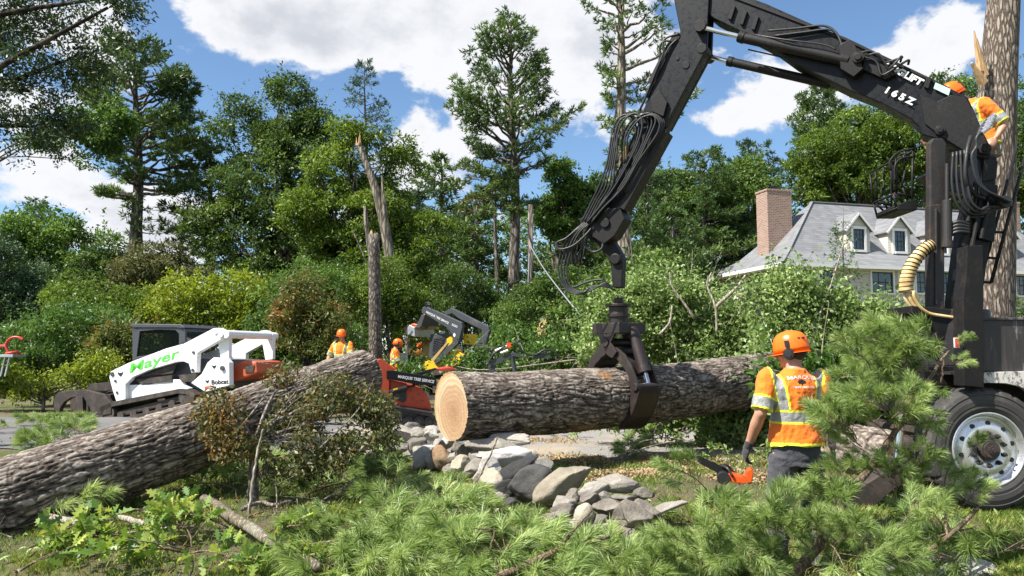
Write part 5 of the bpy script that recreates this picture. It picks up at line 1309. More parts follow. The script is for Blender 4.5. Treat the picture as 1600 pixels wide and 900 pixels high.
for (x, y, r) in ((1538, 240, .055), (1469, 211, .048), (1094, -8, .12)):
    b_cyl(bm, PB.at(x, y, -.21), PB.at(x, y, .21), r, n=28); b_cyl(bm, PB.at(x, y, -.225), PB.at(x, y, -.2), r * 0.6, n=20)
part('boom_plates', bm, 'black2', boom, 0.004)
bm = bmesh.new()
def hyd(bm, a, b, ra, off): b_cyl(bm, PB.at(*a, off), PB.at(*b, off), ra, n=24)
hyd(bm, (1167, 69), (1322, 104), 0.062, -0.22); hyd(bm, (1162, 67), (1170, 70), 0.070, -0.22); hyd(bm, (1318, 103), (1330, 106), 0.072, -0.22)
hyd(bm, (1138, 92), (1295, 128), 0.052, 0.10); hyd(bm, (1134, 91), (1142, 93), 0.060, 0.10)
b_plate(bm, PB, [(1316, 84), (1331, 76), (1340, 84), (1352, 120), (1338, 132), (1318, 120)], -0.28, 0.12)
b_cyl(bm, PB.at(1345, 104, -.31), PB.at(1345, 104, -.15), 0.06, n=22); b_cyl(bm, PB.at(1345, 104, -.33), PB.at(1345, 104, -.3), 0.035, n=16)
b_plate(bm, PB, [(1355, 96), (1392, 112), (1402, 126), (1386, 134), (1350, 118)], -0.22, 0.08)
cyl = part('hydraulic_cylinder', bm, 'black2', boom, 0.004)
bm = bmesh.new(); hyd(bm, (1106, 54), (1168, 69), 0.030, -0.22); hyd(bm, (1106, 84), (1140, 93), 0.028, 0.10); part('cylinder_rod', bm, 'chrome', cyl)
bm = bmesh.new(); b_cyl(bm, PB.at(1103, 53, -.28), PB.at(1103, 53, -.14), 0.075, n=8); b_cyl(bm, PB.at(1103, 84, -.2), PB.at(1103, 84, .2), 0.06, n=18); part('cylinder_pin', bm, 'black2', cyl, .004)
def letters(txt, pa, pb, hpx, m, parent, pl, off, name='lettering', bold=0.03, Y=8.2, thick=0.003, shear=0.0):
    a = pl.at(*pa) + pl.w * off; b = pl.at(*pb) + pl.w * off; r = (b - a); up = Vector((0, 0, 1)); up = (up - r.normalized() * up.dot(r.normalized())).normalized()
    return text_part(name, txt, M[m], parent, a, r, up, hpx / ppm(Y), thick, width=r.length, bold=bold, shear=shear)
letters('LOGLIFT', (1383, 113), (1439, 142), 10, 'letter', boom, PB, -0.176, bold=0.05)
letters('1 6 5 Z', (1384, 152), (1427, 172), 10, 'letter', boom, PB, -0.176, bold=0.05)
bm = bmesh.new(); b_plate(bm, PB, [(1462, 137), (1485, 147), (1482, 157), (1459, 146)], -0.178, 0.006); st = part('plate', bm, 'sticker', boom)
# hoses on the boom
def hoses(name, lst, parent, pl, m='rubber', k=8):
    return tube_part(name, [(smooth_path([pl.at(x, y, o) for x, y, o in pts], 6), r) for pts, r in lst], M[m], parent, k)
hoses('hose', [([(1205, 58, -.2), (1250, 54, -.19), (1290, 50, -.19), (1310, 62, -.2), (1320, 84, -.22)], 0.014), ([(1215, 66, -.2), (1260, 60, -.19), (1300, 56, -.19), (1316, 70, -.2)], 0.014),
               ([(1170, 60, -.17), (1230, 76, -.3), (1290, 84, -.3), (1312, 92, -.3)], 0.010), ([(1172, 82, -.1), (1230, 96, -.1), (1290, 118, -.1)], 0.009),
               ([(1345, 96, -.25), (1365, 92, -.24), (1384, 108, -.24), (1404, 104, -.24), (1412, 100, -.22)], 0.013), ([(1350, 100, -.25), (1372, 108, -.24), (1380, 128, -.24), (1400, 118, -.24), (1420, 104, -.2), (1420, 108, -.15)], 0.013),
               ([(1390, 120, -.24), (1400, 112, -.26), (1410, 100, -.24), (1408, 104, -.15)], 0.012), ([(1360, 98, -.25), (1376, 98, -.28), (1388, 116, -.26), (1396, 128, -.22)], 0.012)], boom, PB)
# ---- stick (outer boom)
bm = bmesh.new()
b_plate(bm, PB, [(1060, 8), (1064, -16), (1078, -30), (1117, -30), (1113, 30), (1111, 84), (1080, 142), (1047, 204), (1012, 190), (1029, 129), (1050, 92), (1070, 58)], -0.19, 0.05)
b_plate(bm, PB, [(1060, 8), (1064, -16), (1078, -30), (1117, -30), (1113, 30), (1111, 84), (1080, 142), (1047, 204), (1012, 190), (1029, 129), (1050, 92), (1070, 58)], 0.03, 0.05)
b_plate(bm, PB, [(1068, 60), (1112, 80), (1046, 206), (976, 334), (962, 340), (945, 326), (962, 290), (1002, 200), (1030, 128)], -0.14, 0.17)
stick = part('stick', bm, 'black', bevel=0.01)
bm = bmesh.new()
b_plate(bm, PB, [(1036, 218), (1044, 206), (1050, 212), (984, 332), (975, 328)], -0.20, 0.25)         # lower rail
b_plate(bm, PB, [(1026, 162), (1040, 150), (1052, 168), (1046, 190), (1028, 182)], -0.24, 0.06)
b_plate(bm, PB, [(1018, 140), (1032, 132), (1070, 66), (1062, 58), (1046, 84)], -0.2, 0.02)
b_plate(bm, PB, [(930, 352), (950, 328), (978, 330), (984, 345), (968, 372), (952, 384), (934, 372)], -0.19, 0.26)   # tip head
b_plate(bm, PB, [(912, 346), (926, 336), (938, 368), (930, 380)], -0.15, 0.3)
b_cyl(bm, PB.at(955, 352, -.22), PB.at(955, 352, .22), 0.06, n=20)
for (x, y) in ((1079, 110), (1066, 100)): b_cyl(bm, PB.at(x, y, -.20), PB.at(x, y, -.15), 0.045 if x > 1070 else 0.022, n=20)
part('stick_plates', bm, 'black2', stick, 0.005)
bm = bmesh.new(); b_plate(bm, PB, [(980, 252), (984, 236), (989, 232), (988, 250), (982, 262)], -0.2, 0.05); part('cylinder_guard', bm, 'yellow_p', stick)
hl_ = []
for k in range(6):     # loop at the joint and bundle down the stick
    o = -.2 - 0.03 * (k % 3); dx = k * 7.5
    hl_.append(([(968 + dx * .6, 262, o), (966 + dx * .7, 222, o), (972 + dx, 196, o), (988 + dx * 1.1, 186 + (k % 2) * 3, o), (1001 + dx * .9, 200, o), (1000 + dx * .6, 228, o), (984 + dx * .6, 262, o), (962 + dx * .6, 300, o), (944 + dx * .3, 330, o), (926 + dx * .3, 352, o)], 0.0125))
for k in range(4):
    o = -.26 + .02 * k; hl_.append(([(1006 + k * 5, 192 - k, o), (1024 + k * 4, 186, o), (1040 + k * 2, 198, o), (1038, 216 + k * 2, o), (1022, 240, o), (1000 + k * 3, 272, o), (978 + k * 4, 306, o)], 0.011))
for k in range(5):
    o = -.22; hl_.append(([(966 + 3 * k, 215, o), (960 + 3 * k, 262, o - .03), (948 + 5 * k, 296, o - .03), (934 + 4 * k, 322, o), (920 + 4 * k, 350, o)], 0.012))
hl_.append(([(1069, 62, -.2), (1050, 68, -.2), (1040, 82, -.22), (1040, 100, -.2), (1030, 128, -.2), (1008, 180, -.2)], 0.014)); hl_.append(([(1066, 70, -.2), (1054, 84, -.22), (1042, 110, -.22), (1020, 160, -.2)], 0.012))
hl_.append(([(1062, 74, -.2), (1046, 76, -.24), (1046, 92, -.24), (1036, 118, -.24), (1012, 172, -.2)], 0.012))
hoses('hose', hl_, stick, PB)
# loose loops from the stick tip to the grapple
gl = []
for k in range(4):
    dx = k * 3.5
    gl.append(([(926 + dx, 350, -.2), (908 + dx, 366, -.24), (892 + dx * 1.4, 392, -.26), (886 + dx * 1.2, 424, -.26), (894 + dx, 450, -.26), (914 + dx, 462 - k, -.26), (936, 456 - 2 * k, -.24), (956, 444 + 2 * k, -.2), (964 + k, 454, -.14)], 0.011))
gl.append(([(922, 352, -.2), (900, 376, -.28), (886, 384, -.3), (890, 394, -.3), (910, 388, -.28), (926, 372, -.24), (934, 360, -.2)], 0.014))
gl.append(([(930, 366, -.2), (924, 384, -.2), (934, 396, -.18), (948, 392, -.18), (950, 380, -.16)], 0.016))
gl.append(([(905, 452, -.2), (930, 442, -.2), (950, 440, -.2), (962, 452, -.15)], 0.014))
hoses('hose', gl, stick, PB)
# ---- link, rotator, grapple
bm = bmesh.new()
b_plate(bm, PB, [(934, 352), (950, 358), (974, 398), (976, 412), (974, 450), (960, 450), (957, 412), (936, 382), (926, 366)], -0.07, 0.14)
b_cyl(bm, PB.at(966, 406, -.12), PB.at(966, 406, .12), 0.07, n=20)
lk = part('link_arm', bm, 'black2', bevel=0.012)
al = (LB - LA); al.z = 0; al.normalize(); pf = Vector((al.y, -al.x, 0))
gt = min(np.linspace(0, 1, 400), key=lambda t_: abs((lambda q_: q_.x / (q_.y * cP + (q_.z - CAM_Z) * sP) * FPX - 168)(LA + (LB - LA) * float(t_)))); GA = LA + (LB - LA) * float(gt); zc = GA.z
GP = Vector((GA.x, GA.y, 0))
def g(a, b, z): return GP + pf * a + al * b + Vector((0, 0, zc + z))
bm = bmesh.new()
b_cyl(bm, g(0, 0, 1.13), g(0, 0, 1.20), 0.065, n=20); b_cyl(bm, g(0, 0, 1.085), g(0, 0, 1.12), 0.17, n=28); b_cyl(bm, g(0, 0, 0.86), g(0, 0, 1.085), 0.125, n=24); b_cyl(bm, g(0, 0, .95), g(0, 0, 1.0), 0.145, n=24)
for a in (-.1, .1): b_box(bm, g(a, 0.0, 1.03), (0.05, 0.05, 0.12))
grap = part('grapple', bm, 'grapple', bevel=0.005)
bm = bmesh.new(); q3 = basis(pf, al, Vector((0, 0, 1)))
b_box(bm, g(0, 0, 0.80), (0.52, 0.46, 0.14), q3)
part('grapple_head', bm, 'grapple', grap, 0.012)
def claw(s, parent):
    """s=+1 claw on the camera side of the log, -1 behind"""
    A_ = []
    outer = [(0.02, 0.50), (0.14, 0.56), (0.30, 0.47), (0.43, 0.31), (0.52, 0.13), (0.555, 0.06), (0.55, 0.0), (0.50, -0.12), (0.40, -0.30), (0.26, -0.44), (0.17, -0.47)]
    inner = [(0.20, -0.40), (0.31, -0.29), (0.385, -0.14), (0.405, 0.03), (0.36, 0.20), (0.26, 0.34), (0.14, 0.42), (0.04, 0.44)]
    bm = bmesh.new()
    for b0, tb in ((-0.185, 0.035), (0.15, 0.035)):
        b_prism(bm, [g(s * a, b0, z) for a, z in outer + inner], al * tb)
    # web between the side plates, along the outer lower edge
    web = [(0.555, 0.06), (0.55, 0.0), (0.50, -0.12), (0.40, -0.30), (0.26, -0.44), (0.17, -0.47), (0.19, -0.43), (0.27, -0.40), (0.385, -0.26), (0.475, -0.10), (0.52, 0.02)]
    b_prism(bm, [g(s * a, -0.150, z) for a, z in web], al * 0.30)
    web2 = [(0.04, 0.44), (0.14, 0.42), (0.26, 0.34), (0.36, 0.20), (0.38, 0.22), (0.28, 0.37), (0.15, 0.45), (0.04, 0.47)]
    b_prism(bm, [g(s * a, -0.149, z) for a, z in web2], al * 0.298)
    b_cyl(bm, g(s * 0.50, -0.21, 0.07), g(s * 0.50, 0.21, 0.07), 0.05, n=18); b_cyl(bm, g(s * .10, -0.21, 0.50), g(s * .10, 0.21, 0.50), 0.06, n=18)
    return part('claw', bm, 'grapple', parent, 0.006)
claw(1, grap); claw(-1, grap)
bm = bmesh.new()
for s in (-1, 1):   # crossed side straps
    for b0 in (-0.225, 0.195):
        b_prism(bm, [g(s * -0.26, b0, .86), g(s * -0.14, b0, .86), g(s * 0.20, b0, .50), g(s * 0.12, b0, .42), g(s * 0.02, b0, .46)], al * 0.03)
b_cyl(bm, g(0, -0.24, .62), g(0, 0.24, .62), 0.055, n=18)
part('strap', bm, 'grapple', grap, 0.005)
bm = bmesh.new()
for s in (1, -1): b_cyl(bm, g(s * .22, 0.03, .80), g(s * 0.43, 0.03, 0.26), 0.075, n=22); b_cyl(bm, g(s * .41, 0.03, .31), g(s * .44, .03, .24), 00.088, n=22)
gc = part('grapple_cylinder', bm, 'grapple', grap, 0.003)
bm = bmesh.new()
for s in (1, -1): b_cyl(bm, g(s * .43, 0.03, .26), g(s * 0.50, 0.03, 0.07), 0.034, n=18)
part('cylinder_rod', bm, 'chrome', gc)
# ---- hoses at the post, wrapped hose, cage, ladder, seat
ph = []
for k in range(5):
    o = -.26 - .03 * k; x0 = 1526 - k * 5; y0 = 196 + k * 6
    ph.append(([(x0 + 4, y0 - 4, o), (x0 - 14, y0 + 10, o), (1503 - k * 3, 225 + k * 5, o), (1500 - k * 4, 262, o), (1508 - k * 3, 295 + k * 2, o), (1530, 318 + k, o), (1546, 325, o + .05)], 0.0145))
for k in range(4):
    o = -.2 - .03 * k; ph.append(([(1472 + k * 3, 246, o), (1470 + k * 5, 290, o), (1476 + k * 5, 322, o), (1492 + k * 4, 342 - k * 2, o), (1516, 344 - k * 4, o), (1545, 330, o + .05), (1548, 322, o + .1)], 0.0145))
ph.append(([(1499, 222, -.2), (1484, 250, -.3), (1482, 290, -.3), (1500, 312, -.25), (1520, 318, -.2)], 0.022))
for k in range(4): ph.append(([(1470, 356 + k * 5, -.15), (1480, 352 + k * 5, -.2), (1496, 356 + k * 4, -.2)], 0.02))
hoses('hose', ph, truck, PP)
bm = bmesh.new()
for k in range(5):
    a = PP.at(1530 - k * 5, 192 + k * 6, -.26 - .03 * k); b = PP.at(1518 - k * 5, 201 + k * 6, -.26 - .03 * k); b_cyl(bm, a, b, 0.024, n=10)
part('hose_fitting', bm, 'steel')
bm = bmesh.new(); b_plate(bm, PP, [(1538, 318), (1562, 316), (1562, 328), (1538, 330)], -0.2, 0.1); b_cyl(bm, PP.at(1544, 324, -.3), PP.at(1544, 324, -.05), 0.06, n=18); part('hose_clamp', bm, 'rusty', bevel=.004)
wp = smooth_path([PP.at(x, y, -.2) for x, y in ((1440, 386), (1425, 396), (1410, 416), (1402, 436), (1399, 460))], 8)
tube_part('hose_wrap', [(wp, [0.052, 0.058, 0.062, 0.066, 0.062])], M['wrap'], truck, 18)
rg = []; NW = 15
for k in range(NW):
    i = (k + .5) / NW * (len(wp) - 1); a = wp[int(i)].lerp(wp[min(len(wp) - 1, int(i) + 1)], i % 1); d = (wp[min(len(wp) - 1, int(i) + 1)] - wp[max(0, int(i) - 1)]).normalized()
    d = (d + Vector((0.25, 0, 0.1))).normalized(); x = d.orthogonal().normalized(); y = d.cross(x); r = 0.0605 + 0.004 * math.sin(k / NW * 3)
    rg.append(([a + x * math.cos(t) * r + y * math.sin(t) * r for t in np.linspace(0, 2 * math.pi, 20)], 0.0055))
tube_part('wrap_seam', rg, M['plastic'], truck, 5)
lw = []
for k in range(3): lw.append((smooth_path([PP.at(x + k * 5, y + k * 1, -.2 - .03 * k) for x, y in ((1397, 456), (1398, 466), (1406, 480), (1420, 490), (1440, 494), (1462, 497))], 6), 0.017))
tube_part('yellow_hose', lw, M['wrap'], truck, 8)
cg = []
for (a, b, c, d) in (((1437, 228), (1412, 234), (1398, 248), (1399, 262)), ((1438, 240), (1416, 244), (1406, 256), (1406, 280))): cg.append((smooth_path([PP.at(x, y, .1) for x, y in (a, b, c, d)], 5), 0.016))
for (a, b) in (((1398, 250), (1404, 300)), ((1404, 300), (1410, 322)), ((1407, 244), (1410, 298)), ((1420, 238), (1422, 262)), ((1410, 298), (1432, 304)), ((1422, 262), (1418, 290)), ((1434, 232), (1434, 324)), ((1404, 298), (1424, 316)), ((1418, 290), (1428, 312))):
    cg.append(([PP.at(*a, .1), PP.at(*b, .12)], 0.016)); cg.append(([PP.at(*a, .55), PP.at(*b, .55)], 0.016))
for (x, y) in ((1398, 250), (1434, 232), (1410, 322), (1404, 300)): cg.append(([PP.at(x, y, .1), PP.at(x, y, .55)], 0.016))
cg = [(p_, r_ * .72) for p_, r_ in cg]
tube_part('control_cage', cg, M['black2'], truck, 8)
bm = bmesh.new(); b_plate(bm, PP, [(1409, 318), (1424, 311), (1440, 308), (1440, 326), (1411, 326)], 0.08, 0.5); b_plate(bm, PP, [(1417, 248), (1427, 248), (1426, 268), (1420, 276)], 0.3, 0.06); part('footrest', bm, 'black2', bevel=.006)
ld = [([PP.at(1598, 226, -.1), PP.at(1539, 443, -.1)], 0.017), ([PP.at(1612, 226, .25), PP.at(1553, 443, .25)], 0.017)]
for (x0, y0, x1) in ((1512, 440, 1539), (1530, 403, 1550), (1536, 363, 1562)): ld.append(([PP.at(x0, y0, -.06), PP.at(x1, y0 + 3, -.1)], 0.013))
ladder = tube_part('ladder', ld, M['black2'], truck, 8)
bm = bmesh.new(); b_plate(bm, PP, [(1500, 246), (1520, 262), (1548, 264), (1562, 254), (1563, 238), (1570, 236), (1569, 258), (1556, 271), (1518, 272), (1496, 252)], 0.32, 0.5)
b_plate(bm, PP, [(1500, 262), (1545, 270), (1540, 292), (1502, 284)], 0.35, 0.2)
part('operator_seat', bm, 'plastic', bevel=0.012)
# ------------------------------------------------------------- people
from mathutils.bvhtree import BVHTree
def loft(bm, rings, n=20):
    """rings: (centre, axis, side, rx, ry): closed tube of ellipses"""
    prev = None; first = None
    for c, ax, sd, rx, ry in rings:
        c = Vector(c); ax = Vector(ax).normalized(); sd = Vector(sd); sd = (sd - ax * sd.dot(ax)).normalized(); fr = ax.cross(sd)
        v = [bm.verts.new(c + sd * math.cos(2 * math.pi * i / n) * rx + fr * math.sin(2 * math.pi * i / n) * ry) for i in range(n)]
        if prev:
            for i in range(n): bm.faces.new((prev[i], prev[(i + 1) % n], v[(i + 1) % n], v[i]))
        else: first = v
        prev = v
    bm.faces.new(first[::-1]); bm.faces.new(prev)
def limb(bm, pts, rad, n=16, flat=1.0, side=(1, 0, 0)):
    pts = smooth_path(pts, 5); m = len(pts)
    rad = np.interp(np.linspace(0, 1, m), np.linspace(0, 1, len(rad)), rad); R_ = []
    for i in range(m):
        d = pts[min(i + 1, m - 1)] - pts[max(i - 1, 0)]
        s = Vector(side)
        if abs(d.normalized().dot(s)) > 0.95: s = Vector((0, 1, 0))
        R_.append((pts[i], d, s, rad[i], rad[i] * flat))
    loft(bm, R_, n)
def ell(bm, c, r, n=12): b_sph(bm, c, 1.0, n, r)
def remesh(bm, voxel, smooth_it=4, disp=None):
    bmesh.ops.recalc_face_normals(bm, faces=bm.faces)
    me = bpy.data.meshes.new('tmp'); bm.to_mesh(me); bm.free(); o = bpy.data.objects.new('tmp', me); COL.objects.link(o)
    m = o.modifiers.new('r', 'REMESH'); m.mode = 'VOXEL'; m.voxel_size = voxel
    s = o.modifiers.new('s', 'SMOOTH'); s.factor = 0.5; s.iterations = smooth_it
    dg = bpy.context.evaluated_depsgraph_get(); r = bpy.data.meshes.new_from_object(o.evaluated_get(dg)); bpy.data.objects.remove(o)
    r.polygons.foreach_set('use_smooth', np.ones(len(r.polygons), dtype=bool)); return r
def displace(me, fn):
    n = len(me.vertices); co = np.empty(n * 3, np.float32); me.vertices.foreach_get('co', co); co = co.reshape(-1, 3).astype(float)
    nr = np.empty(n * 3, np.float32); me.vertex_normals.foreach_get('vector', nr); nr = nr.reshape(-1, 3)
    co = co + nr * fn(co)[:, None]; me.vertices.foreach_set('co', co.astype(np.float32).ravel()); me.update()
def classify(me, fn, mats):
    for m in mats: me.materials.append(m)
    n = len(me.polygons); c = np.empty(n * 3, np.float32); me.polygons.foreach_get('center', c); me.polygons.foreach_set('material_index', fn(c.reshape(-1, 3)).astype(np.int32)); me.update()
V_ = Vector
def person(label, loc, rotz, pose=None, voxel=0.016, head_yaw=0.0, head_pitch=0.0, gloves=True, trousers='trouser', scale=1.0, muffs=True, design=None, stripes=True, beard=False):
    J = dict(pelvis=V_((0, 0, .96)), waist=V_((0, .01, 1.10)), chest=V_((0, .0, 1.34)), neck=V_((0, -.02, 1.53)), head=V_((0, .03, 1.665)),
             sl=V_((-.195, -.01, 1.465)), el=V_((-.27, -.03, 1.19)), wl=V_((-.29, .06, .95)), sr=V_((.195, -.01, 1.465)), er=V_((.27, -.03, 1.19)), wr=V_((.29, .06, .95)),
             hl=V_((-.095, 0, .94)), kl=V_((-.12, .03, .51)), al=V_((-.13, -.02, .09)), hr=V_((.095, 0, .94)), kr=V_((.12, .03, .51)), ar=V_((.13, -.02, .09)))
    for k, v in (pose or {}).items(): J[k] = V_(v)
    root = thing('person', label, 'person', loc, None); root.rotation_euler = (0, 0, rotz); root.scale = (scale,) * 3
    def cp(n_, me, m, lab=None):
        if m is not None: me.materials.append(M[m]) if isinstance(m, str) else [me.materials.append(x) for x in m]
        return link(n_, me, None, root, label=lab)
    tx = V_((1, 0, 0)); sh = (J['sr'] - J['sl']).normalized()
    def torso(bm, g=0.0, z0=None):
        p, w, c, n = J['pelvis'], J['waist'], J['chest'], J['neck']
        up0 = (w - p).normalized(); up1 = (n - c).normalized()
        R_ = [(p - up0 * .10, up0, tx, .150 + g, .105 + g), (p, up0, tx, .160 + g, .110 + g), (w, up0, tx, .148 + g, .106 + g), (w.lerp(c, .5), up0 + up1, sh, .165 + g, .118 + g), (c, up1, sh, .185 + g, .125 + g),
              (c.lerp(n, .45), up1, sh, .195 + g, .115 + g), (c.lerp(n, .72), up1, sh, .165 + g, .090 + g), (c.lerp(n, .92), up1, sh, .085 + g, .070 + g), (n + up1 * .02, up1, sh, .060 + g * .6, .060 + g * .6)]
        if z0 is not None: R_ = R_[z0:]
        loft(bm, R_, 24)
    # body, one surface
    bm = bmesh.new(); torso(bm)
    hd = J['head']; Rh = Matrix.Rotation(head_yaw, 3, 'Z') @ Matrix.Rotation(head_pitch, 3, 'X')
    def H(x, y, z): return hd + Rh @ V_((x, y, z))
    limb(bm, [J['neck'] - V_((0, 0, .05)), J['neck'].lerp(hd, .5), hd], [.062, .056, .06])
    def hell(c, r, n=12):
        b = bmesh.new(); b_sph(b, (0, 0, 0), 1, n, r)
        for v in b.verts: v.co = hd + Rh @ (V_(c) + v.co)
        me = bpy.data.meshes.new('t'); b.to_mesh(me); b.free(); bm.from_mesh(me); bpy.data.meshes.remove(me)
    hell((0, -.01, .02), (.077, .098, .10), 14); hell((0, .03, -.045), (.058, .065, .065)); hell((0, .075, -.085), (.028, .024, .02)); hell((0, .098, -.012), (.013, .022, .026)); hell((0, .108, -.024), (.016, .014, .011))
    hell((0, .088, -.052), (.025, .012, .006)); hell((0, .086, -.062), (.022, .012, .006)); hell((0, .083, .028), (.05, .018, .014))
    for s in (-1, 1): hell((s * .079, -.005, -.005), (.010, .022, .032)); hell((s * .045, .07, -.02), (.022, .02, .022))
    for a, e, w in (('sl', 'el', 'wl'), ('sr', 'er', 'wr')):
        limb(bm, [J[a], J[a].lerp(J[e], .5), J[e]], [.058, .052, .044]); limb(bm, [J[e], J[e].lerp(J[w], .35), J[w]], [.044, .047, .029], flat=0.85)
        ell(bm, J[a], (.062, .06, .06)); ell(bm, J[e], (.043, .043, .043))
    for a, k, e in (('hl', 'kl', 'al'), ('hr', 'kr', 'ar')):
        limb(bm, [J[a], J[a].lerp(J[k], .5), J[k]], [.09, .08, .058]); limb(bm, [J[k], J[k].lerp(J[e], .35), J[e]], [.056, .058, .04])
    hands = []
    for s, e, w in ((-1, 'el', 'wl'), (1, 'er', 'wr')):
        d = (J[w] - J[e]).normalized(); cv = V_((-s, 0, 0)); cv = (cv - d * cv.dot(d)).normalized(); acr = d.cross(cv).normalized()   # cv: palm side, acr: across the knuckles
        if acr.y < 0 and abs(acr.y) > .2: acr = -acr
        tgt = bmesh.new() if gloves else bm; gg = 0.003 if gloves else 0.0
        limb(tgt, [J[w], J[w] + d * .05, J[w] + d * .095], [.029 + gg, .040 + gg, .038 + gg], flat=0.45, side=tuple(acr))
        for f, ln in zip((-1.5, -.5, .5, 1.5), (.062, .074, .078, .068)):
            b0 = J[w] + d * .08 + acr * f * .020; p1 = b0 + d * ln * .45 + cv * .012; p2 = p1 + d * ln * .28 + cv * .026; p3 = p2 + d * ln * .06 + cv * .024
            limb(tgt, [b0, p1, p2, p3], [.0098 + gg, .0092 + gg, .0082 + gg, .007 + gg], 10)
        t0 = J[w] + d * .025 + acr * .030; limb(tgt, [t0, t0 + d * .028 + acr * .022 + cv * .01, t0 + d * .058 + acr * .028 + cv * .026], [.014 + gg, .012 + gg, .009 + gg], 10)
        if gloves:
            limb(tgt, [J[w] - d * .035, J[w] + d * .02], [.037, .035], flat=.85, side=tuple(acr)); hands.append(tgt)
    cp('body', remesh(bm, voxel, 2), 'skin')
    for hb in hands: cp('glove', remesh(hb, min(voxel, .006) if voxel < .012 else .008, 2), 'glove')
    eb = bmesh.new()
    for s in (-1, 1): b_sph(eb, H(s * .031, .086, .006), .0115, 8)
    me = bpy.data.meshes.new('eyes'); eb.to_mesh(me); eb.free(); cp('eyes', me, 'eye')
    # trousers, boots
    bm = bmesh.new(); up0 = (J['waist'] - J['pelvis']).normalized()
    loft(bm, [(J['pelvis'] - up0 * .12, up0, tx, .170, .125), (J['pelvis'], up0, tx, .182, .130), (J['pelvis'] + up0 * .07, up0, tx, .176, .126), (J['pelvis'] + up0 * .13, up0, tx, .168, .120)], 24)
    for a, k, e in (('hl', 'kl', 'al'), ('hr', 'kr', 'ar')):
        limb(bm, [J[a] + V_((0, 0, -.02)), J[a].lerp(J[k], .5), J[k], J[k].lerp(J[e], .5), J[e] + (J[k] - J[e]).normalized() * .04], [.108, .100, .078, .072, .066])
    me = remesh(bm, max(voxel, .010), 3)
    displace(me, lambda c: (fbm(c * np.array([11, 11, 26.]), 3, 8) - .5) * .022); cp('trousers', me, trousers)
    for a, k in (('al', 'kl'), ('ar', 'kr')):
        bm = bmesh.new(); p = J[a]; limb(bm, [p + V_((0, 0, .10)), p, p + V_((0, .0, -.035))], [.055, .053, .052]); ell(bm, p + V_((0, .07, -.045)), (.05, .11, .042))
        b_box(bm, p + V_((0, .05, -.078)), (.095, .27, .025)); cp('boot', remesh(bm, .012, 1), 'boot')
    # shirt
    bm = bmesh.new(); torso(bm, .014, 1)
    loft(bm, [(J['pelvis'] + up0 * .02, up0, tx, .210, .166), (J['waist'], up0, tx, .192, .150), (J['waist'].lerp(J['chest'], .5), up0, sh, .182, .134)], 24)
    slv = {}
    for s, a, e in ((-1, 'sl', 'el'), (1, 'sr', 'er')):
        d = J[e] - J[a]; end = J[a] + d * .92; limb(bm, [J[a] - d * .1 + V_((-s * .03, 0, .0)), J[a], J[a] + d * .45, end], [.07, .080, .078, .086], flat=.92); slv[s] = (J[a], d.normalized(), d.length * .92)
    me = remesh(bm, voxel * .75, 4)
    displace(me, lambda c: (fbm(c * np.array([9, 9, 5.]) + 3, 3, 12) - .5) * .026 + (np.abs(fbm(c * np.array([16, 16, 7.]), 3, 22) - .5)) * -.03)
    ms = [M['hivis'], M['reflect'], M['hiyellow']]
    iup = J['waist'] - J['pelvis']
    def fn(c):
        r = np.zeros(len(c), int)
        if not stripes: return r
        z = c[:, 2]; bz = float(J['waist'].z) + .10
        ax_ = np.abs(c[:, 0] - (float(J['chest'].x)) * np.clip((z - .96) / .38, 0, 1))
        body = ax_ < .30
        xs_ = .115 + .05 * np.clip((z - 1.2) / .3, 0, 1)
        dv = np.abs(ax_ - xs_); k = body & (z > bz) & (dv < .043); r[k] = 2; r[k & (dv < .028)] = 1
        dh = np.abs(z - bz); k = body & (dh < .050); r[k] = 2; r[k & (dh < .034)] = 1
        k = body & (z < float(J['pelvis'].z) + .058); r[k] = 2
        for s, (p, d, L) in slv.items():
            q = c - np.array(p); t_ = q @ np.array(d); dist = np.linalg.norm(q - t_[:, None] * np.array(d), axis=1)
            inn = (dist < .105) & (t_ > .06) & (c[:, 0] * s > .10 if abs(J['chest'].x) < .05 else True)
            k = inn & (t_ > L - .105); r[k] = 2; k = inn & (t_ > L - .090) & (t_ < L - .018); r[k] = 1
        return r
    classify(me, fn, ms); shirt = link('shirt', me, None, root)
    if design:
        bvh = BVHTree.FromPolygons([tuple(v.co) for v in me.vertices], [tuple(p.vertices) for p in me.polygons])
        for (txt, x0, x1, z, h, m, arc_) in design:
            cu = bpy.data.curves.new('lettering', 'FONT'); cu.body = txt; cu.offset = .02; o = bpy.data.objects.new('tmp', cu); COL.objects.link(o)
            dg = bpy.context.evaluated_depsgraph_get(); t = bpy.data.meshes.new_from_object(o.evaluated_get(dg)); bpy.data.objects.remove(o)
            xx = [v.co.x for v in t.vertices]; a, b = min(xx), max(xx)
            for v in t.vertices:
                u = (v.co.x - a) / (b - a); x = x0 + (x1 - x0) * u; zz = z + v.co.y * h / .73 + arc_ * (1 - (2 * u - 1) ** 2)
                hit = bvh.ray_cast(V_((x, -1, zz)), V_((0, 1, 0)))[0]; v.co = V_((x, (hit.y if hit else -.14) - .004, zz))
            t.update(); cp('lettering', t, m)
        bm = bmesh.new()     # little tree emblem
        for (x, z, rx, rz) in ((.0, 1.455, .024, .015), (-.016, 1.450, .014, .010), (.018, 1.452, .013, .010), (0, 1.437, .005, .015)):
            vs = []
            for i in range(14):
                a = 6.2832 * i / 14; px_ = x + rx * math.cos(a) * (1 + .2 * math.sin(5 * a)); pz = z + rz * math.sin(a); hit = bvh.ray_cast(V_((px_, -1, pz)), V_((0, 1, 0)))[0]; vs.append(bm.verts.new((px_, (hit.y if hit else -.14) - .004, pz)))
            bm.faces.new(vs)
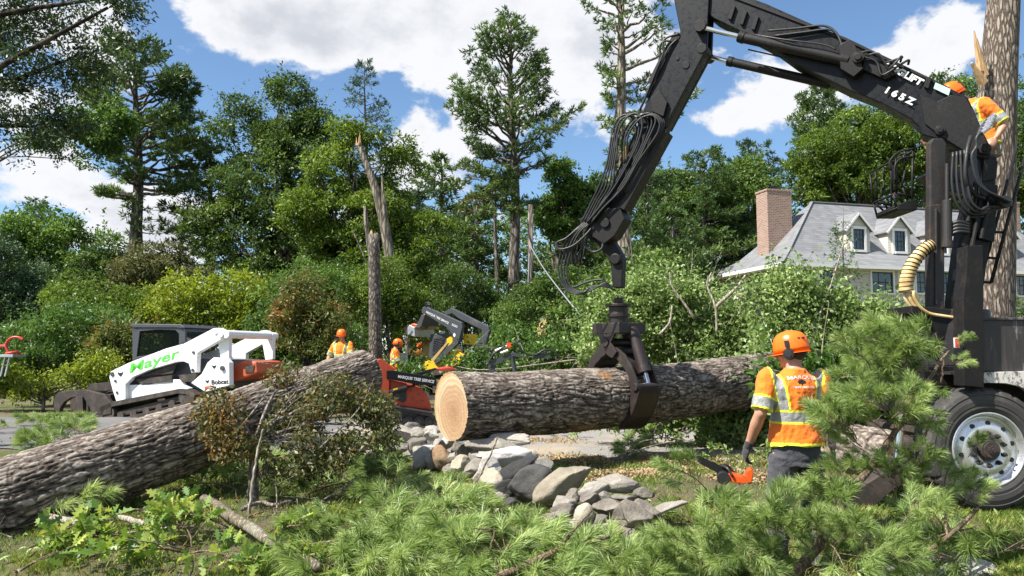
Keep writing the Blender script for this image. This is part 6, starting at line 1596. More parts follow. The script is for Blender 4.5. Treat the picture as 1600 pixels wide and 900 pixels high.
        t = bpy.data.meshes.new('emblem'); bm.to_mesh(t); bm.free(); cp('emblem', t, 'letter_black')
    # helmet
    bm = bmesh.new(); n = 28; prof = [(1.0, -.02), (1.0, .02), (.97, .06), (.88, .095), (.70, .122), (.45, .138), (.2, .145), (0.02, .147)]
    rings = []
    for r, z in prof:
        rings.append([bm.verts.new(H(.108 * r * math.cos(2 * math.pi * i / n), -.005 + .132 * r * math.sin(2 * math.pi * i / n), .012 + z + (.004 * abs(math.cos(2 * math.pi * i / n)) if z > .05 else 0))) for i in range(n)])
    for k in range(len(rings) - 1):
        for i in range(n): bm.faces.new((rings[k][i], rings[k][(i + 1) % n], rings[k + 1][(i + 1) % n], rings[k + 1][i]))
    bm.faces.new(rings[-1])
    brim = [bm.verts.new(H(.114 * math.cos(2 * math.pi * i / n), -.005 + .140 * math.sin(2 * math.pi * i / n) + (.03 if math.sin(2 * math.pi * i / n) > .6 else 0), -.012)) for i in range(n)]
    for i in range(n): bm.faces.new((rings[0][i], rings[0][(i + 1) % n], brim[(i + 1) % n], brim[i]))
    me = bpy.data.meshes.new('helmet'); bm.to_mesh(me); bm.free(); me.polygons.foreach_set('use_smooth', np.ones(len(me.polygons), dtype=bool)); hm = cp('helmet', me, 'helmet')
    so_ = hm.modifiers.new('s', 'SOLIDIFY'); so_.thickness = .004
    bm = bmesh.new()
    for s in (-1, 1):
        for k in range(4):
            a = math.radians(-60 + k * 22) ; p = V_((s * .085 * math.cos(a * .8), -.005 + .118 * math.sin(a), .092))
            b = bmesh.new(); b_sph(b, (0, 0, 0), 1, 6, (.009, .017, .008))
            for v in b.verts: v.co = hd + Rh @ (p + v.co)
            t = bpy.data.meshes.new('t'); b.to_mesh(t); b.free(); bm.from_mesh(t); bpy.data.meshes.remove(t)
    me = bpy.data.meshes.new('vent'); bm.to_mesh(me); bm.free(); me.materials.append(M['plastic']); v_ = link('vent', me, None, hm); v_['kind'] = 'stuff'; del v_['kind']
    if muffs:
        for s in (-1, 1):
            bm = bmesh.new(); a = H(s * .080, -.002, -.012); b = H(s * .118, -.002, -.012); b_cyl(bm, a, b, .046, .038, n=20); b_cyl(bm, b, H(s * .124, -.002, -.012), .030, .026, n=16)
            b_beam(bm, H(s * .115, -.002, -.0), H(s * .114, -.002, .062), .014, .01); b_box(bm, H(s * .110, -.002, .062), (.016, .03, .045), Rh)
            me = bpy.data.meshes.new('earmuff'); bmesh.ops.recalc_face_normals(bm, faces=bm.faces); bm.to_mesh(me); bm.free(); cp('earmuff', me, 'plastic')
    # hair at the nape
    bm = bmesh.new(); b_sph(bm, H(0, -.022, -.012), 1.0, 12, (.080, .093, .060)); me = bpy.data.meshes.new('hair'); bm.to_mesh(me); bm.free(); cp('hair', me, 'hair')
    if beard:
        bm = bmesh.new(); b_sph(bm, H(0, .045, -.075), 1.0, 10, (.056, .055, .038)); me = bpy.data.meshes.new('beard'); bm.to_mesh(me); bm.free(); cp('beard', me, 'hair')
    return root
# main worker, back to the camera, head turned left
wm = P(1241, 600, 5.85)
person('worker in orange helmet and ear muffs seen from behind, right of the long log', (wm.x, 5.85, -0.36), R(6),
       dict(sl=(-.205, -.01, 1.475), sr=(.205, .0, 1.465), el=(-.285, -.05, 1.225), wl=(-.335, .06, .99), er=(.30, .0, 1.20), wr=(.22, .22, 1.12), kl=(-.14, .03, .51), al=(-.17, -.02, .09), kr=(.14, .05, .51), ar=(.17, .02, .09)),
       voxel=.010, head_yaw=R(52), head_pitch=R(-8), scale=1.025,
       design=[('MARQUIS', -.095, .115, 1.465, .024, 'letter', .010), ('TREE SERVICE', -.07, .09, 1.405, .013, 'letter', .004), ('781-555-01', -.05, .07, 1.375, .009, 'letter_black', .0)])
w2 = P(617, 600, 20)
person('worker in orange helmet and shirt facing right, between the sawn trunk and the yellow loader', (w2.x, 20, 0.0), R(-78), dict(el=(-.24, .06, 1.2), wl=(-.2, .26, 1.08), er=(.24, .08, 1.2), wr=(.16, .28, 1.12), head=(0, .06, 1.65)), head_pitch=R(-15), beard=True)
w3 = P(655, 580, 29)
person('farther worker in orange, small, standing behind the machines beside the amber engine box', (w3.x, 29, G(w3.x, 29)), R(8), dict(), voxel=.02)
w4 = P(534, 560, 17.6)
person('worker in orange helmet half hidden by leaves above the upper end of the leaning log', (w4.x, 17.6, 0.14), R(160), dict(el=(-.3, .05, 1.2), wl=(-.2, .28, 1.15), er=(.3, .06, 1.2), wr=(.2, .26, 1.1)), head_yaw=R(30), voxel=.018)
# crane operator on the top seat, leaning over the boom
wo_ = P(1541, 254, 8.35)
person('crane operator in orange shirt and helmet leaning over the boom end beside the topped trunk', (wo_.x, 8.35, wo_.z - .83), R(80),
       dict(pelvis=(0, 0, .98), waist=(0, .02, 1.12), chest=(0, .04, 1.35), neck=(0, .13, 1.52), head=(0, .30, 1.60), sl=(-.19, .05, 1.43), sr=(.19, .05, 1.43), el=(-.25, -.10, 1.18), wl=(-.27, .0, 1.03), er=(.24, .28, 1.22), wr=(.18, .5, 1.15),
            hl=(-.1, .02, .97), hr=(.1, .02, .97), kl=(-.12, .42, .93), kr=(.12, .42, .93), al=(-.12, .45, .52), ar=(.12, .45, .52)), head_pitch=R(-30), gloves=False, voxel=.012, muffs=False, trousers='tan')

# ------------------------------------------------------------- chainsaw in the worker's left hand side
saw = thing('chainsaw', 'orange chainsaw with a long dark bar, low in the boughs left of the worker', 'chainsaw', P(1150, 760, 5.55)); CS = Plane(1100, 5.6, 1200, 5.5)
bm = bmesh.new(); b_plate(bm, CS, [(1138, 737), (1150, 741), (1160, 743), (1166, 748), (1165, 754), (1146, 752), (1137, 748)], -.07, .14); part('body', bm, 'sawred', saw, .006)
bm = bmesh.new(); b_plate(bm, CS, [(1166, 734), (1173, 731), (1177, 736), (1174, 752), (1168, 754), (1164, 745)], -.05, .1); part('rear_handle', bm, 'sawred', saw, .006)
bm = bmesh.new(); b_plate(bm, CS, [(1088, 713), (1092, 712), (1136, 732), (1140, 742), (1134, 746), (1090, 722)], -.006, .012); part('guide_bar', bm, 'black2', saw)
tube_part('front_handle', [(smooth_path([CS.at(1144, 742, -.08), CS.at(1136, 730, -.06), CS.at(1128, 728, 0), CS.at(1138, 730, .06), CS.at(1148, 742, .08)], 5), .010)], M['plastic'], saw)
bm = bmesh.new(); b_cyl(bm, CS.at(1130, 745, -.08), CS.at(1130, 745, .08), .045, n=20); part('clutch_cover', bm, 'plastic', saw, .004)
# ------------------------------------------------------------- machines
def _sh(self, off):
    p = Plane.__new__(Plane); p.o = self.o + self.w * off; p.u = self.u; p.w = self.w; return p
Plane.sh = _sh
def z1(l): return [(x / 3, 450 + y / 3) for x, y in l]
def z8(l): return [(600 + x / 4.5, 470 + y / 4.5) for x, y in l]
def z2(l): return [(450 + x / 3.3333, 430 + y / 3.3333) for x, y in l]
BP = Plane(90, 17.9, 345, 16.3)
bob = thing('track_loader', 'white compact track loader with dark cab and green lettering on its arm', 'loader', (BP.at(250, 560, .8).x, BP.at(250, 560, .8).y, 0))
def mk(pl, conv, root):
    def f(name, m, pts, off, th, bevel=.01, parent=None, extra=(), hit=True):
        bm = bmesh.new()
        for p_, o_, t_ in [(pts, off, th)] + list(extra):
            (b_plate(bm, pl.sh(o_), conv(p_), 0, t_) if hit else b_plate(bm, pl, conv(p_), o_, t_))
        return bm_part(name, bm, M[m], parent or root, bevel)
    return f
fb = mk(BP, z1, bob)
arm_o = [(512, 420), (518, 392), (600, 352), (780, 283), (860, 262), (1000, 189), (1030, 187), (1050, 205), (1046, 235), (1000, 262), (925, 305), (920, 395), (897, 398), (885, 355), (862, 345), (830, 346), (700, 384), (622, 418), (588, 452), (588, 522), (545, 532), (528, 480)]
fb('lift_arm', 'white', arm_o, 0, .12); fb('lift_arm', 'white', arm_o, 1.55, .12, hit=False)
fb('rear_link', 'white', [(1008, 200), (1040, 192), (1075, 205), (1072, 335), (1035, 340), (1022, 260)], .13, .10)
fb('rear_link', 'white', [(1008, 200), (1040, 192), (1075, 205), (1072, 335), (1035, 340), (1022, 260)], 1.45, .10, hit=False)
bm = bmesh.new(); a = BP.at(*z1([(1058, 216)])[0]); b_cyl(bm, a, a + BP.w * 1.66, .085, n=18); a2 = BP.at(*z1([(1012, 204)])[0], -.02); b_cyl(bm, a2, a2 + BP.w * .1, .06, n=18)
a2 = BP.at(*z1([(1037, 218)])[0], -.03); b_cyl(bm, a2, a2 + BP.w * .1, .06, n=18); part('cross_tube', bm, 'white', bob)
bm = bmesh.new()
for (x, y, r) in ((908, 302, .03), (905, 385, .035), (542, 436, .03), (550, 490, .03), (1042, 376, .05), (528, 404, .05)):
    a2 = BP.at(*z1([(x, y)])[0], -.02); b_cyl(bm, a2, a2 + BP.w * .06, r, n=16)
part('pin', bm, 'greycab', bob)
fb('tailgate', 'white', [(895, 445), (945, 402), (972, 350), (1000, 326), (1058, 330), (1074, 350), (1075, 456), (962, 487)], .02, .14)
fb('body', 'greycab', [(560, 420), (850, 340), (950, 330), (1060, 335), (1075, 470), (900, 500), (590, 515)], .25, 1.2, extra=())
fb('lower_panel', 'white', [(588, 455), (700, 452), (800, 428), (842, 430), (860, 455), (890, 470), (870, 478), (600, 528), (588, 524)], .10, .12)
fb('engine_grille', 'track', [(612, 432), (700, 396), (828, 352), (808, 400), (640, 418)], .08, .03, bevel=0); fb('engine_grille', 'track', [(640, 430), (806, 408), (806, 440), (660, 450)], .08, .03, bevel=0)
fb('engine_grille', 'track', [(838, 408), (930, 398), (900, 440), (845, 440)], .12, .03, bevel=0)
fb('tail_cover', 'bobred', [(1085, 370), (1150, 336), (1200, 345), (1206, 400), (1140, 425), (1085, 440)], .35, .9, bevel=.04)
fb('rear_grille', 'track', [(1150, 362), (1190, 362), (1186, 392), (1150, 398)], .33, .03, bevel=0)
bm = bmesh.new(); oo = z1([(620, 170), (735, 170), (848, 173), (868, 200), (868, 268), (790, 300), (690, 335), (620, 345)]); ii = z1([(655, 203), (735, 196), (822, 198), (838, 215), (838, 264), (780, 288), (690, 315), (640, 322)])
for off in (.42, 1.36): b_frame(bm, BP.sh(.42), oo, ii, off - .42, .06)
cab = bm_part('cab', bm, M['greycab'], bob, .01)
bm = bmesh.new(); b_plate(bm, BP.sh(.42), z1([(618, 167), (852, 170), (872, 186), (850, 190), (830, 186), (624, 186)]), -.03, 1.12); b_plate(bm, BP.sh(.42), z1([(618, 178), (650, 180), (642, 210), (626, 206)]), 0, 1.0); bm_part('cab_roof', bm, M['greycab'], cab, .015)
bm = bmesh.new(); b_plate(bm, BP.sh(.42), z1([(856, 186), (868, 190), (868, 205), (858, 205)]), .0, 1.0); b_plate(bm, BP.sh(.42), z1([(858, 250), (870, 250), (870, 275), (858, 275)]), .0, 1.0); bm_part('cab_rear', bm, M['greycab'], cab, .004)
bm = bmesh.new(); b_plate(bm, BP.sh(.42), z1([(863, 200), (866, 200), (866, 252), (863, 252)]), .05, .9); bm_part('rear_glass', bm, M['glass'], cab)
bm = bmesh.new(); b_plate(bm, BP.sh(.45), z1([(650, 198), (840, 194), (846, 270), (636, 326)]), 0, .008); b_plate(bm, BP.sh(.45), z1([(650, 198), (840, 194), (846, 270), (636, 326)]), .93, .008); bm_part('side_glass', bm, M['tint'], cab)
bm = bmesh.new()
for k in range(7): a = BP.sh(.5).at(*z1([(670 + k * 26, 200)])[0]); b = BP.sh(.5).at(*z1([(660 + k * 27, 320 - k * 7)])[0]); b_cyl(bm, a, b, .006, n=5)
b_plate(bm, BP.sh(.47), z1([(640, 306), (838, 262), (838, 268), (640, 314)]), 0, .03); bm_part('side_screen', bm, M['plastic'], cab)
bm = bmesh.new(); b_plate(bm, BP.sh(.6), z1([(760, 215), (800, 215), (810, 262), (780, 290), (720, 295), (722, 280), (765, 270)]), 0, .5); bm_part('seat', bm, M['plastic'], cab, .03)
trk_o = [(455, 590), (470, 556), (520, 534), (840, 472), (885, 478), (912, 502), (905, 532), (870, 560), (560, 640), (478, 640), (455, 615)]; trk_i = [(480, 592), (490, 572), (530, 555), (830, 495), (870, 498), (884, 508), (878, 522), (855, 540), (560, 612), (490, 615), (482, 605)]
for off, nm in ((.0, 'track'), (1.35, 'track')):
    bm = bmesh.new(); b_frame(bm, BP, z1(trk_o), z1(trk_i), off, .4); tr = bm_part(nm, bm, M['track'], bob, .006)
    bm = bmesh.new(); b_plate(bm, BP, z1([(500, 590), (840, 505), (860, 515), (845, 530), (560, 600)]), off + .08, .2); bm_part('track_frame', bm, M['attach'], tr)
    bm = bmesh.new()
    for (x, y, r) in ((560, 600, .09), (620, 590, .09), (680, 577, .09), (740, 562, .09), (800, 545, .09), (505, 590, .16), (860, 512, .15)):
        a = BP.at(*z1([(x, y)])[0], off + .02); b_cyl(bm, a, a + BP.w * .3, r, n=18)
    bm_part('roller', bm, M['track'], tr)
at_ = fb('root_grapple', 'attach', [(250, 520), (268, 492), (300, 482), (400, 476), (490, 500), (522, 540), (520, 590), (480, 598), (440, 600), (420, 560), (390, 512), (360, 508), (330, 515), (300, 535), (285, 556), (272, 590), (252, 570)], .0, .10)
bm = bmesh.new()
for k in range(5):
    b_plate(bm, BP, z1([(250, 520), (268, 492), (330, 500), (300, 535), (285, 556), (272, 592), (252, 570)]), .05 + k * .38, .04); b_plate(bm, BP, z1([(300, 588), (358, 592), (440, 600), (440, 612), (330, 606), (268, 596)]), .05 + k * .38, .04)
b_plate(bm, BP, z1([(358, 480), (365, 452), (470, 442), (488, 455), (490, 480), (420, 486)]), .3, 1.0); b_plate(bm, BP, z1([(358, 508), (390, 508), (392, 602), (358, 598)]), -.02, .1)
b_plate(bm, BP, z1([(395, 500), (500, 500), (500, 600), (395, 600)]), .1, 1.5); bm_part('tine', bm, M['attach'], at_, .006)
tube_part('hose', [(smooth_path([BP.at(x / 3, 450 + y / 3, .3) for x, y in q], 5), .016) for q in ([(440, 530), (450, 495), (480, 488), (510, 520), (530, 500)], [(446, 545), (462, 505), (490, 500), (520, 535)], [(1000, 300), (985, 315), (1010, 290), (1020, 330)])], M['rubber'], at_)
def text_on(txt, pl, conv, a, b, h, m, parent, off=-.006, bold=.03, shear=0.0, Y=17, name='lettering'):
    (ax, ay), (bx, by) = conv([a, b]); A_ = pl.at(ax, ay, off); B_ = pl.at(bx, by, off); r = B_ - A_; up = V_((0, 0, 1)); up = (up - r.normalized() * up.dot(r.normalized())).normalized()
    return text_part(name, txt, M[m], parent, A_, r, up, h / ppm(Y), .0, width=r.length, bold=bold, shear=shear)
text_on('Mayer', BP, z1, (608, 399), (846, 322), 14.5, 'letter_green', bob, bold=.014, shear=.22)
text_on('Bobcat', BP.sh(.02), z1, (992, 452), (1072, 447), 7, 'letter_black', bob, bold=.03, Y=16.3)
bm = bmesh.new()     # small animal head emblems and the orange flash
for (cx, cy, s, sh_) in ((565, 402, 13, 0), (972, 437, 9, .02), (1004, 368, 10, .02)):
    b_plate(bm, BP.sh(sh_), z1([(cx - s, cy - s * .7), (cx - s * .4, cy - s * .35), (cx + s * .4, cy - s * .35), (cx + s, cy - s * .8), (cx + s * .8, cy), (cx + s * .4, cy + s * .7), (cx, cy + s), (cx - s * .5, cy + s * .6), (cx - s * .9, cy)]), -.008, .004)
part('emblem', bm, 'letter_black', bob)
bm = bmesh.new(); b_plate(bm, BP.sh(.02), z1([(960, 462), (1004, 456), (1004, 468), (960, 474)]), -.008, .004); part('stripe', bm, 'bobred', bob)

# ---- yellow and grey loader
YP = Plane(640, 21.6, 765, 20.6); yl = thing('track_loader', 'yellow and slate grey track loader with raised arms behind the long log', 'loader', (YP.at(690, 560, .9).x, YP.at(690, 560, .9).y, 0))
fy = mk(YP, z8, yl)
yarm = [(262, 68), (272, 45), (292, 38), (545, 152), (552, 180), (520, 300), (385, 432), (360, 445), (348, 425), (478, 292), (492, 255), (445, 192), (292, 96), (268, 90)]
fy('lift_arm', 'jdgrey', yarm, 0, .14); fy('lift_arm', 'jdgrey', [(418, 82), (470, 52), (495, 58), (735, 182), (740, 205), (716, 300), (700, 305), (668, 330), (640, 330), (690, 240), (690, 205), (530, 128), (478, 88), (440, 100)], 1.5, .14)
fy('tilt_link', 'jdgrey', [(262, 100), (290, 96), (262, 178), (246, 192), (222, 188)], .1, .9)
fy('coupler', 'alu', [(150, 205), (178, 168), (214, 188), (216, 252), (176, 240), (150, 236)], .1, 1.1)
fy('cab', 'jdgrey', [(326, 236), (436, 230), (444, 262), (440, 300), (400, 330), (395, 396), (312, 398)], .35, .1)
fy('cab_screen', 'plastic', [(350, 262), (420, 256), (424, 300), (380, 350), (340, 356)], .34, .02, bevel=0)
bm = bmesh.new()
for k in range(9): b_plate(bm, YP.sh(.32), z8([(348 - k * 2, 268 + k * 13), (424 - k * 4, 258 + k * 11), (424 - k * 4, 262 + k * 11), (348 - k * 2, 272 + k * 13)]), 0, .01)
part('screen_bar', bm, 'jdgrey', yl)
fy('cab', 'jdgrey', [(326, 236), (436, 230), (444, 262), (430, 270), (330, 266)], .45, .9)
fy('fuel_cap', 'alu', [(388, 212), (414, 212), (414, 234), (388, 234)], .5, .15)
fy('body', 'yellow_p', [(264, 492), (286, 430), (395, 388), (400, 402), (500, 340), (562, 380), (520, 440), (480, 462), (400, 470)], .1, 1.3)
fy('hood', 'yellow_p', [(440, 268), (482, 240), (482, 300), (440, 322)], .2, .2); fy('hood', 'yellow_p', [(560, 236), (590, 236), (590, 320), (556, 330)], .3, .6)
fy('lift_cylinder', 'amber', [(332, 412), (440, 290), (452, 298), (350, 426)], .0, .08)
fy('tilt_cylinder', 'amber', [(238, 182), (330, 178), (372, 184), (372, 200), (240, 206)], .5, .12)
fy('engine_bay', 'track', [(480, 332), (560, 300), (700, 330), (742, 440), (720, 475), (500, 475), (520, 440), (560, 380)], .3, 1.2)
bm = bmesh.new(); rr = random.Random(4)
for k in range(26):
    x = rr.uniform(500, 720); y = rr.uniform(340, 450); a = YP.sh(.25).at(*z8([(x, y)])[0]); b = YP.sh(.25).at(*z8([(x + rr.uniform(-50, 50), y + rr.uniform(-60, 30))])[0]); b_cyl(bm, a, b, rr.uniform(.015, .05), n=6)
part('engine', bm, 'steel', yl)
fy('lower_arm', 'jdgrey', [(640, 460), (735, 410), (752, 425), (700, 470)], .2, .12)
bm = bmesh.new(); b_frame(bm, YP, z8([(270, 500), (500, 470), (740, 470), (780, 560), (740, 700), (300, 700), (250, 600)]), z8([(310, 530), (500, 505), (715, 505), (735, 560), (715, 665), (320, 665), (290, 600)]), 0, .4); b_frame(bm, YP, z8([(270, 500), (500, 470), (740, 470), (780, 560), (740, 700), (300, 700), (250, 600)]), z8([(310, 530), (500, 505), (715, 505), (735, 560), (715, 665), (320, 665), (290, 600)]), 1.3, .4); b_plate(bm, YP, z8([(330, 520), (720, 520), (720, 650), (330, 650)]), .1, 1.5); part('track', bm, 'track', yl)
tube_part('hose', [(smooth_path([YP.at(*z8([p])[0], .2) for p in q], 5), r) for q, r in (([(262, 90), (245, 140), (215, 168), (180, 165), (150, 180), (115, 198)], .028), ([(250, 100), (232, 150), (205, 176), (160, 185)], .02))], M['sawred'], yl)
tube_part('hydraulic_hose', [(smooth_path([YP.at(*z8([p])[0], .0) for p in q], 5), .018) for q in ([(290, 36), (296, 14), (320, 16), (340, 40), (330, 52)], [(296, 40), (306, 24), (326, 30)], [(160, 250), (148, 210), (170, 170)], [(150, 260), (136, 290)])], M['rubber'], yl)
text_on('MARQUIS TREE SERVICE', YP, z8, (296, 84), (452, 164), 3.4, 'letter', yl, Y=21, bold=.02); text_on('333G', YP, z8, (476, 172), (514, 190), 3.2, 'letter', yl, Y=21, bold=.02)
fy('emblem', 'letter', [(486, 232), (496, 226), (504, 240), (498, 256), (488, 250)], -.01, .01, bevel=0)
gb = thing('engine_box', 'green steel box seen behind the raised arms of the yellow loader', 'machine', (P(738, 560, 24).x, 24, 0)); 
bm = bmesh.new(); b_plate(bm, Plane(600, 24, 800, 24), z8([(585, 262), (690, 262), (690, 700), (585, 700)]), 0, .8); part('housing', bm, 'teal', gb, .02)
ab = thing('wood_chipper', 'amber wood chipper box with a red top bar beside the farther worker', 'machine', (P(664, 560, 27).x, 27, 0)); AP_ = Plane(600, 27, 800, 27)
bm = bmesh.new(); b_plate(bm, AP_, z8([(268, 286), (328, 286), (322, 386), (262, 390)]), 0, .9); part('chute', bm, 'amber', ab, .02)
bm = bmesh.new(); b_plate(bm, AP_, z8([(240, 272), (330, 274), (330, 288), (240, 286)]), -.05, 1.0); part('top_bar', bm, 'redpaint', ab, .01)
bm = bmesh.new(); b_plate(bm, AP_, z8([(100, 368), (168, 364), (170, 470), (100, 470)]), .0, .6); part('engine_cover', bm, 'alu', ab, .02)
bm = bmesh.new(); b_plate(bm, AP_, z8([(168, 380), (262, 386), (262, 520), (160, 520)]), .05, .7); b_cyl(bm, AP_.at(*z8([(215, 540)])[0], .1), AP_.at(*z8([(215, 540)])[0], .4), .35, n=20); part('wheel_and_frame', bm, 'plastic', ab, .02)
# knuckle attachment lying beyond the log
kp = Plane(740, 18, 900, 18); ka = thing('hydraulic_arm', 'slate hydraulic arm with looping black hoses lying beyond the long log', 'machine attachment', (P(810, 600, 18).x, 18, 0))
bm = bmesh.new(); b_plate(bm, kp, [(762, 566), (786, 556), (802, 550), (818, 556), (822, 560), (803, 557), (790, 562), (770, 572), (766, 574)], 0, .12); b_plate(bm, kp, [(764, 566), (772, 566), (776, 590), (766, 612), (758, 612), (764, 590)], .02, .1); b_plate(bm, kp, [(835, 552), (858, 552), (862, 560), (836, 561)], 0, .15); b_cyl(bm, kp.at(800, 558, .05), kp.at(812, 620, .05), .05, n=10); part('beam', bm, 'jdgrey', ka, .008)
bm = bmesh.new(); b_cyl(bm, kp.at(774, 548), kp.at(792, 541), .03, n=10); b_cyl(bm, kp.at(782, 552), kp.at(794, 548), .04, n=10); part('valve_block', bm, 'steel', ka)
bm = bmesh.new(); b_plate(bm, kp, [(791, 536), (799, 535), (800, 541), (792, 545)], 0, .1); part('cap', bm, 'sawred', ka)
tube_part('hose', [(smooth_path([kp.at(x, y, -.02) for x, y in q], 6), .022) for q in ([(798, 538), (806, 537), (816, 548), (826, 554), (842, 554)], [(840, 553), (850, 547), (862, 548), (872, 556), (874, 562)], [(768, 560), (772, 552), (784, 546)], [(764, 566), (770, 554), (778, 548), (790, 540)])], M['rubber'], ka)

# ---- orange red mini loader holding the leaning log
RP = Plane(570, 13.6, 700, 13.9); rl = thing('mini_loader', 'orange red mini loader with black lettered arm behind the pale cut log end', 'loader', (RP.at(635, 640, .5).x, RP.at(635, 640, .5).y, 0))
fr = mk(RP, z2, rl)
fr('mast', 'orange_p', [(464, 442), (485, 434), (565, 492), (530, 502), (527, 625), (482, 628), (462, 600)], 0, .12); fr('mast', 'orange_p', [(464, 442), (485, 434), (565, 492), (530, 502), (527, 625), (482, 628), (462, 600)], .7, .1, hit=False)
fr('lift_arm', 'black', [(514, 497), (540, 496), (772, 534), (772, 578), (700, 572), (514, 540)], -.08, .09); fr('lift_arm', 'black', [(514, 497), (540, 496), (772, 534), (772, 578), (700, 572), (514, 540)], .82, .09, hit=False)
fr('fork', 'black2', [(395, 488), (470, 492), (470, 520), (410, 510)], .0, .9); fr('grip', 'orange_p', [(372, 412), (400, 418), (400, 436), (376, 432)], .1, .2); fr('grip', 'orange_p', [(392, 456), (434, 462), (434, 484), (398, 482)], .0, .3)
fr('hood', 'orange_p', [(526, 542), (640, 568), (690, 584), (722, 620), (742, 665), (750, 706), (640, 694), (560, 682), (530, 640)], .05, .85, bevel=.03)
fr('side_opening', 'plastic', [(545, 596), (600, 588), (618, 600), (616, 650), (600, 664), (548, 640)], .03, .03, bevel=0)
bm = bmesh.new(); a, b, c = [RP.at(*p, -.04) for p in z2([(532, 610), (620, 584), (662, 572)])]; b_cyl(bm, a, b, .045, n=14); b_cyl(bm, b, c, .02, n=12); part('lift_cylinder', bm, 'black2', rl)
fr('hose_clip', 'yellow_p', [(548, 592), (572, 586), (572, 594), (548, 600)], -.08, .03, bevel=0)
fr('top_linkage', 'black2', [(660, 512), (770, 482), (776, 492), (700, 520)], .2, .1); fr('quick_plate', 'redpaint', [(776, 488), (850, 478), (880, 490), (800, 500)], .1, .8)
ro = [(556, 700), (580, 690), (752, 722), (776, 742), (780, 780), (760, 800), (600, 800), (560, 770)]; ri = [(572, 712), (590, 705), (745, 736), (760, 750), (764, 775), (750, 786), (606, 786), (578, 762)]
bm = bmesh.new(); b_frame(bm, RP, z2(ro), z2(ri), 0, .24); b_frame(bm, RP, z2(ro), z2(ri), .7, .24); tk = bm_part('track', bm, M['track'], rl, .004)
bm = bmesh.new()
for x in (624, 682, 738):
    a = RP.at(*z2([(x, 764)])[0], .01); b_cyl(bm, a, a + RP.w * .2, .095, n=22); b_cyl(bm, a - RP.w * .01, a + RP.w * .02, .045, n=14); a = RP.at(*z2([(x, 764)])[0], .72); b_cyl(bm, a, a + RP.w * .2, .095, n=22)
bm_part('roller', bm, M['rubber'], tk)
bm = bmesh.new(); b_plate(bm, RP, z2([(556, 678), (760, 712), (760, 722), (556, 688)]), -.03, .3); b_plate(bm, RP, z2([(590, 705), (745, 736), (745, 770), (600, 770)]), .12, .6); part('track_guard', bm, 'greycab', rl, .004)
bm = bmesh.new()
for (x, y) in ((640, 600), (680, 620), (675, 660), (700, 655), (720, 690), (650, 640)): a = RP.sh(.04).at(*z2([(x, y)])[0]); b_cyl(bm, a - RP.w * .02, a + RP.w * .02, .012, n=8)
part('bolt', bm, 'greycab', rl)
text_on('MARQUIS TREE SERVICE', RP.sh(-.08), z2, (572, 534), (760, 562), 4.6, 'letter', rl, Y=13.5, bold=.025)

# ---- red hoop on a trestle at the far left
tp = Plane(-40, 18.5, 60, 18.5); rt = thing('trestle', 'red tubular hoop on a grey trestle in the shrubs at the far left edge', 'trestle', (P(5, 560, 18.5).x, 18.5, 0))
tube_part('hoop', [(smooth_path([tp.at(x, y, .1) for x, y in ((11, 554), (5, 541), (8, 532), (16, 527), (25, 527), (32, 531))], 5), .03), ([tp.at(8, 553, 0), tp.at(22, 550, .1), tp.at(20, 554, .3)], .035), ([tp.at(-12, 540, .3), tp.at(6, 540, .1)], .03)], M['redpaint'], rt)
bm = bmesh.new(); b_plate(bm, tp, [(-50, 554), (24, 554), (24, 558), (-50, 558)], -.1, .5); part('table_top', bm, 'alu', rt, .004)
for (x, y, x2, y2) in ((15, 558, 8, 580), (8, 558, 1, 580), (-30, 558, -34, 590), (-38, 558, -46, 590)):
    bm = bmesh.new(); b_beam(bm, tp.at(x, y), tp.at(x2, y2 + 8), .04, .03); part('leg', bm, 'alu', rt)
# ------------------------------------------------------------- stones of the tumbled wall
def stone_mesh(seed, size, angular=7, sub=4):
    rng = np.random.default_rng(seed); bm = bmesh.new(); bmesh.ops.create_icosphere(bm, subdivisions=sub, radius=1.0)
    V = np.array([tuple(v.co) for v in bm.verts])
    for k in range(angular):
        n = unit(rng.normal(size=3)); d = rng.uniform(.42, .80); t = V @ n - d; V = V - np.where(t > 0, t * 0.93, 0)[:, None] * n
    V = V * (1 + 0.16 * (fbm(V * 1.6 + seed, 3, seed) - .5) * 2)[:, None]; V = V + unit(V) * ((fbm(V * 6 + seed, 4, seed + 5) - .5) * 0.16)[:, None]
    mn, mx = V.min(0), V.max(0); V = (V - (mn + mx) / 2) / ((mx - mn) / 2) * np.array(size)
    for v, c in zip(bm.verts, V): v.co = c
    me = bpy.data.meshes.new('stone'); bm.to_mesh(me); bm.free(); me.polygons.foreach_set('use_smooth', np.ones(len(me.polygons), dtype=bool)); return me
SW = 'fieldstones of the tumbled wall'
basey = lambda x: float(np.interp(x, [480, 560, 640, 700, 760, 830, 900, 1000, 1100], [712, 712, 722, 752, 792, 803, 832, 858, 858]))
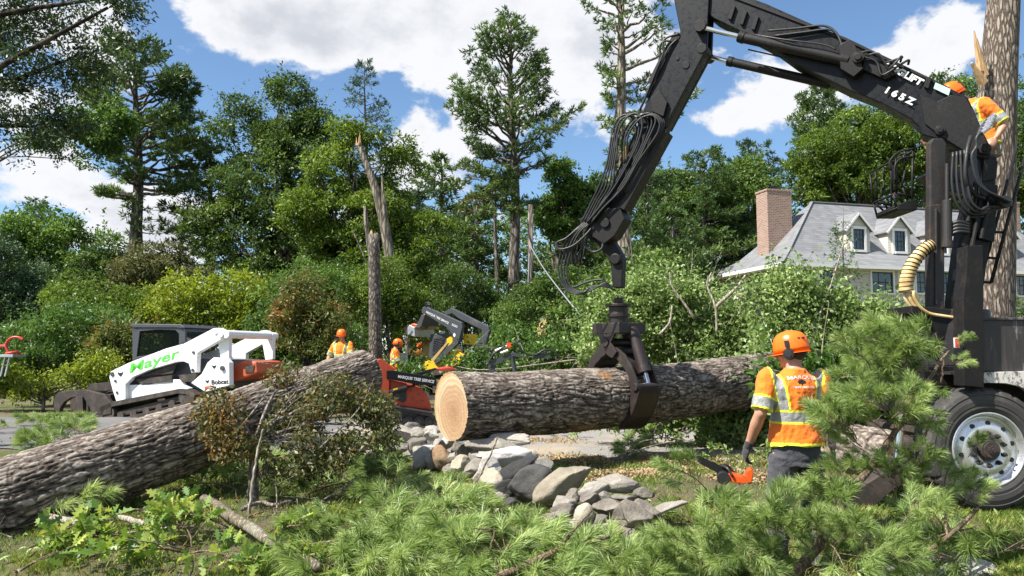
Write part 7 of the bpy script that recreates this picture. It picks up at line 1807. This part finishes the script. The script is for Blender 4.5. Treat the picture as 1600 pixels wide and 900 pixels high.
def stone(zx, zy, w, h, mt='stone', rot=0, label=None, conv=True, seed=None, ang=7, lift=0.5, dep=0.8):
    px, py = (500 + zx / 2.667, 650 + zy / 2.667) if conv else (zx, zy)
    w, h = (w / 2.667, h / 2.667) if conv else (w, h)
    yb = max(py + h * 0.42, (1 - lift) * (py + h / 2) + lift * basey(px)); g = Pg(px, yb); Y = g.y
    c = P(px, py, Y); q = ppm(Y); me = stone_mesh(seed or int(zx * 7 + zy), (w / q / 2 * 1.2, dep * (w + h) / q / 4, h / q / 2 * 1.2), ang); me.materials.append(M[mt])
    o = bpy.data.objects.new('stone', me); COL.objects.link(o); o.location = c; o.rotation_euler = (0, R(rot), R((zx * 13) % 30 - 15))
    size = 'small' if w * h < 330 else ('medium' if w * h < 800 else 'large'); shp = 'flat' if w > 1.6 * h else ('upright' if h > w * 1.05 else 'rounded')
    row = 'top' if basey(px) - py > 52 else ('middle' if basey(px) - py > 24 else 'foot')
    sec = ('under the russet tree' if px < 625 else 'below the cut log end' if px < 705 else 'left of the charcoal slabs' if px < 770 else 'around the charcoal boulders' if px < 870 else 'under the long tan boulder' if px < 930 else 'beside the angular grey rock' if px < 1000 else 'at the right end')
    o['label'] = label or '%s %s %s stone, %s row of the wall, %s' % (size, shp, {'stone': 'grey', 'stone_white': 'whitish', 'stone_tan': 'tan', 'stone_dark': 'charcoal', 'stone_brown': 'reddish'}[mt], row, sec)
    o['category'] = 'stone'; o['group'] = SW; return o
S_ = stone
for a in [(405, 130, 72, 65), (435, 165, 88, 72, 'stone_white'), (415, 75, 62, 50), (463, 78, 54, 48, 'stone_white'), (530, 115, 52, 46, 'stone_white'), (495, 130, 42, 60), (575, 140, 52, 58), (605, 147, 62, 48), (645, 168, 44, 45),
          (690, 165, 66, 34), (590, 198, 76, 62, 'stone_tan'), (640, 220, 84, 74), (712, 212, 88, 84, 'stone_white'), (925, 205, 84, 60), (720, 290, 96, 118, 'stone_tan'), (600, 332, 140, 56, 'stone_tan'), (1142, 312, 116, 66),
          (1350, 322, 76, 44), (1022, 372, 86, 64), (1122, 352, 66, 54), (1102, 422, 74, 96, 'stone_tan'), (1212, 386, 136, 64), (1270, 346, 96, 34), (962, 440, 84, 54), (990, 472, 94, 74), (1050, 480, 70, 60, 'stone_tan'),
          (1002, 420, 66, 44), (1350, 512, 116, 54), (1440, 527, 96, 44), (1500, 612, 96, 44, 'stone_white'), (755, 412, 66, 48, 'stone_tan'), (345, 72, 94, 62), (200, 106, 74, 42), (380, 50, 64, 42), (215, 152, 54, 32), (280, 95, 66, 50), (150, 130, 60, 40), (470, 60, 60, 36),
          (545, 225, 60, 44), (670, 245, 60, 50), (560, 175, 50, 40), (870, 165, 70, 40), (1165, 445, 70, 60), (1190, 340, 60, 46), (1310, 380, 60, 40), (1060, 330, 60, 50), (1240, 460, 80, 50), (1000, 545, 70, 44), (1290, 590, 80, 40, 'stone_tan'),
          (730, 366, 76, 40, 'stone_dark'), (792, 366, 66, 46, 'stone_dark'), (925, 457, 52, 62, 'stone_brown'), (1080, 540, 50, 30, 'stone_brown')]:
    S_(*a)
rng = np.random.default_rng(12)
for k in range(22):
    x = rng.uniform(180, 1420); px = 500 + x / 2.667; S_(px, basey(px) - rng.uniform(2, 26), rng.uniform(18, 34), rng.uniform(13, 22), ['stone', 'stone', 'stone_tan'][k % 3], conv=False, seed=900 + k, rot=rng.uniform(-20, 20))
S_(515, 172, 92, 86, 'stone_brown', label='rust brown block standing in the wall just under the cut end of the long log')
S_(722, 120, 205, 54, 'stone', 4, 'long flat grey slab on top of the wall beneath the long log', ang=10)
S_(790, 96, 150, 44, 'stone', -3, 'flat slab behind the long grey slab on the wall top', ang=10)
S_(796, 172, 165, 74, 'stone_white', -4, 'big white block beside the charcoal slab in the wall')
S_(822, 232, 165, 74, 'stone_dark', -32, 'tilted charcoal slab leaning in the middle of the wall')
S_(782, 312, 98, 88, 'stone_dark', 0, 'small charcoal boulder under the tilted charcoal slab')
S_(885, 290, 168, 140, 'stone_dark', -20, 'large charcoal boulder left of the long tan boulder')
S_(1008, 285, 236, 98, 'stone_tan', -30, 'long rounded tan boulder lying tilted in the middle of the wall', ang=3)
S_(1245, 282, 160, 64, 'stone', 3, 'broad flat grey rock right of the long tan boulder', ang=9)
S_(1300, 425, 140, 118, 'stone', 10, 'large angular grey rock at the right end of the wall')
S_(1372, 392, 120, 44, 'stone', 28, 'thin grey slab propped over the angular rock', ang=10)
S_(1455, 376, 128, 30, 'stone', -18, 'thin slab pointing right at the end of the wall', ang=10)
S_(1122, 522, 64, 70, 'stone_white', 0, 'pinkish white stone low among the needles')
S_(1450, 893, 180, 36, 'stone_white', 0, 'wide pale rock at the bottom right below the truck wheel', conv=False, ang=6, lift=0)

# ------------------------------------------------------------- pine boughs
BP_ = bough_protos(6); rng = np.random.default_rng(42)
def gpt(px, py, h=0.0):
    g = Pg(px, py); return V_((g.x, g.y, g.z + h))
zones = [(500, 700, 822, 905, 15, 'on the grass at the bottom centre left'), (700, 900, 850, 930, 17, 'on the grass below the charcoal boulders'), (900, 1090, 850, 930, 16, 'on the grass below the right end of the wall'), (510, 740, 765, 822, 11, 'on the grass left of the charcoal boulders'), (505, 700, 705, 765, 9, 'in the shade under the cut log end'),
         (450, 540, 740, 800, 3, 'beside the post of the russet tree'), (1010, 1110, 800, 860, 7, 'between the wall end and the worker')]
k = 0
for x0, x1, y0, y1, n, wh in zones:
    for i in range(n):
        px = rng.uniform(x0, x1); py = rng.uniform(y0, y1)
        if 640 < px < 1060 and py < basey(px) + 44 and py > 700: py = basey(px) + 44 + rng.uniform(0, 60)
        a = rng.uniform(0, 6.283); s = rng.uniform(.42, .72)
        place_bough(BP_, k, gpt(px, min(py, 960), rng.uniform(0.02, 0.06)), (math.cos(a), math.sin(a), rng.uniform(-.03, .10)), s, rng.uniform(-.4, .4), 'fallen pine bough ' + wh, 'fallen pine boughs ' + wh); k += 1
for (x0, x1, y0, y1, n, wh) in ((0, 150, 662, 705, 12, 'behind the leaning log at the road edge'), (0, 60, 785, 840, 4, 'at the foot of the leaning log'), (520, 640, 690, 715, 4, 'under the russet tree'), (900, 1010, 690, 715, 2, 'on the drive under the long log'), (300, 420, 740, 780, 4, 'beneath the leaning log'), (1420, 1600, 860, 900, 4, 'on the soil below the truck wheel')):
    for i in range(n):
        a = rng.uniform(0, 6.283); place_bough(BP_, k, gpt(rng.uniform(x0, x1), rng.uniform(y0, y1), .05), (math.cos(a), math.sin(a), rng.uniform(.0, .25)), rng.uniform(.5, .9), 0, 'small dropped pine bough ' + wh, 'dropped pine boughs ' + wh); k += 1
def up_bough(px, py, Y, dx, dz, s, wh, dy=None):
    global k
    p = P(px, py, Y); p.z = max(p.z, G(p.x, p.y) + .03)
    place_bough(BP_, k, p, (dx, rng.uniform(-.5, .15) if dy is None else dy, dz), s, rng.uniform(-1, 1), 'upright green pine bough ' + wh, 'upright pine boughs ' + wh); k += 1
for (x0, x1, y0, y1, Y0, Y1, n, wh) in ((1080, 1200, 850, 940, 4.4, 5.0, 13, 'low in front of the chainsaw'), (1200, 1310, 840, 940, 4.4, 5.0, 14, 'in front of the trousers of the worker'), (1300, 1430, 775, 930, 4.4, 5.1, 14, 'in front of the outrigger foot'),
                                     (1325, 1430, 655, 765, 4.8, 5.3, 13, 'right of the orange shirt'), (1350, 1450, 570, 650, 5.0, 5.5, 6, 'beside the outrigger cylinder'), (1100, 1125, 760, 790, 5.0, 5.2, 1, 'around the chainsaw bar'), (1400, 1500, 830, 920, 4.4, 4.9, 4, 'at the foot of the truck wheel')):
    for i in range(n): up_bough(rng.uniform(x0, x1), rng.uniform(y0, y1), rng.uniform(Y0, Y1), rng.uniform(-.9, .4), rng.uniform(-.15, .5), rng.uniform(.30, .46), wh)
for (px, py, Y, dx, dz, s) in ((1475, 560, 5.5, -.8, .25, .5), (1450, 535, 5.4, -.9, .1, .5), (1465, 590, 5.3, -.9, .15, .5), (1415, 530, 5.4, -.8, .1, .4), (1480, 610, 5.3, -.9, -.1, .45), (1400, 560, 5.3, -.9, -.1, .4), (1440, 575, 5.3, -.8, .3, .4), (1430, 610, 5.3, -.8, .1, .4), (1400, 600, 5.2, -.7, -.1, .35), (1490, 545, 5.6, .5, .3, .18), (1475, 570, 5.5, .8, .1, .22), (1390, 545, 5.3, -.8, .1, .3), (1375, 600, 5.3, -.8, .0, .35)):
    up_bough(px, py, Y, dx, dz, s, 'at the height of the red lamp of the truck')
for (px, py, Y, dx, dz, s) in ((1512, 715, 5.6, .2, .4, .22), (1480, 790, 5.3, .5, .5, .33), (1440, 800, 5.2, .1, .6, .36), (1500, 800, 5.2, .4, .3, .33), (1430, 770, 5.3, .5, .3, .36), (1400, 790, 5.1, -.2, .6, .40)):
    up_bough(px, py, Y, dx, dz, s, 'just in front of the truck wheel')
def stick_thing(name, label, paths, m, Y=None, cat='branch', sides=9, ground=False):
    """paths: [(pixel points (x,y[,Y]), radii)]"""
    t = Tubes(); rr = random.Random(len(label))
    for pts, r in paths:
        w = [gpt(p[0], p[1], .03 + (max(r) if isinstance(r, list) else r) + .03) if ground else P(p[0], p[1], p[2] if len(p) > 2 else Y) for p in pts]
        s = smooth_path(w, 5); s = [q + V_((rr.uniform(-1, 1), rr.uniform(-1, 1), rr.uniform(-1, 1))) * .006 for q in s]; t.add(s, r, sides)
    me = t.mesh(name); return top_me(name, me, M[m], label, cat)
stick_thing('pine_limb', 'broken pine limb carrying the upright boughs in front of the outrigger', [([(1215, 925, 4.5), (1280, 850, 4.8), (1330, 770, 5.0), (1390, 690, 5.2), (1440, 610, 5.4), (1482, 548, 5.6)], [.035, .028, .02, .008]), ([(1330, 770, 5.0), (1300, 720, 5.1), (1290, 660, 5.2)], [.014, .005]),
    ([(1395, 745, 5.1), (1440, 690, 5.3), (1460, 640, 5.4)], [.012, .005])], 'twig')
stick_thing('pine_limb', 'bare curved pine twigs in front of the truck wheel', [([(1350, 925, 4.5), (1420, 880, 4.7), (1480, 840, 4.9), (1530, 790, 5.2), (1540, 740, 5.5)], [.018, .014, .005]), ([(1440, 620, 5.5), (1452, 668, 5.5), (1430, 682, 5.4), (1400, 668, 5.4)], [.006, .003]), ([(1470, 600, 5.6), (1474, 560, 5.6), (1462, 520, 5.6)], [.007, .003]), ([(1480, 840, 4.9), (1475, 780, 5.2), (1480, 730, 5.4)], [.009, .003]), ([(1350, 870, 4.7), (1450, 842, 4.9), (1520, 826, 5.1)], [.010, .006])], 'twig')
# ------------------------------------------------------------- oak sprays, foreground left
OK_ = spray_protos(5, OAK, 0.125, 54, 'oakfresh', size=.62); OP_ = spray_protos(4, OVAL, .10, 70, 'pale', 760, .6)
lab_o = 'torn oak branch with lobed yellow green leaves on the lawn'; grp_o = 'torn oak branches on the lawn at the lower left'
for (x0, x1, y0, y1, n, wh) in ((190, 420, 825, 900, 7, 'around the mossy sawn branch'), (0, 60, 855, 910, 3, 'in the bottom left corner'), (430, 500, 870, 910, 2, 'right of the mossy sawn branch'), (300, 400, 775, 800, 1, 'in the shade of the leaning log'), (250, 340, 850, 900, 3, 'around the mossy sawn branch')):
    for i in range(n):
        a = rng.uniform(0, 6.283); place_spray(OK_, k, gpt(rng.uniform(x0, x1), rng.uniform(y0, y1), rng.uniform(.02, .08)), (math.cos(a), math.sin(a), rng.uniform(.0, .3)), rng.uniform(.6, .95), rng.uniform(-.5, .5), 'torn oak branch with lobed yellow green leaves ' + wh, 'torn oak branches ' + wh); k += 1
lab_q = 'small leafy twig lying by the drive'; grp_q = 'leafy twigs dropped along the drive'
for (x0, x1, y0, y1, n, wh) in ((850, 910, 680, 698, 4, 'on the gravel under the middle of the long log'), (560, 640, 690, 740, 3, 'left of the tumbled wall'), (180, 280, 750, 770, 3, 'close beneath the leaning log'), (260, 420, 735, 770, 8, 'on the lawn behind the pale upright stick'), (60, 150, 640, 690, 4, 'on the asphalt behind the leaning log'), (225, 260, 622, 640, 3, 'below the track of the white loader'), (1060, 1180, 690, 735, 8, 'on the gravel left of the chainsaw')):
    for i in range(n):
        a = rng.uniform(0, 6.283); place_spray(OP_, k, gpt(rng.uniform(x0, x1), rng.uniform(y0, y1), .04), (math.cos(a), math.sin(a), rng.uniform(.1, .5)), rng.uniform(.5, .9), rng.uniform(-.5, .5), 'small leafy twig ' + wh, 'leafy twigs ' + wh); k += 1
# ------------------------------------------------------------- brush: fallen crown right of the drive
brush('fallen_tree', 'fallen oak crown with pale wilted leaves and grey limbs behind the long log', [(960, 500, 60, 45), (1020, 480, 60, 40), (1090, 482, 65, 38), (1160, 512, 65, 36), (1100, 540, 100, 40), (1010, 540, 70, 30), (1190, 530, 50, 40), (930, 530, 40, 25)], 16, 52000, .085, 'pale',
      limbs=[([(1030, 523, 14.5), (1046, 504, 14.5), (1050, 478, 14.6)], [.026, .022, .015]), ([(1085, 497, 14.6), (1066, 470, 14.6), (1050, 447, 14.6), (1046, 425, 14.6)], [.026, .02, .012]), ([(1120, 520, 14.5), (1118, 480, 14.5), (1105, 445, 14.6), (1112, 425, 14.6)], [.026, .02, .012]), ([(1118, 480, 14.5), (1150, 450, 14.6), (1165, 430, 14.6)], [.04, .02]), ([(1210, 540, 14), (1180, 480, 14), (1150, 460, 14)], [.04, .02])], seed=201, nlimb=14, bushy=.38)
brush('fallen_tree', 'leafy fallen crown heaped in front of the house, left of the crane post', [(1240, 500, 55, 45), (1300, 515, 70, 45), (1370, 525, 60, 45), (1250, 550, 60, 50), (1300, 470, 25, 30), (1215, 440, 9, 30), (1225, 475, 40, 30), (1320, 440, 8, 34), (1400, 550, 60, 40), (1340, 570, 70, 40), (1285, 430, 9, 22)], 13.5, 56000, .08, 'pale', seed=202, nlimb=12, bushy=.34,
      limbs=[([(1290, 560, 13), (1280, 500, 13), (1300, 440, 13.2), (1318, 380, 13.4)], [.022, .008]), ([(1240, 550, 13), (1222, 470, 13.2), (1214, 400, 13.4)], [.018, .007])])
brush('fallen_tree', 'low heap of torn green leaves and twigs under the right half of the long log', [(1110, 650, 75, 32), (1170, 640, 60, 40), (1060, 648, 50, 18), (1150, 690, 55, 30), (1000, 655, 60, 12), (930, 655, 40, 10), (1200, 600, 40, 40)], 11.6, 30000, .075, 'pale', seed=203, nlimb=20, bushy=.2, limbmat='limb')
brush('fallen_tree', 'dark green leafy debris on the ground behind the worker', [(1260, 620, 60, 40), (1320, 650, 60, 50), (1380, 620, 60, 50), (1300, 590, 60, 30)], 9.5, 14000, .10, 'green', seed=204, nlimb=10, bushy=.25)
brush('shrub', 'bright leafy bushes lining the far side of the drive between yellow loader and crane', [(780, 560, 50, 20), (850, 560, 60, 25), (920, 560, 50, 30), (720, 580, 40, 20), (900, 600, 70, 20), (640, 600, 30, 25)], 19.5, 15000, .10, 'green', seed=205, nlimb=6, bushy=.3, cat='shrub')
brush('shrub', 'dull green undergrowth under the house rise between crane grapple and brush', [(900, 500, 40, 45), (940, 470, 40, 40), (1000, 440, 60, 40)], 24, 12000, .14, 'oak', seed=206, nlimb=6, bushy=.4, cat='shrub')
brush('shrub', 'weedy green edge between road and trees left of the sawn trunk', [(360, 600, 60, 25), (450, 600, 60, 30), (530, 600, 50, 30), (590, 610, 40, 25)], 19, 14000, .09, 'oak', seed=207, nlimb=6, bushy=.3, cat='shrub')
brush('shrub', 'low foundation shrubs along the house wall', [(1240, 480, 60, 14, 20), (1400, 485, 80, 12, 20), (1560, 485, 60, 14, 20)], 13, 9000, .1, 'deep', seed=208, nlimb=4, bushy=.3, cat='shrub', base=2.4)
# ------------------------------------------------------------- the small russet tree in front of the leaning log
def small_tree():
    rng = np.random.default_rng(88); Y = 6.9; b = gpt(395, 795); root = thing('small_tree', 'small crushed tree with russet and green leaves hanging in front of the leaning log', 'tree', b)
    blobs = [(345, 640, 45, 38, 6.8, .8), (370, 690, 45, 42, 6.7, .9), (330, 665, 35, 25, 6.8, .8), (440, 690, 45, 45, 6.9, .2), (500, 705, 55, 45, 7.0, .2), (560, 665, 55, 45, 7.2, .15), (530, 620, 60, 40, 7.3, .3), (470, 650, 50, 40, 7.1, .35), (590, 650, 35, 45, 7.4, .1), (500, 600, 45, 22, 7.6, .4), (450, 585, 30, 22, 7.8, .5), (480, 725, 40, 22, 6.9, .0), (600, 690, 25, 25, 7.2, 0), (440, 600, 30, 35, 7.5, .6), (420, 740, 25, 15, 6.8, .2)]
    t = Tubes(); fork = P(397, 690, Y); t.add(smooth_path([b - V_((0, 0, .1)), P(396, 750, Y), fork], 5), [.055, .045, .035], 10)
    for nm, m in (('russet_foliage', 'brown'), ('green_foliage', 'olive')):
        Pp = []
        for cx, cy, rx, ry, Yb, fr_ in blobs:
            q = ppm(Yb); c = np.array(tuple(P(cx, cy, Yb))); n = int((rx * ry) * .75 * (fr_ if m == 'brown' else 1 - fr_))
            u = unit(rng.normal(size=(n, 3))) * rng.uniform(0, 1, (n, 1)) ** .45; pp = c + u * np.array([rx / q, .28, ry / q]); pp = pp[vnoise(pp * 5.5, 3) > (.42 if cy > 615 else .62)]; Pp.append(pp)
        Pp = np.concatenate(Pp); V, F = leaf_shape(Pp, .046, rng, OVAL, up=.1, dirs=np.repeat(np.array([[0.1, -.2, -.8]]), len(Pp), 0), dirk=.45, curl=.5)
        lv = Leaves(); lv.add(V, F, rng.uniform(0, 1, len(F))); link(nm, lv.mesh(nm, root.location), M[m], root)
    for cx, cy, rx, ry, Yb, fr_ in blobs:
        e = P(cx, cy, Yb); t.add(smooth_path([fork, fork.lerp(e, .5) + V_((0, 0, .08)), e], 5), [.018, .007], 6)
        for i in range(5): d = V_((rng.normal() * rx / ppm(Yb) * .6, rng.normal() * .12, rng.normal() * ry / ppm(Yb) * .6)); t.add([e, e + d * .6 + V_((0, 0, .03)), e + d], [.006, .002], 4)
    for pts in ([(400, 690), (440, 640), (490, 575)], [(410, 680), (470, 620), (560, 570)], [(350, 700), (420, 610), (445, 560)], [(500, 700), (560, 640), (585, 590)]): t.add(smooth_path([P(x, y, 6.8 + (700 - y) * .006) for x, y in pts], 5), [.010, .003], 5)
    me = t.mesh('trunk'); shift(me, root.location); link('trunk', me, M['limb'], root)
small_tree()
# ------------------------------------------------------------- loose branches
stick_thing('bare_stick', 'thin pale stick standing upright before the dark post of the small russet tree', [([(386, 832, 6.2), (391, 790, 6.2), (396, 745, 6.25), (404, 700, 6.3), (412, 672, 6.3)], [.014, .011, .008])], 'limb_pale')
stick_thing('branch', 'long forked grey branch lying at the foot of the leaning log', [([(-20, 800), (40, 815), (94, 830), (147, 839), (187, 828), (225, 840), (269, 850)], [.032, .027, .024, .014]), ([(147, 839), (150, 860), (120, 890)], [.010, .005]), ([(147, 839), (180, 850), (230, 846)], [.012, .006]), ([(-10, 795), (60, 806), (120, 826)], [.012, .009])], 'limb_pale', ground=True)
stick_thing('branch', 'thick mossy sawn branch pointing out of the bottom left edge', [([(319, 799), (375, 838), (437, 878), (500, 915)], [.042, .040, .034, .028])], 'limb_moss', ground=True, sides=14)
stick_thing('branch', 'short grey branch in the shade behind the upright pale stick', [([(378, 811), (405, 800), (430, 804), (456, 798)], [.018, .014])], 'limb', ground=True)
stick_thing('branch', 'forked brown branch on the needles at the bottom centre', [([(775, 905, 4.65), (820, 884, 4.75), (862, 866, 4.85), (905, 852, 4.95), (952, 838, 5.0)], [.026, .022, .014]), ([(862, 866, 4.85), (890, 835, 4.9), (927, 796, 5.0)], [.013, .006]), ([(760, 880, 4.9), (768, 850, 4.9), (772, 830, 4.95), (740, 826, 4.9)], [.007, .004])], 'twig')
stick_thing('branch', 'slender bare twigs arching over the sawdust on the drive', [([(905, 742), (960, 722), (1005, 700), (1050, 690)], [.012, .008]), ([(1005, 700, 10.0), (1020, 680, 10.0), (1045, 656, 10.0), (1066, 640, 10.0)], [.010, .004]), ([(960, 722, 9.6), (1000, 692, 9.6), (1040, 684, 9.7), (1085, 690, 9.6)], [.010, .004]), ([(1040, 684, 9.7), (1065, 676, 9.7), (1090, 672, 9.7)], [.006, .003]), ([(890, 725), (990, 728), (1060, 722)], [.010, .008])], 'limb', Y=9.6)
stick_thing('bare_stick', 'brown sapling stick leaning out of the wall below the cut log end', [([(744, 774, 7.6), (750, 745, 7.7), (764, 715, 7.8), (779, 682, 7.9)], [.012, .007])], 'twig')
stick_thing('branch', 'pale bent twig beside the leaning sapling stick in the wall', [([(728, 800, 7.2), (724, 775, 7.25), (715, 755, 7.3), (718, 740, 7.3)], [.006, .004]), ([(735, 792, 7.2), (738, 770, 7.2), (722, 762, 7.2)], [.005, .003])], 'limb_pale')
lit = Tubes(); rr = random.Random(9)
lt_lab = 'thin broken twig on the lawn'; 
for i in range(46):
    px = rr.choice([rr.uniform(0, 420), rr.uniform(250, 700), rr.uniform(430, 1000)]); py = rr.uniform(735, 895); g = gpt(px, py, .02 + rr.uniform(0, .05)); a = rr.uniform(0, 6.28); L = rr.uniform(.25, .8); d = V_((math.cos(a), math.sin(a), rr.uniform(-.02, .35)))
    t = Tubes(); mid = g + d * L * .5 + V_((rr.uniform(-.05, .05), rr.uniform(-.05, .05), rr.uniform(0, .04))); t.add(smooth_path([g, mid, g + d * L], 4), [.007, .003], 5); e = mid + V_((rr.uniform(-.2, .2), rr.uniform(-.2, .2), rr.uniform(0, .12))); t.add([mid, e], [.004, .002], 4)
    top_me('twig', t.mesh('twig'), M[rr.choice(['twig', 'limb_pale', 'limb'])], lt_lab, 'twig', 'broken twigs strewn over the lawn')
# ------------------------------------------------------------- grass and litter
rng = np.random.default_rng(6)
def scatter(n, x0, x1, y0, y1):
    y = rng.uniform(y1 ** -1.0, y0 ** -1.0, n) ** -1.0; x = rng.uniform(-1, 1, n) * (y * .72 + .6); return x, y
x, y = scatter(420000, 0, 0, 3.9, 10.4)
cl = fbm(np.stack([x * .9, y * .9, x * 0], 1), 4, 5); cl2 = vnoise(np.stack([x * 7, y * 7, x * 0], 1), 6)
k_ = (cl + .35 * (cl2 - .5)) > .45; k_ |= rng.uniform(0, 1, len(x)) < .10; x, y = x[k_], y[k_]
z = terrain(x, y) + (fbm(np.stack([x * 3, y * 3, x * 0], 1), 4, 9) - .5) * .07
n = len(x); B = np.stack([x, y, z], 1); a = rng.uniform(0, 6.28, n); h = rng.uniform(.02, .06, n) * (.6 + cl[k_]); ln = rng.uniform(.1, .9, n)[:, None] * h[:, None]
d = np.stack([np.cos(a), np.sin(a), a * 0], 1); s = np.stack([-np.sin(a), np.cos(a), a * 0], 1) * .0022
V = np.stack([B - s, B + s, B + d * ln * .35 + np.array([0, 0, 1]) * h[:, None] * .6, B + d * ln + np.array([0, 0, 1]) * h[:, None]], 1)
V = np.stack([V[:, 0], V[:, 1], V[:, 2] + s, V[:, 3]], 1).reshape(-1, 3); F = np.arange(n * 4).reshape(-1, 4)
link('grass', np_mesh('grass', V, F, attr=np.repeat(rng.uniform(0, 1, n), 4)), M['grassblade'])['kind'] = 'stuff'
def litter(name, n, L, m, y0, y1, shape, seed, thr=.5):
    rng = np.random.default_rng(seed); y = rng.uniform(y1 ** -1.0, y0 ** -1.0, n) ** -1.0; x = rng.uniform(-1, 1, n) * (y * .72 + .6)
    k = fbm(np.stack([x * 1.1, y * 1.1, x * 0], 1), 3, seed) > thr; x, y = x[k], y[k]; Pt = np.stack([x, y, terrain(x, y) + rng.uniform(.02, .06, len(x))], 1)
    V, F = leaf_shape(Pt, L, rng, shape, up=.75, curl=.5); lv = Leaves(); lv.add(V, F, rng.uniform(0, 1, len(F))); link(name, lv.mesh(name), M[m])['kind'] = 'stuff'
litter('fallen_leaves', 3200, .055, 'pale', 4.2, 14, OVAL, 31, .5); litter('green_litter', 600, .10, 'green', 4.2, 15, OAK, 32, .54); litter('brown_litter', 2600, .05, 'brown', 4.0, 12, OVAL, 33, .48)
litter('oak_litter', 260, .11, 'oakfresh', 4.2, 9, OAK, 34, .55)
y = rng.uniform(1 / 15., 1 / 4.0, 26000) ** -1.; x = rng.uniform(-1, 1, 26000) * (y * .72 + .6); kk = fbm(np.stack([x * .9 + 4, y * .9, x * 0], 1), 3, 51) > .5; x, y = x[kk], y[kk]
Pt = np.stack([x, y, terrain(x, y) + .035], 1); V, F = leaf_quads(Pt, .09, rng, up=.85, w=.035, fold=0); lv = Leaves(); lv.add(V, F, rng.uniform(0, 1, len(F))); link('needle_litter', lv.mesh('needle_litter'), M['rust'])['kind'] = 'stuff'
# ------------------------------------------------------------- pieces of their own
def split_loose(o):
    me = o.data; n = len(me.vertices); lab = list(range(n))
    def find(a):
        while lab[a] != a: lab[a] = lab[lab[a]]; a = lab[a]
        return a
    for e in me.edges:
        a, b = find(e.vertices[0]), find(e.vertices[1])
        if a != b: lab[a] = b
    groups = {}
    for f in me.polygons: groups.setdefault(find(f.vertices[0]), []).append(f)
    if len(groups) < 2: return
    base = o.name.split('.')[0]; par = o.parent; kids = list(o.children); first = None
    for g_, fs in groups.items():
        ids = sorted({v for f in fs for v in f.vertices}); mp_ = {v: i for i, v in enumerate(ids)}
        m2 = bpy.data.meshes.new(base); m2.from_pydata([tuple(me.vertices[v].co) for v in ids], [], [[mp_[v] for v in f.vertices] for f in fs])
        for mm in me.materials: m2.materials.append(mm)
        m2.polygons.foreach_set('use_smooth', np.full(len(fs), bool(fs[0].use_smooth)))
        c = o.copy(); c.data = m2; COL.objects.link(c); c.name = base; first = first or c
    for k_ in kids: k_.parent = first
    bpy.data.objects.remove(o)
for o in [x for x in SC.objects if x.type == 'MESH' and x.name.split('.')[0] in ('wheel_nut', 'hand_hole', 'post_brackets', 'axle', 'roller', 'bolt', 'pin', 'hose_fitting', 'vent', 'eyes', 'torn_stub', 'tine', 'wrap_seam', 'screen_bar', 'chassis', 'cylinder_rod')]:
    split_loose(o)
